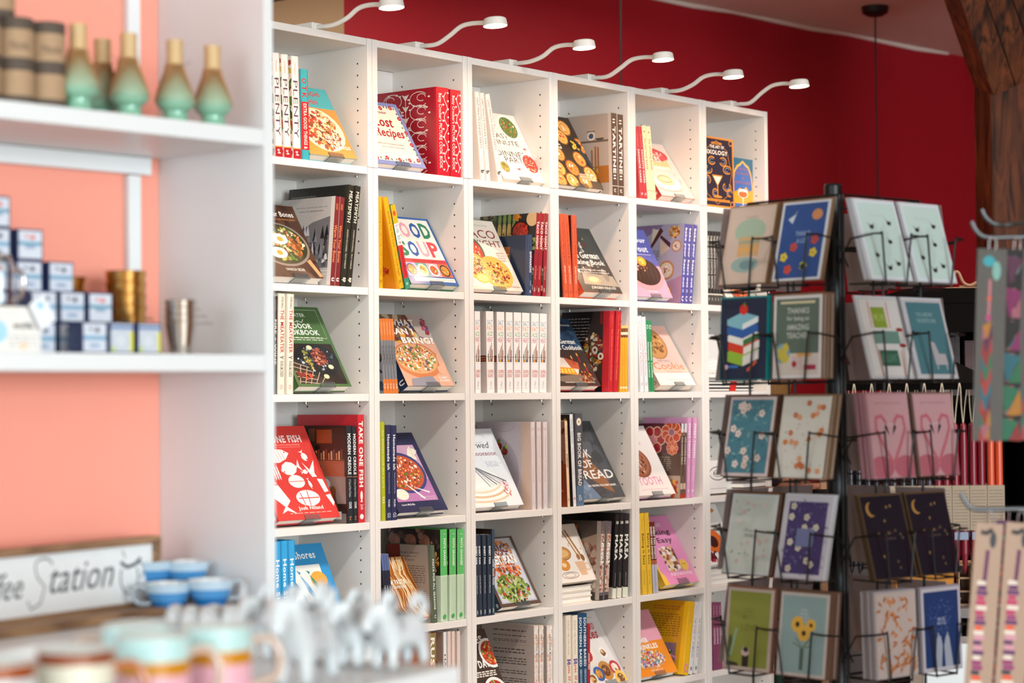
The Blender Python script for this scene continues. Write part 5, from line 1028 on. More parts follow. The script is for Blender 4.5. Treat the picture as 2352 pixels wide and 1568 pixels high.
def f_amaro(k): k.r(0, 0, 1, 1, '#e3e0dc'); k.ring(.5, .6, .28, .2, .003, '#4a4a4c', 0, 330); k.ring(.5, .6, .14, .1, .002, '#4a4a4c'); k.t('A&A', .34, .55, .66, .66, '#4a4a4c', 1); k.ln(.2, .12, .8, .17, 1, '#8f8a86')
def f_dark(k): k.r(0, 0, 1, 1, '#2a3436'); k.t('&', .3, .5, .6, .8, '#c42b26', 2)
for nm, fn, cv in (('teal', f_teal, '#1f3f42'), ('moon', f_moon, '#e9e3df'), ('amaro', f_amaro, '#e3e0dc'), ('darkred', f_dark, '#a3231f')): DSG[nm] = dict(cover=cv, spine=None, front=fn, back=None, soft=False)
X5 = 5*PW
t = book_face(X5+.03, ZS[3], 8, .235, .18, .02, .12, 'teal'); setp(t, 'dark teal cocktail book with orange drink, in the last bookcase behind the spinner', 'book', 'books in the last bookcase')
t = book_face(X5+.035, ZS[3], 6, .11, .17, .02, .03, 'amaro'); setp(t, 'small off-white book with round line emblem, before the dark teal one', 'book', 'books in the last bookcase')
t = book_face(X5+.035, ZS[2]+.036, 24, .16, .16, .016, .03, 'moon'); setp(t, 'pale book standing on the stacked black hardcovers', 'book', 'books in the last bookcase')
t = book_face(X5+.06, ZS[2], 14, .25, .19, .018, .15, 'darkred'); setp(t, 'dark book with red spine leaning at the back of the last bookcase', 'book', 'books in the last bookcase')
t = flat_book(X5+.20, -.02, ZS[3]+.0004, .17, .2, .02, radians(-4), '#8f4a20', '#8f4a20', 'brown hardcover lying flat with orange edge in the last bookcase, lower', 'books in the last bookcase')
t = flat_book(X5+.20, -.015, ZS[3]+.0206, .16, .19, .018, radians(5), '#4a4644', '#b5602c', 'grey hardcover with orange drops lying flat on the brown one', 'books in the last bookcase')
m = MB(); k = K(.16, .19); k.bl(.5, .5, .35, .35, 8, ['#d9552c', '#e9784a', '#f0e6e0'], .016); k.put(m, (0, 0, .0181), (1, 0, 0), (0, 1, 0)); m.obj('cover_print', PRINT, t)

# ------------------------------------------------------------------ white shelving with the coral back, its goods
HA = radians(-4); HO = Vector((-1.418, -1.437, 0)); HXV = Vector((cos(HA), sin(HA), 0)); HYV = Vector((-sin(HA), cos(HA), 0))
def hp(x, y, z=0): return HO+HXV*x+HYV*y+Vector((0, 0, z))
LAC = mat('white_lacquer', .35, color='#dfe2e3', noise=.015, nscale=6)
CORAL = mat('coral_backboard', .75, color='#ef9a86', noise=.03, nscale=8)
Z1, Z2, Z3 = 1.832, 1.4658, 1.05; TH = .027
t = empty('shelf_unit', loc=hp(0, 0), rz=HA, label='white open shelf unit with coral back panel, holding whisks, boxes and the sign', cat='shelf unit')
HW = -1.5
def part(nm, b, m=LAC, bev=.001): mb = MB(); mb.box(*b, bev=bev); return mb.obj(nm, m, t)
part('side_panel', (0, 0, 0, .0185, .285, 2.6)); part('side_panel', (HW-.0185, 0, 0, HW, .285, 2.6))
part('back_panel', (HW, .278, .02, -.001, .285, 2.58), CORAL, 0)
for z in (Z1, Z2): part('shelf', (HW+.0005, .0, z-TH, -.0008, .27, z))
part('shelf', (HW+.0005, .0, Z3-.04, -.0008, .27, Z3)); part('shelf', (HW+.0005, 0, .1, -.0008, .27, .13)); part('shelf', (HW+.0005, 0, 2.5, -.0008, .27, 2.53))
part('back_rail', (HW+.03, .258, Z1-TH-.03, -.03, .276, Z1-TH-.001))
part('rear_post', (-.075, .262, Z2+.0005, -.05, .276, Z1-TH-.032), bev=.0005); part('rear_post', (-.075, .262, Z1+.0005, -.05, .276, 2.49), bev=.0005)

# tea whisks on their holders
MINT = '#7fbf9f'
def make_holder():
    m = MB(); m.lathe([(0, 0), (.019, 0), (.021, .003), (.0185, .012), (.019, .016), (.027, .023), (.0312, .031), (.0308, .039), (.0265, .051), (.0205, .066), (.015, .08), (.0, .086)], ['#7fb59a']*5+['#8ab89e', '#92baa0', '#98b89e', '#9cb69c', '#a0b298'], n=32); return m.mesh('whisk_holder', (GLAZE,))
def make_whisk():
    t = empty('tea_whisk'); BAM = mat('bamboo', .5, color='#c9a878', noise=.06, nscale=60)
    m = MB(); m.lathe([(0, .130), (.0128, .130), (.0134, .128), (.0128, .112), (.0132, .094), (.0136, .09)], '#ffffff', n=20); m.obj('handle', BAM, t)
    m = MB()
    for i in range(46):
        a = 2*pi*i/46; r = [.0138, .0165, .0215, .0268, .0305, .0325]; z = [.092, .080, .066, .052, .040, .0315]
        m.tube([(q*cos(a), q*sin(a), w) for q, w in zip(r, z)], [.0010, .0010, .0009, .0007, .0005, .0003], '#b98a58', n=3, caps=False)
    m.obj('tines', mat('bamboo_tines', .5, noise=.05), t)
    m = MB(); m.lathe([(.0142, .087), (.0149, .0885), (.0142, .0905)], '#4a4440', n=16); m.tube([(.012, 0, .09), (.022, .004, .091), (.03, .008, .094)], .0004, '#4a4440', n=4); m.obj('binding_thread', MATTE, t); return t
hold = make_holder(); wp = make_whisk()
spots = [(-.350, .02, 'first of the front row, beside the kraft tins'), (-.245, .035, 'second of the front row, before the white post'), (-.155, .035, 'third of the front row, against the white side'), (-.079, .035, 'last of the front row, nearest the bookcases'), (-.335, .12, 'in the rear row, half hidden behind the kraft tin'), (-.243, .105, 'in the rear row, behind the second front whisk')]
for i, (x, y, w) in enumerate(spots):
    o = bpy.data.objects.new('whisk_holder', hold); COL.objects.link(o); o.location = hp(x, y, Z1+.0003)
    setp(o, 'mint green holder, '+w, 'whisk holder', 'mint green holders on the top shelf')
    q = wp if i == 0 else copy_tree(wp); q.location = hp(x, y, Z1+.0006); q.rotation_euler = (0, 0, .5+i*2.1)
    setp(q, 'bamboo tea whisk, '+w, 'tea whisk', 'bamboo whisks on the top shelf')
# kraft tea tins
KR, LCE = '#a98b6c', '#55493f'
def make_tin():
    t = empty('tea_tin'); m = MB(); cs = [LCE, KR, KR, LCE, LCE, KR, KR, LCE]; zz = [0, .01, .04, .047, .062, .066, .1, .108, .124]
    m.lathe([(0, 0)]+[(.0275, z) for z in zz]+[(.026, .126), (0, .126)], [LCE]+cs+[LCE, KR], n=32); m.obj('tin_body', mat('kraft_paper', .8, noise=.12, nscale=220), t)
    m = MB(); k = K(.03, .02)
    k.t('Matcha', 0, .4, 1, 1, '#5c4a3c', 0, .3)
    for pts, fs, col, z in k.it: m.add([((.0278)*sin((x-.015)/.0275), -(.0278)*cos((x-.015)/.0275), .07+y) for x, y in pts], fs, col)
    m.obj('tin_lettering', MATTE, t); return t
tin = make_tin(); first = True
for x, y, lv, w in ((-.399, .03, 0, 'nearest the whisks'), (-.455, .03, 0, 'second from the whisks'), (-.512, .03, 0, 'third from the whisks'), (-.568, .035, 0, 'fourth from the whisks'), (-.478, .045, 1, 'stacked on top of the row'), (-.535, .045, 1, 'stacked at the picture edge'), (-.43, .1, 0, 'in the rear row behind the nearest one')):
    q = tin if first else copy_tree(tin); first = False; q.location = hp(x, y, Z1+.0003+lv*.1265); q.rotation_euler = (0, 0, HA+.3*lv-.35)
    setp(q, 'brown kraft tea tin with dark lace bands, '+w, 'tin', 'kraft tea tins on the top shelf')

# small white and navy boxes piled on the second shelf
def make_box(kind):
    t = empty('ball_box' if 0 else 'gadget_box'); w, d, h = .047, .036, .0485
    m = MB(); m.box(0, 0, 0, w, d, h, '#c4ccda', bev=.0006); m.box(-.0003, -.0002, 0, .0012, d, h, '#27365c'); m.box(0, 0, -.0001, w, d, .003, '#27365c'); m.obj('carton', PRINT, t)
    k = K(w, h, 9)
    if kind == 0: k.r(0, 0, 1, 1, '#27365c'); k.r(.05, .06, .96, .95, '#d3d9e4'); k.r(.05, .48, .96, .6, '#6fa0b8'); k.bl(.5, .75, .2, .05, 12, ['#d9543c', '#e0705c'], .003); k.r(.3, .38, .7, .47, '#8aa0bc')
    elif kind == 1: k.r(0, 0, 1, 1, '#27365c'); k.r(.05, .06, .96, .95, '#d0d6e2'); k.r(.05, .42, .96, .56, '#7fa8c4'); k.bl(.5, .75, .22, .06, 12, ['#3a3c44', '#5c6070'], .003); k.r(.3, .2, .7, .3, '#8aa0bc')
    else: k.r(0, 0, 1, 1, '#27365c'); k.r(.05, .06, .96, .95, '#c6cdd6'); k.r(.05, .78, .96, .9, '#6f88b4'); k.ring(.45, .42, .25, .24, .0012, '#a9b2bc'); k.e(.45, .42, .22, .21, '#cdd4da'); k.r(.84, .06, .97, .72, '#d6d442'); k.e(.15, .15, .08, .08, '#b8cf5a')
    k.put(MB(), (0, 0, 0), (1, 0, 0), (0, 0, 1)).obj('box_print', PRINT, t); return t
protos = [make_box(i) for i in range(3)]; used = [0, 0, 0]
# columns: local x, local y, number high, kinds from below
cols = [(-.505, .175, 5, (1, 1, 0, 1, 0), 'rear column at the picture edge'), (-.413, .175, 5, (1, 1, 0, 1, 0), 'tall rear column'), (-.357, .17, 4, (1, 1, 1, 0), 'second rear column'), (-.305, .165, 3, (2, 1, 1), 'third rear column'),
        (-.372, .115, 2, (1, 1), 'middle row, nearest the carafe'), (-.318, .115, 2, (1, 1), 'middle row, centre'), (-.264, .115, 2, (1, 0), 'middle row, nearest the gold cups'),
        (-.325, .045, 1, (1,), 'front row, nearest the carafe'), (-.274, .045, 1, (2,), 'front row, second'), (-.223, .045, 1, (2,), 'front row, third')]
hn = ['lowest', 'second up', 'third up', 'fourth up', 'topmost']
R = random.Random(8)
for x, y, n, ks, w in cols:
    for j in range(n):
        kd = ks[j]; q = protos[kd] if not used[kd] else copy_tree(protos[kd]); used[kd] = 1
        q.location = hp(x+R.uniform(-.002, .002), y, Z2+.0004+j*.0492); q.rotation_euler = (0, 0, HA+R.uniform(-.04, .04))
        setp(q, 'small white and navy boxed gadget'+(' with lime stripe' if kd == 2 else '')+', '+w+(', '+hn[j] if n > 1 else ''), 'box', 'small boxes piled on the second shelf')
# front white gift carton with tag, glass carafe
t = empty('gift_carton', loc=hp(-.475, .035, Z2+.0004), rz=HA, label='white printed carton with pale blue dots, at the edge of the second shelf', cat='carton')
m = MB(); m.box(-.06, 0, 0, .068, .07, .068, '#e9e6e0', bev=.001); m.obj('carton', PRINT, t)
m = MB(); k = K(.128, .068); k.e(.42, .45, .12, .24, '#a8d4e6'); k.t('milk', .62, .52, .9, .66, '#3a3a3c', 3); k.ln(.55, .1, .95, .4, 3, '#b9b9bc'); k.e(.75, .15, .05, .08, '#f0cfb0'); k.put(m, (-.06, 0, 0), (1, 0, 0), (0, 0, 1)); m.obj('carton_print', PRINT, t)
t = empty('glass_carafe', loc=hp(-.462, .072, Z2+.0688), label='clear glass carafe with steel lid standing on the white carton', cat='carafe')
m = MB(); m.lathe([(0, 0), (.028, 0), (.031, .004), (.031, .05), (.026, .066), (.022, .072), (.021, .07), (.025, .064), (.0295, .05), (.0295, .005), (0, .003)], '#ffffff', n=32); m.obj('glass_body', mat('clear_glass', .02, color='#f4f7f7', trans=1), t)
m = MB(); m.lathe([(0, .086), (.006, .085), (.008, .079), (.022, .077), (.023, .072), (.0, .072)], '#ffffff', n=24); m.obj('lid', STEEL, t)
m = MB(); m.tube(smooth_path([(.03, 0, .056), (.048, 0, .054), (.052, 0, .035), (.045, 0, .014), (.031, 0, .01)], 5), .003, n=8); m.obj('handle', STEEL, t)
t = empty('price_tag', loc=hp(-.428, .022, Z2+.03), rz=HA, label='white hang tag with a pale blue dot, in front of the gadget boxes', cat='tag')
m = MB(); m.obox((.014, 0, .03), (.013, 0, .008), (0, .0004, 0), (-.011, 0, .019), '#e6ebf3'); m.obj('tag_card', MATTE, t)
m = MB(); m.lathe([(0, 0), (.006, 0)], '#9fcbe6', n=16); m.obj('tag_dot', MATTE, t, loc=(.01, -.0008, .04), rot=(pi/2, 0, 0))
m = MB(); m.tube(smooth_path([(.006, 0, .048), (.0, .02, .068), (-.012, .03, .075)], 5), .0006, '#cfcfd2', n=5); m.obj('string', MATTE, t)
# nested measuring cups, gold and steel
def make_cup(r, h, M_):
    t = empty('measuring_cup'); m = MB(); m.lathe([(0, 0), (r*.66, 0), (r*.7, .002), (r, h), (r+.0012, h+.0008), (r-.001, h), (r*.68, .004), (0, .003)], '#ffffff', n=36); m.obj('cup_body', M_, t)
    m = MB(); m.tube(smooth_path([(r, 0, h-.002), (r+.02, .0, h-.001), (r+.05, .002, h+.001), (r+.062, .002, h)], 5), .0016, n=6); m.obj('handle', M_, t); return t
def nest(x, y, n, h, dz, r, M_, base, ang, grp, word):
    p = make_cup(r, h, M_)
    for j in range(n):
        q = p if j == 0 else copy_tree(p); q.location = hp(x, y, base+j*dz); q.rotation_euler = (0, 0, ang+.12*j)
        setp(q, f'{word}, '+(hn[j] if j < n-1 else 'topmost')+' of its nest', 'measuring cup', grp)
nest(-.118, .07, 4, .052, .0115, .0255, STEEL, Z2+.0004, .2, 'nested steel cups', 'polished steel measuring cup')
nest(-.155, .165, 5, .062, .0185, .0335, GOLD, Z2+.0004, .35, 'nested gold cups at the shelf end', 'polished gold measuring cup beside the steel ones')
nest(-.225, .225, 4, .062, .0215, .03, GOLD, Z2+.0004, 2.4, 'nested gold cups by the boxes', 'polished gold measuring cup behind the gadget boxes')

# sign, cups and saucer on the lowest visible shelf
t = empty('coffee_sign', loc=hp(-.085, .165, Z3+.0005), rz=radians(9), label='wood-framed white sign with black coffee lettering and mug doodle, standing under the coral panel', cat='sign')
SW, SH = .5, .122
for b in ((-SW, 0, 0, 0, .03, .018), (-SW, 0, SH-.012, 0, .03, SH), (-.012, 0, .018, 0, .03, SH-.012), (-SW, 0, .018, -SW+.012, .03, SH-.012)): m = MB(); m.box(*b, bev=.0008); m.obj('frame_rail', OAK, t)
m = MB(); m.box(-SW+.012, .01, .018, -.012, .02, SH-.012, '#eff2f3'); m.obj('sign_board', MATTE, t)
m = MB(); k = K(SW-.024, SH-.03); ik = '#3c4750'
k.t('Coffee', .1, .3, .365, .74, ik, 0, .35)
k.c([(.46+.04*cos(a), .8+.12*sin(a)) for a in [x*.3 for x in range(0, 12)]]+[(.43, .62), (.465, .45), (.445, .18), (.4, .1), (.385, .24)], .0026, ik)
k.t('tation', .49, .32, .8, .8, ik, 0, .35)
k.ring(.88, .45, .045, .3, .003, ik, 150, 390); k.c([(.835, .72), (.87, .62), (.91, .66), (.94, .76)], .006, ik); k.ring(.935, .55, .018, .13, .0024, ik, -90, 120); k.c([(.86, .78), (.845, .92)], .002, ik)
k.put(m, (-SW+.012, .01, .018), (1, 0, 0), (0, 0, 1)); m.obj('sign_lettering', MATTE, t)
m = MB(); m.box(-SW-.01, -.03, -.0003, .012, .045, .0, '#ffffff'); 
t2 = empty('wooden_plinth', loc=hp(-.07, .135, Z3+.0003), rz=radians(9), label='flat brown board in front of the coffee sign', cat='board'); m = MB(); m.box(-.52, -.03, 0, .0, .0, .014, bev=.001); m.obj('board', OAK, t2)
BLUE = ['#1c6cb0', '#2a82c6', '#5f9fd0', '#b4cede', '#d9dfe0']
def make_teacup():
    t = empty('teacup'); m = MB(); m.lathe([(0, 0), (.017, 0), (.018, .003), (.021, .006), (.03, .022), (.035, .036), (.0375, .05), (.0365, .0505), (.034, .036), (.028, .02), (.017, .008), (0, .006)], ['#17568f', '#17568f', '#1c6cb0', '#1f74b8', '#4a92cc', '#b9cfdf', '#cfd6d8', '#dfe4e6'], n=40); m.obj('bowl', GLAZE, t)
    m = MB(); m.tube(smooth_path([(.036, 0, .042), (.05, 0, .046), (.058, 0, .034), (.05, 0, .02), (.03, 0, .018)], 6), .0034, '#a9b4bc', n=8); m.obj('handle', GLAZE, t); return t
tc = make_teacup(); pts = [(-.068, .06, .004, -.3, 'blue ombre teacup at the front, beside the white side panel'), (-.118, .105, 0, 2.6, 'blue ombre teacup beside the end of the wooden sign'), (-.09, .185, .03, 1.2, 'pale blue teacup in the rear row behind the sign end'), (-.045, .15, .028, -.2, 'pale blue teacup turned on its side at the back')]
for i, (x, y, dz, a, lb) in enumerate(pts):
    q = tc if i == 0 else copy_tree(tc); q.location = hp(x, y, Z3+.0004+dz); q.rotation_euler = (0, 0, a)
    if dz > .01: b = MB(); b.lathe([(0, 0), (.03, 0), (.035, .006), (.036, dz-.004), (.03, dz-.001), (0, dz-.001)], ['#8a8278'], n=30); o = b.obj('stacked_saucer', GLAZE, None, loc=hp(x, y, Z3+.0002)); setp(o, 'grey saucer pile under the '+('pale blue cup by the sign' if i == 2 else 'tilted pale cup'), 'saucer')
    setp(q, lb, 'teacup', 'blue ombre teacups')
m = MB(); m.lathe([(0, 0), (.025, 0), (.04, .006), (.052, .014), (.052, .016), (.038, .009), (0, .004)], ['#6f6a62', '#8a8278', '#a49c90'], n=36); o = m.obj('saucer', GLAZE, loc=hp(-.058, .06, Z3+.0004)); setp(o, 'grey-brown saucer under the front blue teacup, beside the white side panel', 'saucer')

# ------------------------------------------------------------------ display table with mugs and porcelain
TA = radians(9); TO = hp(-.294, -.721); TXV = Vector((cos(TA), sin(TA), 0)); TYV = Vector((-sin(TA), cos(TA), 0))
def tp(x, y, z=Z3): return Vector((TO.x, TO.y, 0))+TXV*x+TYV*y+Vector((0, 0, z))
t = empty('display_table', loc=(TO.x, TO.y, 0), rz=TA, label='white display table edge with porcelain creamers and striped mugs on it', cat='table')
m = MB(); m.box(-1.3, 0, Z3-.04, 0, .36, Z3, bev=.0015); m.obj('tabletop', LAC, t)
for x, y in ((-1.24, .05), (-.06, .05), (-1.24, .31), (-.06, .31)): m = MB(); m.box(x-.025, y-.025, 0, x+.025, y+.025, Z3-.0405); m.obj('leg', LAC, t)
# second white sign lying back behind the mugs
t = empty('white_sign', loc=tp(-.50, .215, Z3+.001), rz=TA+radians(2), label='white board with grey script, leaning behind the striped mugs', cat='sign')
m = MB(); m.box(-.46, 0, 0, .03, .012, .072, '#edf1f2', bev=.001); m.obj('board', MATTE, t, rot=(radians(-16), 0, 0))
m = MB(); k = K(.46, .072); k.ring(.66, .45, .03, .2, .0028, '#8a99a8', 0, 330); k.ring(.665, .12, .025, .16, .0028, '#8a99a8', 60, 350); k.t('uy me', .7, .3, .86, .62, '#8a99a8', 0, .3); k.t('B', .64, .1, .68, .7, '#8a99a8', 0, .3); k.put(m, (-.46, 0, 0), (1, 0, 0), (0, 0, 1)); m.obj('sign_lettering', MATTE, t, rot=(radians(-16), 0, 0))
def make_mug(cs, zz, hc):
    t = empty('mug'); R_m = .0395; m = MB()
    m.lathe([(0, 0), (.032, 0), (.036, .003)]+[(R_m, z) for z in zz]+[(R_m-.0012, zz[-1]+.0015), (R_m-.004, zz[-1]), (R_m-.0045, .02), (.028, .006), (0, .005)], [cs[0]]*2+cs+['#c9bfb4', '#d9dcd8', '#cfd2ce', '#c4c4c0'], n=44); m.obj('mug_body', GLAZE, t)
    m = MB(); m.tube(smooth_path([(R_m-.002, 0, .072), (R_m+.02, 0, .074), (R_m+.031, 0, .055), (R_m+.026, 0, .032), (R_m-.002, 0, .022)], 7), .0048, hc, n=10); m.obj('handle', GLAZE, t); return t
mA = make_mug(['#4aa9b8', '#4aa9b8', '#4aa9b8', '#d9d6c4', '#d9d6c4', '#8a3f16', '#7a3514'], [.008, .04, .055, .056, .078, .084, .09], '#b0683a')
mB = make_mug(['#e3b4bc', '#dfa9b6', '#dfa9b6', '#dfa9b6', '#c08018', '#c8871c', '#b4d6d4', '#b4d6d4'], [.006, .02, .049, .050, .064, .065, .066, .09], '#c4ac9c')
mC = make_mug(['#c4ccd0', '#d3dadb', '#d9dfe0', '#cfd4d6', '#cfd4d6', '#8a4a24', '#8f4318'], [.008, .04, .055, .056, .074, .078, .088], '#a87050')
def put_at(q, x, y, z, a): q.location = (x, y, z); q.rotation_euler = (0, 0, a)
def tb(x, y): p = tp(x, y); return (p.x, p.y)
mugs = [(mA, 0, tb(-.673, .048), -.75, 'cream mug with teal base and dark brown rim, in front of the white sign'), (mB, 0, tb(-.535, .06), -.8, 'pink, ochre and pale blue striped mug, second from the creamers'), (mB, 1, tb(-.427, .058), -.7, 'pink, ochre and pale blue striped mug nearest the porcelain creamers'),
        (mC, 0, tb(-.775, .06), 2.6, 'white mug with brown rim at the picture edge, in front'), (mC, 1, tb(-.755, .15), 2.2, 'white mug with brown rim at the picture edge, behind'), (mB, 1, tb(-.455, .15), 2.4, 'pale striped mug in the second row, behind the front two')]
for p, cp, (x, y), a, lb in mugs:
    q = copy_tree(p) if cp else p; put_at(q, x, y, Z3+.0004, a); setp(q, lb, 'mug', 'striped stoneware mugs')
# porcelain cow creamers
PORC = mat('white_porcelain', .1, color='#cdd3d6', coat=.6, noise=.02, nscale=10)
def make_cow(variant=0):
    t = empty('cow_creamer')
    V = [(0, 0, .060), (.030, 0, .062), (.046, 0, .070), (.058, 0, .086), (.068, 0, .088), (.080, 0, .072), (.088, 0, .060), (-.030, 0, .062), (-.042, 0, .060),
         (.036, .013, .036), (.038, .014, .004), (.036, -.013, .036), (.040, -.014, .004), (-.036, .013, .036), (-.040, .014, .004), (-.036, -.013, .036), (-.034, -.014, .004),
         (.056, .015, .096), (.050, .021, .118), (.056, -.015, .096), (.050, -.021, .118)]
    E = [(0, 1), (1, 2), (2, 3), (3, 4), (4, 5), (5, 6), (0, 7), (7, 8), (1, 9), (9, 10), (1, 11), (11, 12), (7, 13), (13, 14), (7, 15), (15, 16), (3, 17), (17, 18), (3, 19), (19, 20)]
    Rd = [.023, .022, .017, .015, .014, .011, .009, .022, .015, .010, .0075, .010, .0075, .010, .0075, .010, .0075, .006, .003, .006, .003]
    me = bpy.data.meshes.new('cow_body'); me.from_pydata(V, E, []); me.materials.append(PORC)
    o = bpy.data.objects.new('body', me); COL.objects.link(o); o.parent = t
    o.modifiers.new('Skin', 'SKIN'); sv = me.skin_vertices[0].data if me.skin_vertices else None
    for i, r in enumerate(Rd): sv[i].radius = (r, r)
    sv[0].use_root = True; s = o.modifiers.new('Sub', 'SUBSURF'); s.levels = 2; s.render_levels = 2
    # bake the skin so that copies share a plain mesh
    dg = bpy.context.evaluated_depsgraph_get(); dg.update(); bm = bpy.data.meshes.new_from_object(o.evaluated_get(dg)); o.modifiers.clear(); o.data = bm
    for p in bm.polygons: p.use_smooth = True
    m = MB(); m.tube(smooth_path([(-.048, 0, .066), (-.058, 0, .084), (-.052, 0, .099), (-.038, 0, .100), (-.028, 0, .085)], 6), .0065, n=10); m.obj('tail_handle', PORC, t)
    m = MB(); m.lathe([(.011, .0), (.0085, .003), (.0085, .001), (0, .001)], '#5c5a58', n=20); m.obj('filler_hole', mat('dark_opening', .8, color='#4a4846', noise=.05), t, loc=(-.004, 0, .0815)); return t
cow = make_cow()
FHh = Vector((F_.x, F_.y, 0)).normalized(); fw = -R0*.6-FHh*.8; hd = atan2(fw.y, fw.x)
side = Vector((-sin(hd), cos(hd), 0)); 
base = tp(-.062, .05, Z3+.0006)
wd = ['standing nearest the table corner', 'second from the table corner', 'third from the table corner', 'fourth from the table corner', 'last of the row, nearest the mugs']
for i in range(5):
    q = cow if i == 0 else copy_tree(cow); sd = -1 if side.dot(R0) > 0 else 1
    p = base+(FHh*.028-R0*.0425)*i; q.location = p; q.rotation_euler = (0, 0, hd+(.06, -.04, .05, 0, .08)[i]); q.scale = (.88,)*3
    setp(q, 'white porcelain cow creamer with curled tail handle, '+wd[i], 'creamer', 'white porcelain cow creamers in a row')
for i, (x, y, a, w) in enumerate(((*tb(-.238, .07), hd+.35, 'in front of the row, seen from the side, tail loop raised'),)):
    q = copy_tree(cow); q.location = (x, y, Z3+.0006); q.rotation_euler = (0, 0, a); q.scale = (1.12,)*3; setp(q, 'larger white porcelain cow creamer in front of the row, tail loop raised', 'creamer')
# small white porcelain eggs/shakers between cups and mugs
m = MB(); m.lathe([(0, 0), (.012, 0), (.016, .006), (.0175, .018), (.015, .03), (.009, .039), (0, .042)], '#ffffff', n=28); sh = m.mesh('shaker', (PORC,))
for i, (x, y) in enumerate(((-.275, -.1144), (-.2718, -.1463), (-.262, -.175), (-.238, -.157), (-.2346, -.1931), (-.2185, -.2234))):
    o = bpy.data.objects.new('egg_shaker', sh); COL.objects.link(o); o.location = hp(x, y, Z3+.0005); setp(o, 'small white porcelain egg shaker between the teacups and the mugs, '+ORD[i]+' along its row', 'shaker', 'white egg shakers')
t = empty('low_cabinet', loc=hp(0, 0), rz=HA, label='low white cabinet in front of the shelf unit, under the egg shakers', cat='cabinet')
m = MB(); m.box(-1.49, -.27, Z3-.03, -.002, -.004, Z3, bev=.0015); m.obj('worktop', LAC, t); m = MB(); m.box(-1.48, -.262, .05, -.01, -.008, Z3-.0305, bev=.001); m.obj('cabinet_body', LAC, t)
for x in (-1.475, -.985, -.495): m = MB(); m.box(x, -.275, .06, x+.48, -.2625, Z3-.034, bev=.001); m.obj('door', LAC, t)

# ------------------------------------------------------------------ greeting card spinner
FH = Vector((F_.x, F_.y, 0)).normalized(); RH = R0.normalized()
def cp(px, d, z=0):
    """a point d metres ahead of the camera and (px-1176)/4883*d to its side, at height z"""
    return Vector((CAM_POS.x, CAM_POS.y, 0))+FH*d+RH*((px-1176)/4883.1*d)+Vector((0, 0, z))
RC = Vector((.087, -1.613, 0)); dc = (Vector((CAM_POS.x, CAM_POS.y, 0))-RC).normalized()
rc = Vector((-dc.y, dc.x, 0)); rc = rc if rc.dot(RH) > 0 else -rc
nr = (dc*cos(radians(50))+rc*sin(radians(50))).normalized(); RZ = atan2(nr.y, nr.x)
HPN = .168; ROWZ = [1.622, 1.424, 1.223, 1.021, .823]; XC = (-.0735, .0735)
rack = empty('card_spinner', loc=RC, rz=RZ, label='tall black wire card spinner filled with greeting cards, beside the last bookcase', cat='card rack')
m = MB(); m.lathe([(0, .03), (.019, .03), (.019, 1.835), (.016, 1.84), (0, 1.84)], '#ffffff', n=24); m.obj('pole', WIRE, rack)
m = MB(); m.lathe([(0, 0), (.26, 0), (.265, .006), (.2, .02), (.03, .035), (0, .035)], '#ffffff', n=36); m.obj('base', WIRE, rack)
def rotp(p, j): a = j*pi/2; return (p[0]*cos(a)-p[1]*sin(a), p[0]*sin(a)+p[1]*cos(a), p[2])
pw = MB(); 
for x in (-.125, 0, .125): pw.tube([(x, -HPN+.038, .74), (x, -HPN+.038, 1.80)], .0028, n=6)
for z in (.75, 1.30, 1.80): pw.tube([(-.125, -HPN+.038, z), (.125, -HPN+.038, z)], .0025, n=6)
for z in (.80, 1.70): pw.tube([(0, -HPN+.038, z), (0, -.018, z)], .0035, n=6)
PWM = pw.mesh('panel_frame', (WIRE,))
pk = MB(); w2 = .0735
pk.tube(smooth_path([(-w2, -.058, .092), (-.05, -.058, .093), (-.046, -.058, .090), (-.034, -.056, .0), (-.033, -.056, -.006)], 4)+[(-.033, -.056, -.006), (.033, -.056, -.006)]+smooth_path([(.033, -.056, -.006), (.034, -.056, 0), (.046, -.058, .09), (.05, -.058, .093), (w2, -.058, .092)], 4), .0022, n=6)
for x in (-.033, .033): pk.tube([(x, -.056, -.006), (x, .038, -.004)], .002, n=6)
for x in (-w2, w2): pk.tube([(x, -.058, .092), (x, .0, .085), (x*.98, .038, .03)], .002, n=6)
PKM = pk.mesh('pocket_wire', (WIRE,))
def adde(me, name, par, loc=(0, 0, 0), rz=0): o = bpy.data.objects.new(name, me); COL.objects.link(o); o.parent = par; o.location = loc; o.rotation_euler = (0, 0, rz); return o
for j in range(4):
    fr = adde(PWM, 'panel_frame', rack, (0, 0, 0), j*pi/2)
    for z in ROWZ:
        for x in XC: adde(PKM, 'pocket_wire', fr, (x, -HPN, z))
CW, CH = .127, .170
def flowers(k, n, cols, r, seed=3, x0=.08, x1=.92, y0=.06, y1=.94):
    R = random.Random(seed)
    for i in range(n): x, y = R.uniform(x0, x1), R.uniform(y0, y1); c = R.choice(cols); [k.ci(x+r*.7*cos(a), y+r*.7*sin(a)*.72, r*.5, c, 6) for a in (0, 1.26, 2.5, 3.77, 5.03)]
def leaves(k, n, cols, s, seed=5):
    R = random.Random(seed)
    for i in range(n):
        x, y, a = R.uniform(.06, .94), R.uniform(.05, .95), R.uniform(0, 3.1); k.p([(x-s*cos(a), y-s*sin(a)*.7), (x+s*.3*sin(a), y-s*.3*cos(a)*.7), (x+s*cos(a), y+s*sin(a)*.7), (x-s*.3*sin(a), y+s*.3*cos(a)*.7)], R.choice(cols))
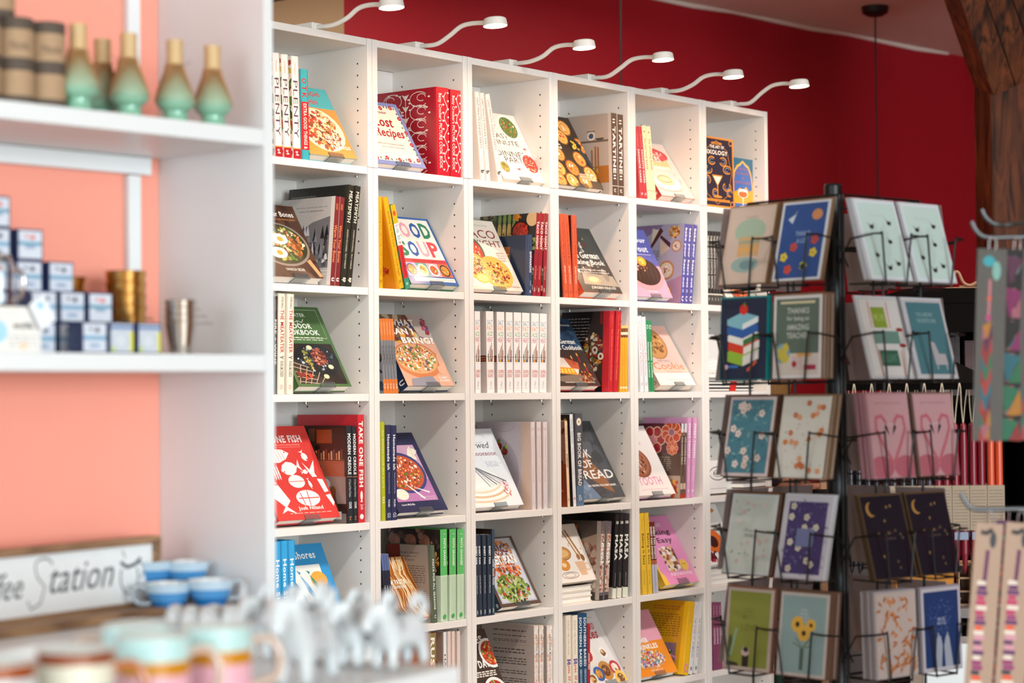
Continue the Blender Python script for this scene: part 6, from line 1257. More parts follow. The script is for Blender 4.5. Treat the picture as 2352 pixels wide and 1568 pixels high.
def d_truck(k): k.r(.06, .04, .94, .96, '#c9b2a4'); k.e(.52, .68, .34, .16, '#9fb09c'); k.r(.3, .35, .76, .6, '#c8a274'); k.r(.3, .42, .76, .46, '#d9a25c'); k.r(.3, .52, .76, .55, '#8fa08f'); k.e(.5, .24, .3, .1, '#8fa6a0'); k.e(.55, .24, .16, .06, '#6f8a90'); k.t('hello', .4, .84, .66, .88, '#a4948a')
def d_thanks(k):
    k.r(.05, .03, .95, .97, '#33528f'); k.t('THANKS', .36, .56, .66, .62, '#9fb4d4', 1); k.t('A LOT', .4, .47, .64, .53, '#9fb4d4', 1)
    k.p([(.16, .78), (.3, .84), (.34, .9), (.26, .72)], '#c4d0dc'); k.e(.76, .82, .11, .07, '#c98a5c'); [flowers(k, 1, [c], .07, s, x, x, y, y) for s, (x, y, c) in enumerate(((.18, .3, '#e6c92c'), (.78, .34, '#e6c92c'), (.3, .14, '#d9502c'), (.36, .42, '#c9503c'), (.78, .5, '#c9503c'), (.62, .18, '#b4b43c')))]; k.e(.62, .17, .06, .04, '#1c2a3c')
def d_books(k):
    k.r(0, 0, 1, 1, '#232c44')
    def bk(y, c, e, h=.09, dx=0): k.p([(.16+dx, y), (.5+dx, y-.06), (.5+dx, y-.06+h), (.16+dx, y+h)], c); k.p([(.5+dx, y-.06), (.84+dx, y+.03), (.84+dx, y+.03+h), (.5+dx, y-.06+h)], e); k.p([(.16+dx, y+h), (.5+dx, y-.06+h), (.84+dx, y+.03+h), (.5+dx, y+.09+h)], c)
    bk(.22, '#8fb53c', '#e3e0dc', .12); bk(.36, '#d2402c', '#efe6e0', .09, .01); bk(.47, '#e8e6e0', '#3a7a4a', .07, .0); bk(.56, '#2f5ea4', '#2f5ea4', .08, -.02); bk(.67, '#7fb4c4', '#dfe6ea', .07, -.02)
    k.ci(.5, .86, .09, '#d2302a', 14); k.e(.52, .92, .02, .03, '#4f8a3a'); k.c([(.6, .1), (.8, .22)], .006, '#d2603c'); k.r(.16, .14, .4, .17, '#3a72b8'); k.ci(.14, .15, .04, '#d9b4c4')
def d_teacher(k):
    k.r(.05, .04, .95, .96, '#5f6f66'); k.r(.14, .9, .86, .93, '#d9cfae')
    for i, tx in enumerate(("THANKS", 'for being an', 'AMAZING', 'TEACHER')): k.t(tx, .28, .78-i*.1, .74, .85-i*.1, '#c9cfc8', 1)
    k.r(.05, .04, .95, .3, '#cfc3bc'); k.ci(.2, .3, .16, '#7fa4b4', 16); k.bl(.2, .3, .1, .08, 6, ['#c9b84c'], .012); k.r(.4, .1, .62, .26, '#c9b4b4'); k.ci(.45, .17, .05, '#a4303a'); k.r(.65, .1, .9, .16, '#a4304c'); k.r(.5, .26, .8, .3, '#d9a45c')
def d_teal(k): k.r(.05, .04, .95, .96, '#4a7c8c'); leaves(k, 50, ['#3c6a78', '#6f98a0', '#8fb0b0'], .06); flowers(k, 14, ['#d9c4ba', '#e3d0c8'], .06, 4)
def d_orange(k): k.r(.03, .02, .97, .98, '#d6d4cc'); leaves(k, 24, ['#b9a46c', '#8f98a4', '#c4bc9a'], .035, 7); flowers(k, 20, ['#d97a3c', '#e39a6c', '#c96a34'], .045, 6)
def d_pale(k): k.r(.05, .03, .95, .97, '#b9beb8'); leaves(k, 24, ['#8f9f7c', '#7a9064', '#a4b09a'], .04, 8); flowers(k, 12, ['#c9a8a4', '#d4bcb8'], .035, 9); k.t('thinking of you', .35, .52, .72, .56, '#8f948f'); k.t('FRIEND', .38, .46, .68, .5, '#8f948f')
def d_purple(k): k.r(.1, .05, .9, .93, '#453a6c'); leaves(k, 80, ['#6c6a94', '#5a4f84', '#8a8aac', '#36305c'], .04, 2); flowers(k, 12, ['#d9cfc0', '#cfc4b4'], .055, 12, .15, .85, .1, .88); k.r(.34, .38, .7, .6, '#6f76a0')
def d_cat(k): k.r(.06, .04, .94, .96, '#858b3f'); k.t('SO', .4, .7, .56, .76, '#73793a', 1); k.t('MUCH', .36, .62, .62, .68, '#73793a', 1); k.t('LOVE', .34, .48, .66, .56, '#6c7236', 1); k.p([(.4, .04), (.4, .18), (.46, .26), (.54, .18), (.54, .04)], '#2c2324'); k.e(.46, .22, .09, .05, '#bfa8a4'); k.p([(.39, .23), (.4, .3), (.45, .25)], '#a48c88'); k.p([(.5, .25), (.56, .29), (.54, .22)], '#a48c88'); k.e(.47, .25, .05, .03, '#241e20'); k.e(.12, .28, .05, .14, '#4f5a34'); k.p([(.06, .04), (.06, .1), (.3, .08), (.34, .04)], '#40362c'); k.c([(.14, .16), (.24, .5)], .006, '#8fa48c')
def d_sunflower(k):
    k.r(.05, .04, .95, .96, '#8fa9ac'); [k.t('xo', .44-.03*i, .78-i*.045, .56+.03*i, .81-i*.045, '#b9c4c8', 1) for i in range(4)]
    k.r(.46, .08, .54, .34, '#4f6460'); leaves(k, 1, ['#4f6460'], .01); [k.c([(.5, .34), (x, y)], .003, '#6f8470') for x, y in ((.3, .4), (.36, .46), (.64, .44), (.7, .38), (.68, .48))]
    [(k.ci(x, y, r, '#e3b24c', 14), k.ci(x, y, r*.35, '#2c2a2c', 8)) for x, y, r in ((.38, .62, .13), (.66, .62, .1), (.52, .52, .13))]
def d_birds(k):
    k.r(.04, .03, .96, .97, '#c0d4ce'); k.t('Thinking', .28, .78, .7, .84, '#b9c6c8', 1, .3)
    for i in range(9): k.c([(.2+i*.05, .2+.05*(i % 3)), (.24+i*.05, .62+.03*(i % 4))], .0006, '#7a8078')
    for x, y, a in ((.28, .66, 0), (.74, .72, 1), (.26, .3, 2), (.5, .14, 0), (.74, .2, 1), (.66, .48, 2)): k.e(x, y, .055, .028, '#2a2220', n=9); k.p([(x-.03, y), (x-.1+.02*a, y+.06), (x-.02, y+.02)], '#2a2220'); k.p([(x, y), (x+.07, y+.06-.03*a), (x+.05, y)], '#3a2c28')
def d_label(k): k.r(.03, .02, .97, .98, '#cac5c2'); k.r(.28, .62, .62, .88, '#7f9432'); k.t('MUM', .32, .7, .58, .8, '#9fae5c', 2); k.r(.22, .42, .86, .58, '#64847a'); k.r(.28, .14, .74, .34, '#2f5a48'); k.t('BRILLIANT', .32, .19, .7, .29, '#5c8472', 1); [k.c([(x, .62), (x+.02, .95)], .003, '#c96a4c') for x in (.22, .68)]; k.e(.9, .6, .09, .025, '#8f2c28'); k.e(.9, .4, .09, .025, '#8f2c28'); [k.c([(x, .02), (x+.02, .34)], .003, '#c96a4c') for x in (.24, .8)]
def d_chair(k): k.r(.05, .04, .95, .96, '#447078'); k.t('YOU ARE MY', .26, .78, .7, .83, '#8fa4a8', 1); k.t('FAVORITE ONE', .26, .7, .74, .75, '#8fa4a8', 1); k.p([(.5, .16), (.48, .46), (.58, .44), (.64, .3), (.8, .3), (.82, .16)], '#a8a0a4'); k.r(.52, .1, .55, .16, '#a8a0a4'); k.r(.76, .1, .79, .16, '#a8a0a4')
def d_flam(k):
    k.r(0, 0, 1, 1, '#b98e92'); k.t('HAPPY ANNIVERSARY', .16, .88, .84, .905, '#8f6468'); k.e(.2, .12, .3, .14, '#a85c68'); k.e(.8, .12, .3, .14, '#a85c68'); c = '#b0606a'
    k.c([(.5, .16), (.72, .4), (.86, .58), (.84, .72), (.7, .74), (.6, .66)], .0085, c); k.c([(.5, .16), (.28, .4), (.14, .58), (.16, .72), (.3, .74), (.4, .66)], .0085, c); k.p([(.6, .67), (.54, .5), (.65, .6)], '#241c1e'); k.p([(.4, .67), (.46, .5), (.35, .6)], '#241c1e'); k.t('LOVE', .38, .62, .62, .65, '#d0b0b4')
def d_moon(k):
    k.r(0, 0, 1, 1, '#11131f'); k.ci(.2, .84, .12, '#a4793c', 16); k.ci(.25, .85, .11, '#11131f', 16); flowers(k, 12, ['#6a5640', '#8f6f44'], .022, 3); k.t('you are', .4, .52, .62, .55, '#5c4a44'); k.t('a DREAM', .38, .46, .66, .49, '#5c4a44', 1)
def d_damask(k): k.r(0, 0, 1, 1, '#b5a49c'); leaves(k, 90, ['#b5682c', '#c2763a', '#a85c24'], .075, 6)
def d_rabbit(k):
    k.r(.05, .04, .95, .96, '#1c3664'); k.bl(.5, .66, .34, .22, 60, ['#3a5484', '#4a6494'], .003); k.t('BE', .4, .6, .6, .64, '#8f94ac', 1); k.t('MINE', .38, .55, .62, .59, '#8f94ac', 1); k.p([(.3, .04), (.36, .4), (.46, .42), (.5, .3), (.46, .04)], '#9aa0ac'); k.p([(.56, .04), (.54, .3), (.6, .42), (.68, .4), (.76, .04)], '#9aa0ac'); k.e(.4, .4, .02, .06, '#9aa0ac'); k.e(.64, .4, .02, .06, '#9aa0ac')
def d_plain(k): k.r(.06, .04, .94, .96, '#a89490'); k.ln(.25, .4, .75, .6, 3, '#8f7c78')
KRAFT = '#8a6a50'; WHT = '#cfcdd2'
PAN = {0: [((d_truck, '#c4ae9f', KRAFT, 5, 'peach card with green and ochre cup drawing'), (d_thanks, '#cfd2da', KRAFT, 3, 'blue thank-you card with yellow flowers')),
           ((d_books, '#232c44', '#16898a', 3, 'navy card with a pile of books and an apple'), (d_teacher, '#d9d6d8', KRAFT, 8, 'grey-green teacher thank-you card with globe')),
           ((d_teal, '#cdbcbc', '#6a4a38', 5, 'teal flowered card with pink border'), (d_orange, '#d3d0c8', KRAFT, 7, 'off-white card with small orange flowers')),
           ((d_pale, '#bdc4c4', '#6a4330', 6, 'pale grey-green card with tiny flowers'), (d_purple, '#c4c0cc', WHT, 3, 'purple card with cream flowers and white border')),
           ((d_cat, '#b9a8a0', '#8a5c48', 3, 'olive green card with small cat'), (d_sunflower, '#c4bcb8', '#7a5848', 8, 'pale blue card with sunflowers in a vase'))],
       1: [((d_birds, '#d6dae0', WHT, 5, 'mint card with dark birds beside the pole'), (d_birds, '#d6dae0', WHT, 3, 'mint card with dark birds at the outer side')),
           ((d_label, '#b9b4b0', WHT, 2, 'white card with green painted labels'), (d_chair, '#b9b2b4', WHT, 3, 'deep teal card with pale chair')),
           ((d_flam, '#b98e92', '#a87880', 8, 'pink flamingo card beside the pole'), (d_flam, '#b98e92', '#7a5c50', 3, 'pink flamingo card at the outer side')),
           ((d_moon, '#11131f', '#5a4430', 4, 'midnight blue card with crescent moon beside the pole'), (d_moon, '#11131f', '#5a4430', 3, 'midnight blue crescent moon card at the outer side')),
           ((d_damask, '#b5a49c', '#a49a9c', 8, 'grey card with orange leaf pattern'), (d_rabbit, '#b9b2b8', '#9a9098', 3, 'navy card with two pale rabbits'))]}
LEAN = {0: [14, 3, 12, 13, 7], 1: [16, 15, 7, 14, 2], 2: [10]*5, 3: [10]*5}
SLV = mat('shaded_sleeved_card', .42, coat=.05, noise=.02, spec=.25, gain=.8)  # gain puts the spinner's shade into the card colours
rn = ['top', 'second', 'third', 'fourth', 'lowest']
Mrack = Matrix.Translation(RC) @ Matrix.Rotation(RZ, 4, 'Z')
def add_cards(j, r, x, spec, hidden=False):
    fn, edge, env, n, word = spec; a = radians(LEAN[j][r]); z = ROWZ[r]+.001
    base = Mrack @ Matrix.Rotation(j*pi/2, 4, 'Z')
    R = random.Random(j*50+r*7+int(x*100))
    plain = None
    for i in range(n):
        y = -HPN-.050+i*.0046
        Mx = base @ Matrix.Translation((x+(.007 if j == 0 else -.003 if j == 1 else 0)+(R.uniform(-.0015, .0015) if i else 0), y, z)) @ Matrix.Rotation(-a*(1-.015*i), 4, 'X')
        if i == 0:
            t = empty('greeting_card'); m = MB(); m.box(-CW/2, 0, .002, CW/2, .0014, CH, edge, bev=.0003)
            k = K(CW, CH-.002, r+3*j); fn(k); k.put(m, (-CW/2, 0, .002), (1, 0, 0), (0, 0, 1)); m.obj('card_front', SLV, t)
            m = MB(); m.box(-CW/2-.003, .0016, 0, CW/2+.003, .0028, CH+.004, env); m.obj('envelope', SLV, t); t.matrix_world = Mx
            setp(t, f'{word}, {rn[r]} row', 'greeting card', 'front cards in the spinner pockets')
        else:
            if plain is None:
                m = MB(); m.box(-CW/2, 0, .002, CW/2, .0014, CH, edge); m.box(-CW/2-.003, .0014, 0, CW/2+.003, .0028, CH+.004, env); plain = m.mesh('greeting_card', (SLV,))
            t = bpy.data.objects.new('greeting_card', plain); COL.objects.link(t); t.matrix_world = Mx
            setp(t, f'card stacked behind the {word}', 'greeting card', f'cards behind the {word}')
for j in (0, 1):
    for r in range(5):
        for q in (0, 1): add_cards(j, r, XC[q], PAN[j][r][q])
sd = {2: 'far', 3: 'rear'}
for j in (2, 3):
    for r in range(5):
        for q in (0, 1): add_cards(j, r, XC[q], (d_plain, '#b9a8a6', '#a08c88', 1, f'plain pinkish card on the {sd[j]} side of the spinner, {"inner" if q else "outer"}'), True)

# ------------------------------------------------------------------ timber column and brace
CAMZ = atan2(RH.y, RH.x)
t = empty('timber_post', loc=cp(2283, 8.5)+RH*.17+FH*.15, rz=CAMZ, label='dark stained timber post with knee brace at the edge of the red wall', cat='post')
m = MB(); m.box(-.17, -.15, 0, .17, .15, CEIL-.001, bev=.006); m.obj('post_timber', DARKWOOD, t)
a_ = cp(2345, 8.22, 2.62); b_ = cp(2225, 8.0, 3.19); inv = Matrix.Rotation(-CAMZ, 4, 'Z') @ Matrix.Translation(-t.location)
d_ = (b_-a_); mid = (a_+b_)/2; L_ = d_.length/2
br = bpy.data.objects.new('knee_brace', None)
wx = d_.normalized().cross(FH).normalized()
for s_, off in enumerate((-.095, .0, .095)):
    m = MB(); m.obox((0, 0, 0), tuple(wx*.0455), tuple(d_.normalized().cross(wx)*.11), tuple(d_.normalized()*L_)); me = m.mesh('knee_brace', (DARKWOOD,)); o = bpy.data.objects.new('knee_brace', me); COL.objects.link(o); o.parent = t
    o.matrix_parent_inverse = Matrix.Identity(4); o.matrix_local = inv @ Matrix.Translation(mid+wx*off)
bpy.data.objects.remove(br)

# ------------------------------------------------------------------ black shelf rack and what stands on it
BLK = mat('black_paint', .9, color='#0c0908', noise=.1, nscale=20, spec=.04)
def cbox(name, px0, px1, d0, d1, z0, z1, parent, M_=BLK, col='#ffffff', bev=0):
    """box whose front spans px0..px1 at distance d0"""
    x0 = (px0-1176)/4883.1*d0; x1 = (px1-1176)/4883.1*d0; m = MB(); m.box(x0, d0, z0, x1, d1, z1, col, bev=bev); return m.obj(name, M_, parent)
def croot(name, **k): return empty(name, loc=(CAM_POS.x, CAM_POS.y, 0), rz=CAMZ, **k)
# camera-side furniture roots sit on the floor under each thing
def thing_at(name, px, d, z=0, **k): return empty(name, loc=cp(px, d, z), rz=CAMZ, **k)
def lb(t, name, w0, w1, y0, y1, z0, z1, M_=BLK, col='#ffffff', bev=0): m = MB(); m.box(w0, y0, z0, w1, y1, z1, col, bev=bev); return m.obj(name, M_, t)
GREYT = mat('grey_tabletop', .5, color='#6a6260', noise=.05)
t = thing_at('shelf_rack', 2085, 5.55, label='black shelf rack behind the spinner carrying the yellow box and small books', cat='shelf rack')
for x in (-.2, .19): 
    for y in (0, .36): lb(t, 'post', x-.012, x+.012, y-.012, y+.012, 0, 1.13)
lb(t, 'shelf', -.2, .19, -.013, .37, .81, .835, GREYT); lb(t, 'shelf', -.2, .1, .02, .37, 1.112, 1.13); lb(t, 'shelf', -.2, .19, 0, .37, .45, .47, GREYT)
t = thing_at('storage_box', 2085, 5.62, .8354, label='mustard yellow box on the black shelf rack behind the candles', cat='box'); lb(t, 'carton', -.04, .115, 0, .16, 0, .105, MATTE, '#b9761a', .002); lb(t, 'lid', -.042, .117, -.002, .162, .105, .118, MATTE, '#c98424', .001)
t = thing_at('pigeonhole_crate', 2220, 5.6, .8354, label='small pale wooden pigeonhole crate beside the yellow box', cat='crate')
for z in (0, .035, .07, .105): lb(t, 'divider_board', -.03, .04, 0, .12, z, z+.005, OAK)
for x in (-.03, .002, .036): lb(t, 'side_board', x, x+.004, 0, .12, .005, .105, OAK)
for i, (px, w, h, c) in enumerate(((1992, .02, .085, '#9a6a4a'), (2012, .014, .09, '#b58a64'), (2028, .02, .082, '#7a3c34'), (2048, .014, .088, '#d9d2cc'), (2064, .022, .084, '#8f6a50'), (1975, .016, .08, '#c9a27c'))):
    t = thing_at('small_book', px, 5.66, 1.1304, label=f'small {("brown", "tan", "maroon", "white", "walnut", "sand")[i]} book standing on the black shelf rack', cat='book', group='small books on the black shelf rack'); lb(t, 'cover', 0, w, 0, .07, 0, h, MATTE, c, .001); lb(t, 'page_block', .002, w-.002, .001, .0715, .002, h+.0002, PAGE)
t = thing_at('candle_jar', 2104, 5.68, 1.1304, label='cream wrapped candle jar on the black shelf rack', cat='jar'); m = MB(); m.lathe([(0, 0), (.024, 0), (.025, .002), (.025, .05), (.023, .052), (0, .052)], '#b9a48c', n=28); m.obj('jar_body', MATTE, t); m = MB(); m.lathe([(.0252, .012), (.0256, .013), (.0256, .038), (.0252, .039)], '#8f7a64', n=28); m.obj('label_band', MATTE, t)
t = thing_at('drawer_cabinet', 2185, 4.72, label='bright white cabinet low down beyond the spinner', cat='cabinet'); lb(t, 'cabinet_body', -.075, .09, 0, .14, 0, .84, LAC, bev=.002); lb(t, 'drawer_front', -.073, .088, -.006, -.0005, .68, .8, LAC, bev=.001); lb(t, 'drawer_front', -.073, .088, -.006, -.0005, .53, .66, LAC, bev=.001)
# tall black cabinet against the red wall
t = thing_at('black_cabinet', 2200, 6.5, label='black cabinet against the red wall with rope figure on top', cat='cabinet')
lb(t, 'top_panel', -.15, .26, 0, .4, 1.67, 1.715); lb(t, 'side_panel', -.15, -.13, .01, .4, 0, 1.67); lb(t, 'side_panel', .24, .26, .01, .4, 0, 1.67); lb(t, 'back_panel', -.13, .24, .38, .4, 0, 1.67); lb(t, 'shelf', -.13, .24, .01, .38, 1.36, 1.385); lb(t, 'shelf', -.13, .24, .01, .38, .9, .925); lb(t, 'header_rail', -.13, .24, .002, .02, 1.58, 1.67)
for i, (x, h, c) in enumerate(((-.09, .17, '#3a1c1c'), (-.05, .19, '#5c5450'), (-.015, .2, '#241a1c'), (.03, .17, '#3a2426'), (.07, .15, '#5c4a48'))):
    q = thing_at('binder', 2200, 6.5, 0, label=f'{("maroon", "grey", "black", "dark plum", "brown")[i]} binder inside the black cabinet', cat='binder', group='binders inside the black cabinet'); lb(q, 'binder_cover', x, x+.03, .04, .22, 1.3854, 1.3854+h, MATTE, c, .001); lb(q, 'paper_block', x+.003, x+.027, .042, .222, 1.389, 1.382+h, PAGE)
q = thing_at('rope_figure', 2222, 6.55, 1.7154, label='small tan rope and wood figure lying on the black cabinet', cat='figure'); m = MB(); m.tube(smooth_path([(-.05, 0, .006), (-.04, 0, .045), (-.025, 0, .05), (-.01, .0, .02), (.01, 0, .01), (.03, 0, .018), (.02, .01, .008), (-.02, .01, .006)], 6), .005, '#8f6a4c', n=7); m.obj('rope_coil', MATTE, q); m = MB(); m.lathe([(0, 0), (.014, .004), (.018, .02), (.014, .036), (0, .042)], '#9a7050', n=16, cx=.05); m.obj('wooden_bead', MATTE, q); lb(q, 'tray', -.07, .08, -.03, .05, 0, .003, MATTE, '#9a6f50')

# ------------------------------------------------------------------ taper candles hanging by their wicks
t = thing_at('candle_rack', 2120, 5.0, label='black rack with a bar from which pairs of taper candles hang', cat='candle rack')
lb(t, 'hanging_bar', -.185, .185, -.006, .006, 1.402, 1.414); lb(t, 'hanging_bar', -.185, .185, .094, .106, 1.402, 1.414)
for x in (-.19, .19): lb(t, 'upright', x-.008, x+.008, .042, .058, 0, 1.42); lb(t, 'cross_arm', x-.007, x+.007, -.008, .108, 1.395, 1.402); lb(t, 'foot', x-.02, x+.02, -.15, .25, 0, .02)
m = MB(); m.add([(-.185, .03, 1.418), (.185, .03, 1.418), (.12, .2, 1.47), (-.185, .2, 1.47), (-.185, .03, 1.414), (.185, .03, 1.414), (.12, .2, 1.466), (-.185, .2, 1.466)], [[0, 1, 2, 3], [7, 6, 5, 4], [0, 4, 5, 1], [1, 5, 6, 2], [2, 6, 7, 3], [3, 7, 4, 0]]); m.obj('sloping_top', BLK, t)
def make_pair(c, nm):
    t = empty('taper_candles'); 
    for s_ in (-1, 1):
        m = MB(); m.lathe([(0, -.435), (.0045, -.42), (.0085, -.385), (.0092, -.30), (.0088, -.12), (.007, -.085), (.002, -.078), (0, -.078)], c, n=16, cx=s_*.0096); m.obj('candle', mat('candle_wax', .35, noise=.04), t)
    m = MB(); m.tube(smooth_path([(-.0096, 0, -.08), (-.006, 0, -.04), (-.003, -.0095, -.002), (0, -.0098, .0145), (.003, -.0095, -.002), (.006, 0, -.04), (.0096, 0, -.08)], 5), .0013, '#d9c6ae', n=5); m.obj('wick', MATTE, t)
    m = MB(); k = K(.04, .105, 4); k.r(0, 0, 1, 1, '#a4917c'); k.ln(.08, .08, .92, .92, 12, '#7a6a5c', .3); m.box(-.02, -.0105, -.33, .02, .0105, -.225, '#a4917c', bev=.002); k.put(m, (-.02, -.0105, -.33), (1, 0, 0), (0, 0, 1)); m.box(-.016, -.0112, -.352, .016, -.0106, -.334, '#8f98b0'); m.obj('paper_label', MATTE, t); return t
CP = {c: None for c in ('plum', 'crimson', 'orange', 'black')}; HEX = dict(plum='#34202c', crimson='#7d0f22', orange='#d2502c', black='#15101a')
front = ['black', 'black', 'plum', 'black', 'plum', 'crimson', 'crimson', 'crimson', 'orange']
for row in (0, 1):
    for i in range(9):
        c = front[i] if row == 0 else front[(i*2+1) % 8]
        q = CP[c]
        if q is None: q = CP[c] = make_pair(HEX[c], c)
        else: q = copy_tree(q)
        p = thing_loc = cp(2120, 5.0, 1.4025)+RH*(-.165+i*.0412)+FH*(.1*row); q.location = p; q.rotation_euler = (0, 0, CAMZ)
        setp(q, f'{c} taper candle pair hanging by its wick, {ORD[i] if i < 8 else "last"} along the {"front" if row == 0 else "rear"} bar', 'candles', 'taper candle pairs on the rack')

# ------------------------------------------------------------------ patterned straps on cards, hung at the picture edge
ST = thing_at('strap_stand', 2420, 3.74, label='steel hook stand from which the patterned strap cards hang', cat='display stand')
m = MB(); m.tube([(0, 0, 0), (0, 0, 1.75)], .012, n=12); m.obj('pole', WIRE, ST); m = MB(); m.lathe([(0, 0), (.18, 0), (.18, .01), (0, .014)], '#ffffff', n=28); m.obj('base', WIRE, ST)
for z, x1, yy in ((1.668, -.105, 0), (1.70, -.06, .12), (1.19, -.13, 0)):
    m = MB(); m.tube(smooth_path([(0, yy*.0, z), (x1*.6, yy, z+.0), (x1-.01, yy, z), (x1-.028, yy, z+.012), (x1-.036, yy, z+.028)], 5), .0042, n=8); m.obj('hook', HOOKM, ST)
def strap(px, d, ztop, w, h, tilt, base, kind, label, yaw=0):
    t = empty('patterned_strap', loc=cp(px, d, ztop), label=label, cat='strap', group='patterned straps on backing cards'); t.rotation_euler = (0, radians(tilt), CAMZ+yaw)
    m = MB(); m.box(-w/2, 0, -h, w/2, .002, 0, base, bev=.0004); k = K(w, h, kind+2)
    if kind < 2:
        k.e(.4, .935, .2, .028, '#2f8a94'); k.e(.66, .885, .14, .05, '#6f9a90'); k.c([(.45, .84), (.44, .7), (.42, .62)], .0045, '#a8646a'); k.ci(.44, .74, .07, '#c9502c'); k.ci(.42, .64, .09, '#a4306a')
        cs = ['#8f2a22', '#8a4f5a', '#96621c', '#215c42', '#4a2038', '#6e1c4c', '#1f5560', '#7a2420']; R = random.Random(kind*3+1)
        for i in range(9):
            y = .6-i*.075; a, b = R.sample(cs, 2); e = .02*(i % 2); k.p([(.24+e, y), (.54, y+.02), (.4, y-.09)], a); k.p([(.54, y+.02), (.6-e, y-.07), (.4, y-.09)], b); k.p([(.24+e, y), (.4, y-.09), (.22-e, y-.08)], R.choice(cs))
        if kind == 1:
            for i in range(6): y = .97-i*.17; a, b = R.sample(cs+['#1f5a3a', '#141010'], 2); k.p([(.05, y), (.8, y-.02), (.25, y-.16)], a); k.p([(.8, y-.02), (.95, y-.15), (.3, y-.17)], b); k.r(0, y-.005, 1, y+.01, '#120e0e')
    else:
        k.c([(.2, .955), (.4, .95), (.62, .97)], .008, '#2a2c2e'); k.e(.66, .92, .12, .04, '#3a3e40'); k.c([(.5, .87), (.46, .74), (.42, .68)], .007, '#5c2a4c')
        cs = ['#b02a5c', '#d9502c', '#8a2a64', '#3f8a74', '#2c2a3a', '#c98a9a', '#5c2a5c']; R = random.Random(kind)
        for i in range(30): y = .72-i*.024; k.r(.2+.03*(i % 2), y-.02, .5+.05*(i % 3), y, R.choice(cs) if i % 5 else '#d9c9bc')
        if kind == 3: [k.r(0, 1-i*.035, 1, .975-i*.035, R.choice(cs+['#5c0f1c', '#3a1018'])) for i in range(28)]
    k.put(m, (-w/2, 0, -h), (1, 0, 0), (0, 0, 1)); m.obj('backing_card', MATTE, t)
    m = MB(); m.tube(smooth_path([(-.006, .001, -.004), (-.006, 0, .014), (0, 0, .0215), (.006, 0, .014), (.006, .001, -.004)], 4), .0012, '#c9ccd0', n=6); m.obj('hang_loop', CLEAR, t); return t
strap(2283, 3.70, 1.645, .052, .335, 2.4, '#4c4844', 0, 'grey card with triangle-patterned strap, hanging first on the upper steel hook')
strap(2340, 3.72, 1.645, .05, .335, 3.5, '#1c1414', 1, 'black, red and green triangle-patterned strap, second on the upper steel hook', .3)
strap(2388, 3.72, 1.645, .052, .335, 3.5, '#4a4542', 0, 'grey card with triangle-patterned strap, cut by the picture edge')
strap(2268, 3.70, 1.168, .048, .36, 5.0, '#a68a76', 2, 'cream card with zigzag striped strap, first on the lower steel hook')
strap(2303, 3.76, 1.168, .03, .36, 5.0, '#5c1420', 3, 'dark red striped strap hanging between the two cream cards')
strap(2340, 3.70, 1.168, .052, .36, 5.0, '#a68a76', 2, 'cream card with zigzag striped strap, second on the lower steel hook')

# ------------------------------------------------------------------ counter, post, table and the person beyond the bookcases
t = thing_at('service_counter', 1870, 8.05, label='dark taupe service counter with pale top in front of the red wall', cat='counter'); lb(t, 'counter_body', -.1, .22, 0, .5, 0, .99, mat('taupe_panel', .6, color='#4a403e', noise=.05)); lb(t, 'countertop', -.12, .24, -.03, .52, .99, 1.02, LAC, bev=.002)
t = thing_at('wooden_post', 1889, 7.55, label='pale bare wooden post beside the spinner pole, in front of the counter', cat='post'); lb(t, 'post_timber', -.013, .013, 0, .03, 0, 1.27, MATTE, '#c9a184', .002); lb(t, 'foot', -.05, .05, -.04, .08, -.0, .02, MATTE, '#c9a184', .002)
t = thing_at('round_table', 1768, 7.55, label='small round tan-topped table with green pedestal behind the end bookcase', cat='table'); m = MB(); m.lathe([(0, .735), (.055, .735), (.06, .745), (.055, .752), (0, .752)], '#b98a68', n=32, cx=.02, cy=0); m.obj('tabletop', MATTE, t); m = MB(); m.lathe([(.05, 0), (.05, .01), (.02, .02), (.018, .7), (.022, .735), (0, .735)], '#134034', n=20, cx=.02); m.obj('pedestal', MATTE, t)
SKIN = mat('skin', .5, color='#c08468', noise=.04); HAIR = mat('blond_hair', .5, color='#96703f', noise=.25, nscale=90); TOP = mat('plum_knit', .85, color='#2c1622', noise=.1, nscale=120, bump=.3); TRO = mat('dark_trousers', .8, color='#1c1c24', noise=.08)
def skin_mesh(name, V, E, Rd, M_, parent, lv=2, root=0):
    me = bpy.data.meshes.new(name); me.from_pydata(V, E, []); me.materials.append(M_); o = bpy.data.objects.new(name, me); COL.objects.link(o); o.parent = parent
    o.modifiers.new('Skin', 'SKIN'); sv = me.skin_vertices[0].data
    for i, r in enumerate(Rd): sv[i].radius = (r, r) if not isinstance(r, tuple) else r
    sv[root].use_root = True; s = o.modifiers.new('Sub', 'SUBSURF'); s.levels = lv; s.render_levels = lv
    dg = bpy.context.evaluated_depsgraph_get(); dg.update(); bm = bpy.data.meshes.new_from_object(o.evaluated_get(dg)); o.modifiers.clear(); o.data = bm
    for p in bm.polygons: p.use_smooth = True
    return o
per = thing_at('person', 1745, 7.83, label='person with blond hair and plum top behind the end bookcase, forearm on the counter', cat='person')
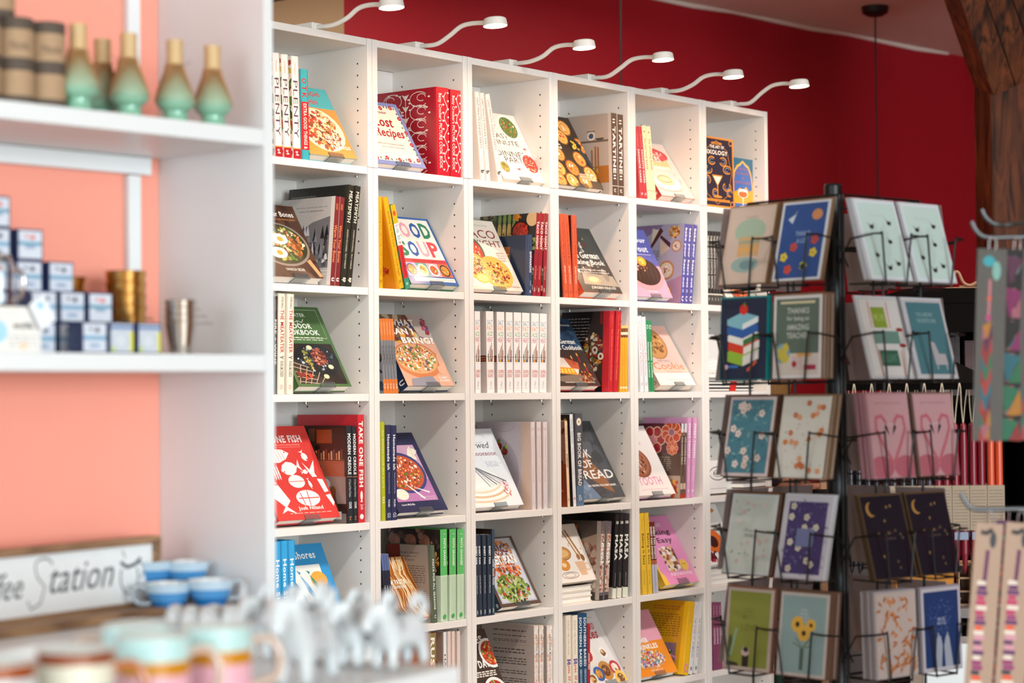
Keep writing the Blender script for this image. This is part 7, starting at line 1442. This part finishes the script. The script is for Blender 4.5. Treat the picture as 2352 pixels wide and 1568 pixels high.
# local x = towards the camera's right, y = away; standing turned to the right, one forearm on the counter
V = [(0, 0, .92), (0, .0, 1.12), (0, 0, 1.3), (0, 0, 1.40), (0.01, -.005, 1.49), (0.02, -.01, 1.60),
     (-.02, -.16, 1.34), (-.0, -.19, 1.10), (.14, -.10, 1.055), (-.02, .16, 1.34), (.0, .19, 1.10), (.12, .14, 1.055),
     (0, -.09, .9), (.02, -.1, .5), (0, -.1, .07), (.13, -.1, .04), (0, .09, .9), (.0, .1, .5), (-.02, .1, .07), (.11, .1, .04), (.19, -.09, 1.05), (.17, .13, 1.05)]
E_ = [(0, 1), (1, 2), (2, 3), (3, 4), (4, 5), (2, 6), (6, 7), (7, 8), (2, 9), (9, 10), (10, 11), (0, 12), (12, 13), (13, 14), (14, 15), (0, 16), (16, 17), (17, 18), (18, 19), (8, 20), (11, 21)]
Rb = [.13, .12, .13, .06, .055, .095, .055, .045, .028, .055, .045, .028, .085, .06, .042, .035, .085, .06, .042, .035, .026, .026]
skin_mesh('body', V, E_, Rb, SKIN, per)
top = skin_mesh('top', V[:4]+[V[6], (-.0, -.19, 1.10), (.05, -.16, 1.085), V[9], V[10], (.045, .165, 1.085)], [(0, 1), (1, 2), (2, 3), (2, 4), (4, 5), (5, 6), (2, 7), (7, 8), (8, 9)], [.142, .132, .142, .072, .064, .054, .046, .064, .054, .046], TOP, per)
skin_mesh('trousers', [V[0], V[12], V[13], V[14], V[16], V[17], V[18]], [(0, 1), (1, 2), (2, 3), (0, 4), (4, 5), (5, 6)], [.138, .095, .07, .055, .095, .07, .055], TRO, per)
hb = MB()
for i in range(44):
    a = radians(-150+i*7.2)+pi; x, y = cos(a), sin(a); hb.tube(smooth_path([(.01+x*.03, -.005+y*.03, 1.715), (.01+x*.095, -.01+y*.09, 1.66), (.01+x*.112, -.01+y*.1, 1.56), (.01+x*.10, y*.095, 1.46), (.01+x*.085, y*.09, 1.375)], 4), .0135, n=5)
hb.obj('hair', HAIR, per)
fb = MB(); f0 = Vector((.108, -.012, 1.60))
for yy in (-.032, .03): fb.lathe([(0, -.009), (.009, 0), (0, .009)], '#f1ece6', n=12, cx=.103, cy=-.01+yy, z0=1.612)
fb.obj('eyes', MATTE, per); fb = MB(); fb.tube([(.112, -.01, 1.61), (.128, -.01, 1.578), (.112, -.01, 1.568)], .009, n=8); fb.obj('nose', SKIN, per); fb = MB(); fb.tube([(.106, -.03, 1.545), (.114, -.01, 1.543), (.106, .01, 1.545)], .005, n=6); fb.obj('mouth', mat('lips', .5, color='#a4564c', noise=.03), per)
for s_, (hx_, hy_) in enumerate(((.19, -.09), (.17, .13))):
    V2 = [(hx_, hy_, 1.05), (hx_+.05, hy_, 1.045)]; E2 = [(0, 1)]; R2 = [.024, .028]
    for q, (oy, L2) in enumerate(((-.03, .055), (-.01, .065), (.01, .06), (.028, .048))): n0 = len(V2); V2 += [(hx_+.085, hy_+oy, 1.046), (hx_+.085+L2*.6, hy_+oy*1.1, 1.042), (hx_+.085+L2, hy_+oy*1.1, 1.034)]; E2 += [(1, n0), (n0, n0+1), (n0+1, n0+2)]; R2 += [.0095, .0085, .007]
    n0 = len(V2); V2 += [(hx_+.04, hy_-.04, 1.045), (hx_+.075, hy_-.052, 1.04)]; E2 += [(1, n0), (n0, n0+1)]; R2 += [.011, .009]
    skin_mesh('hand', V2, E2, R2, SKIN, per, 1)
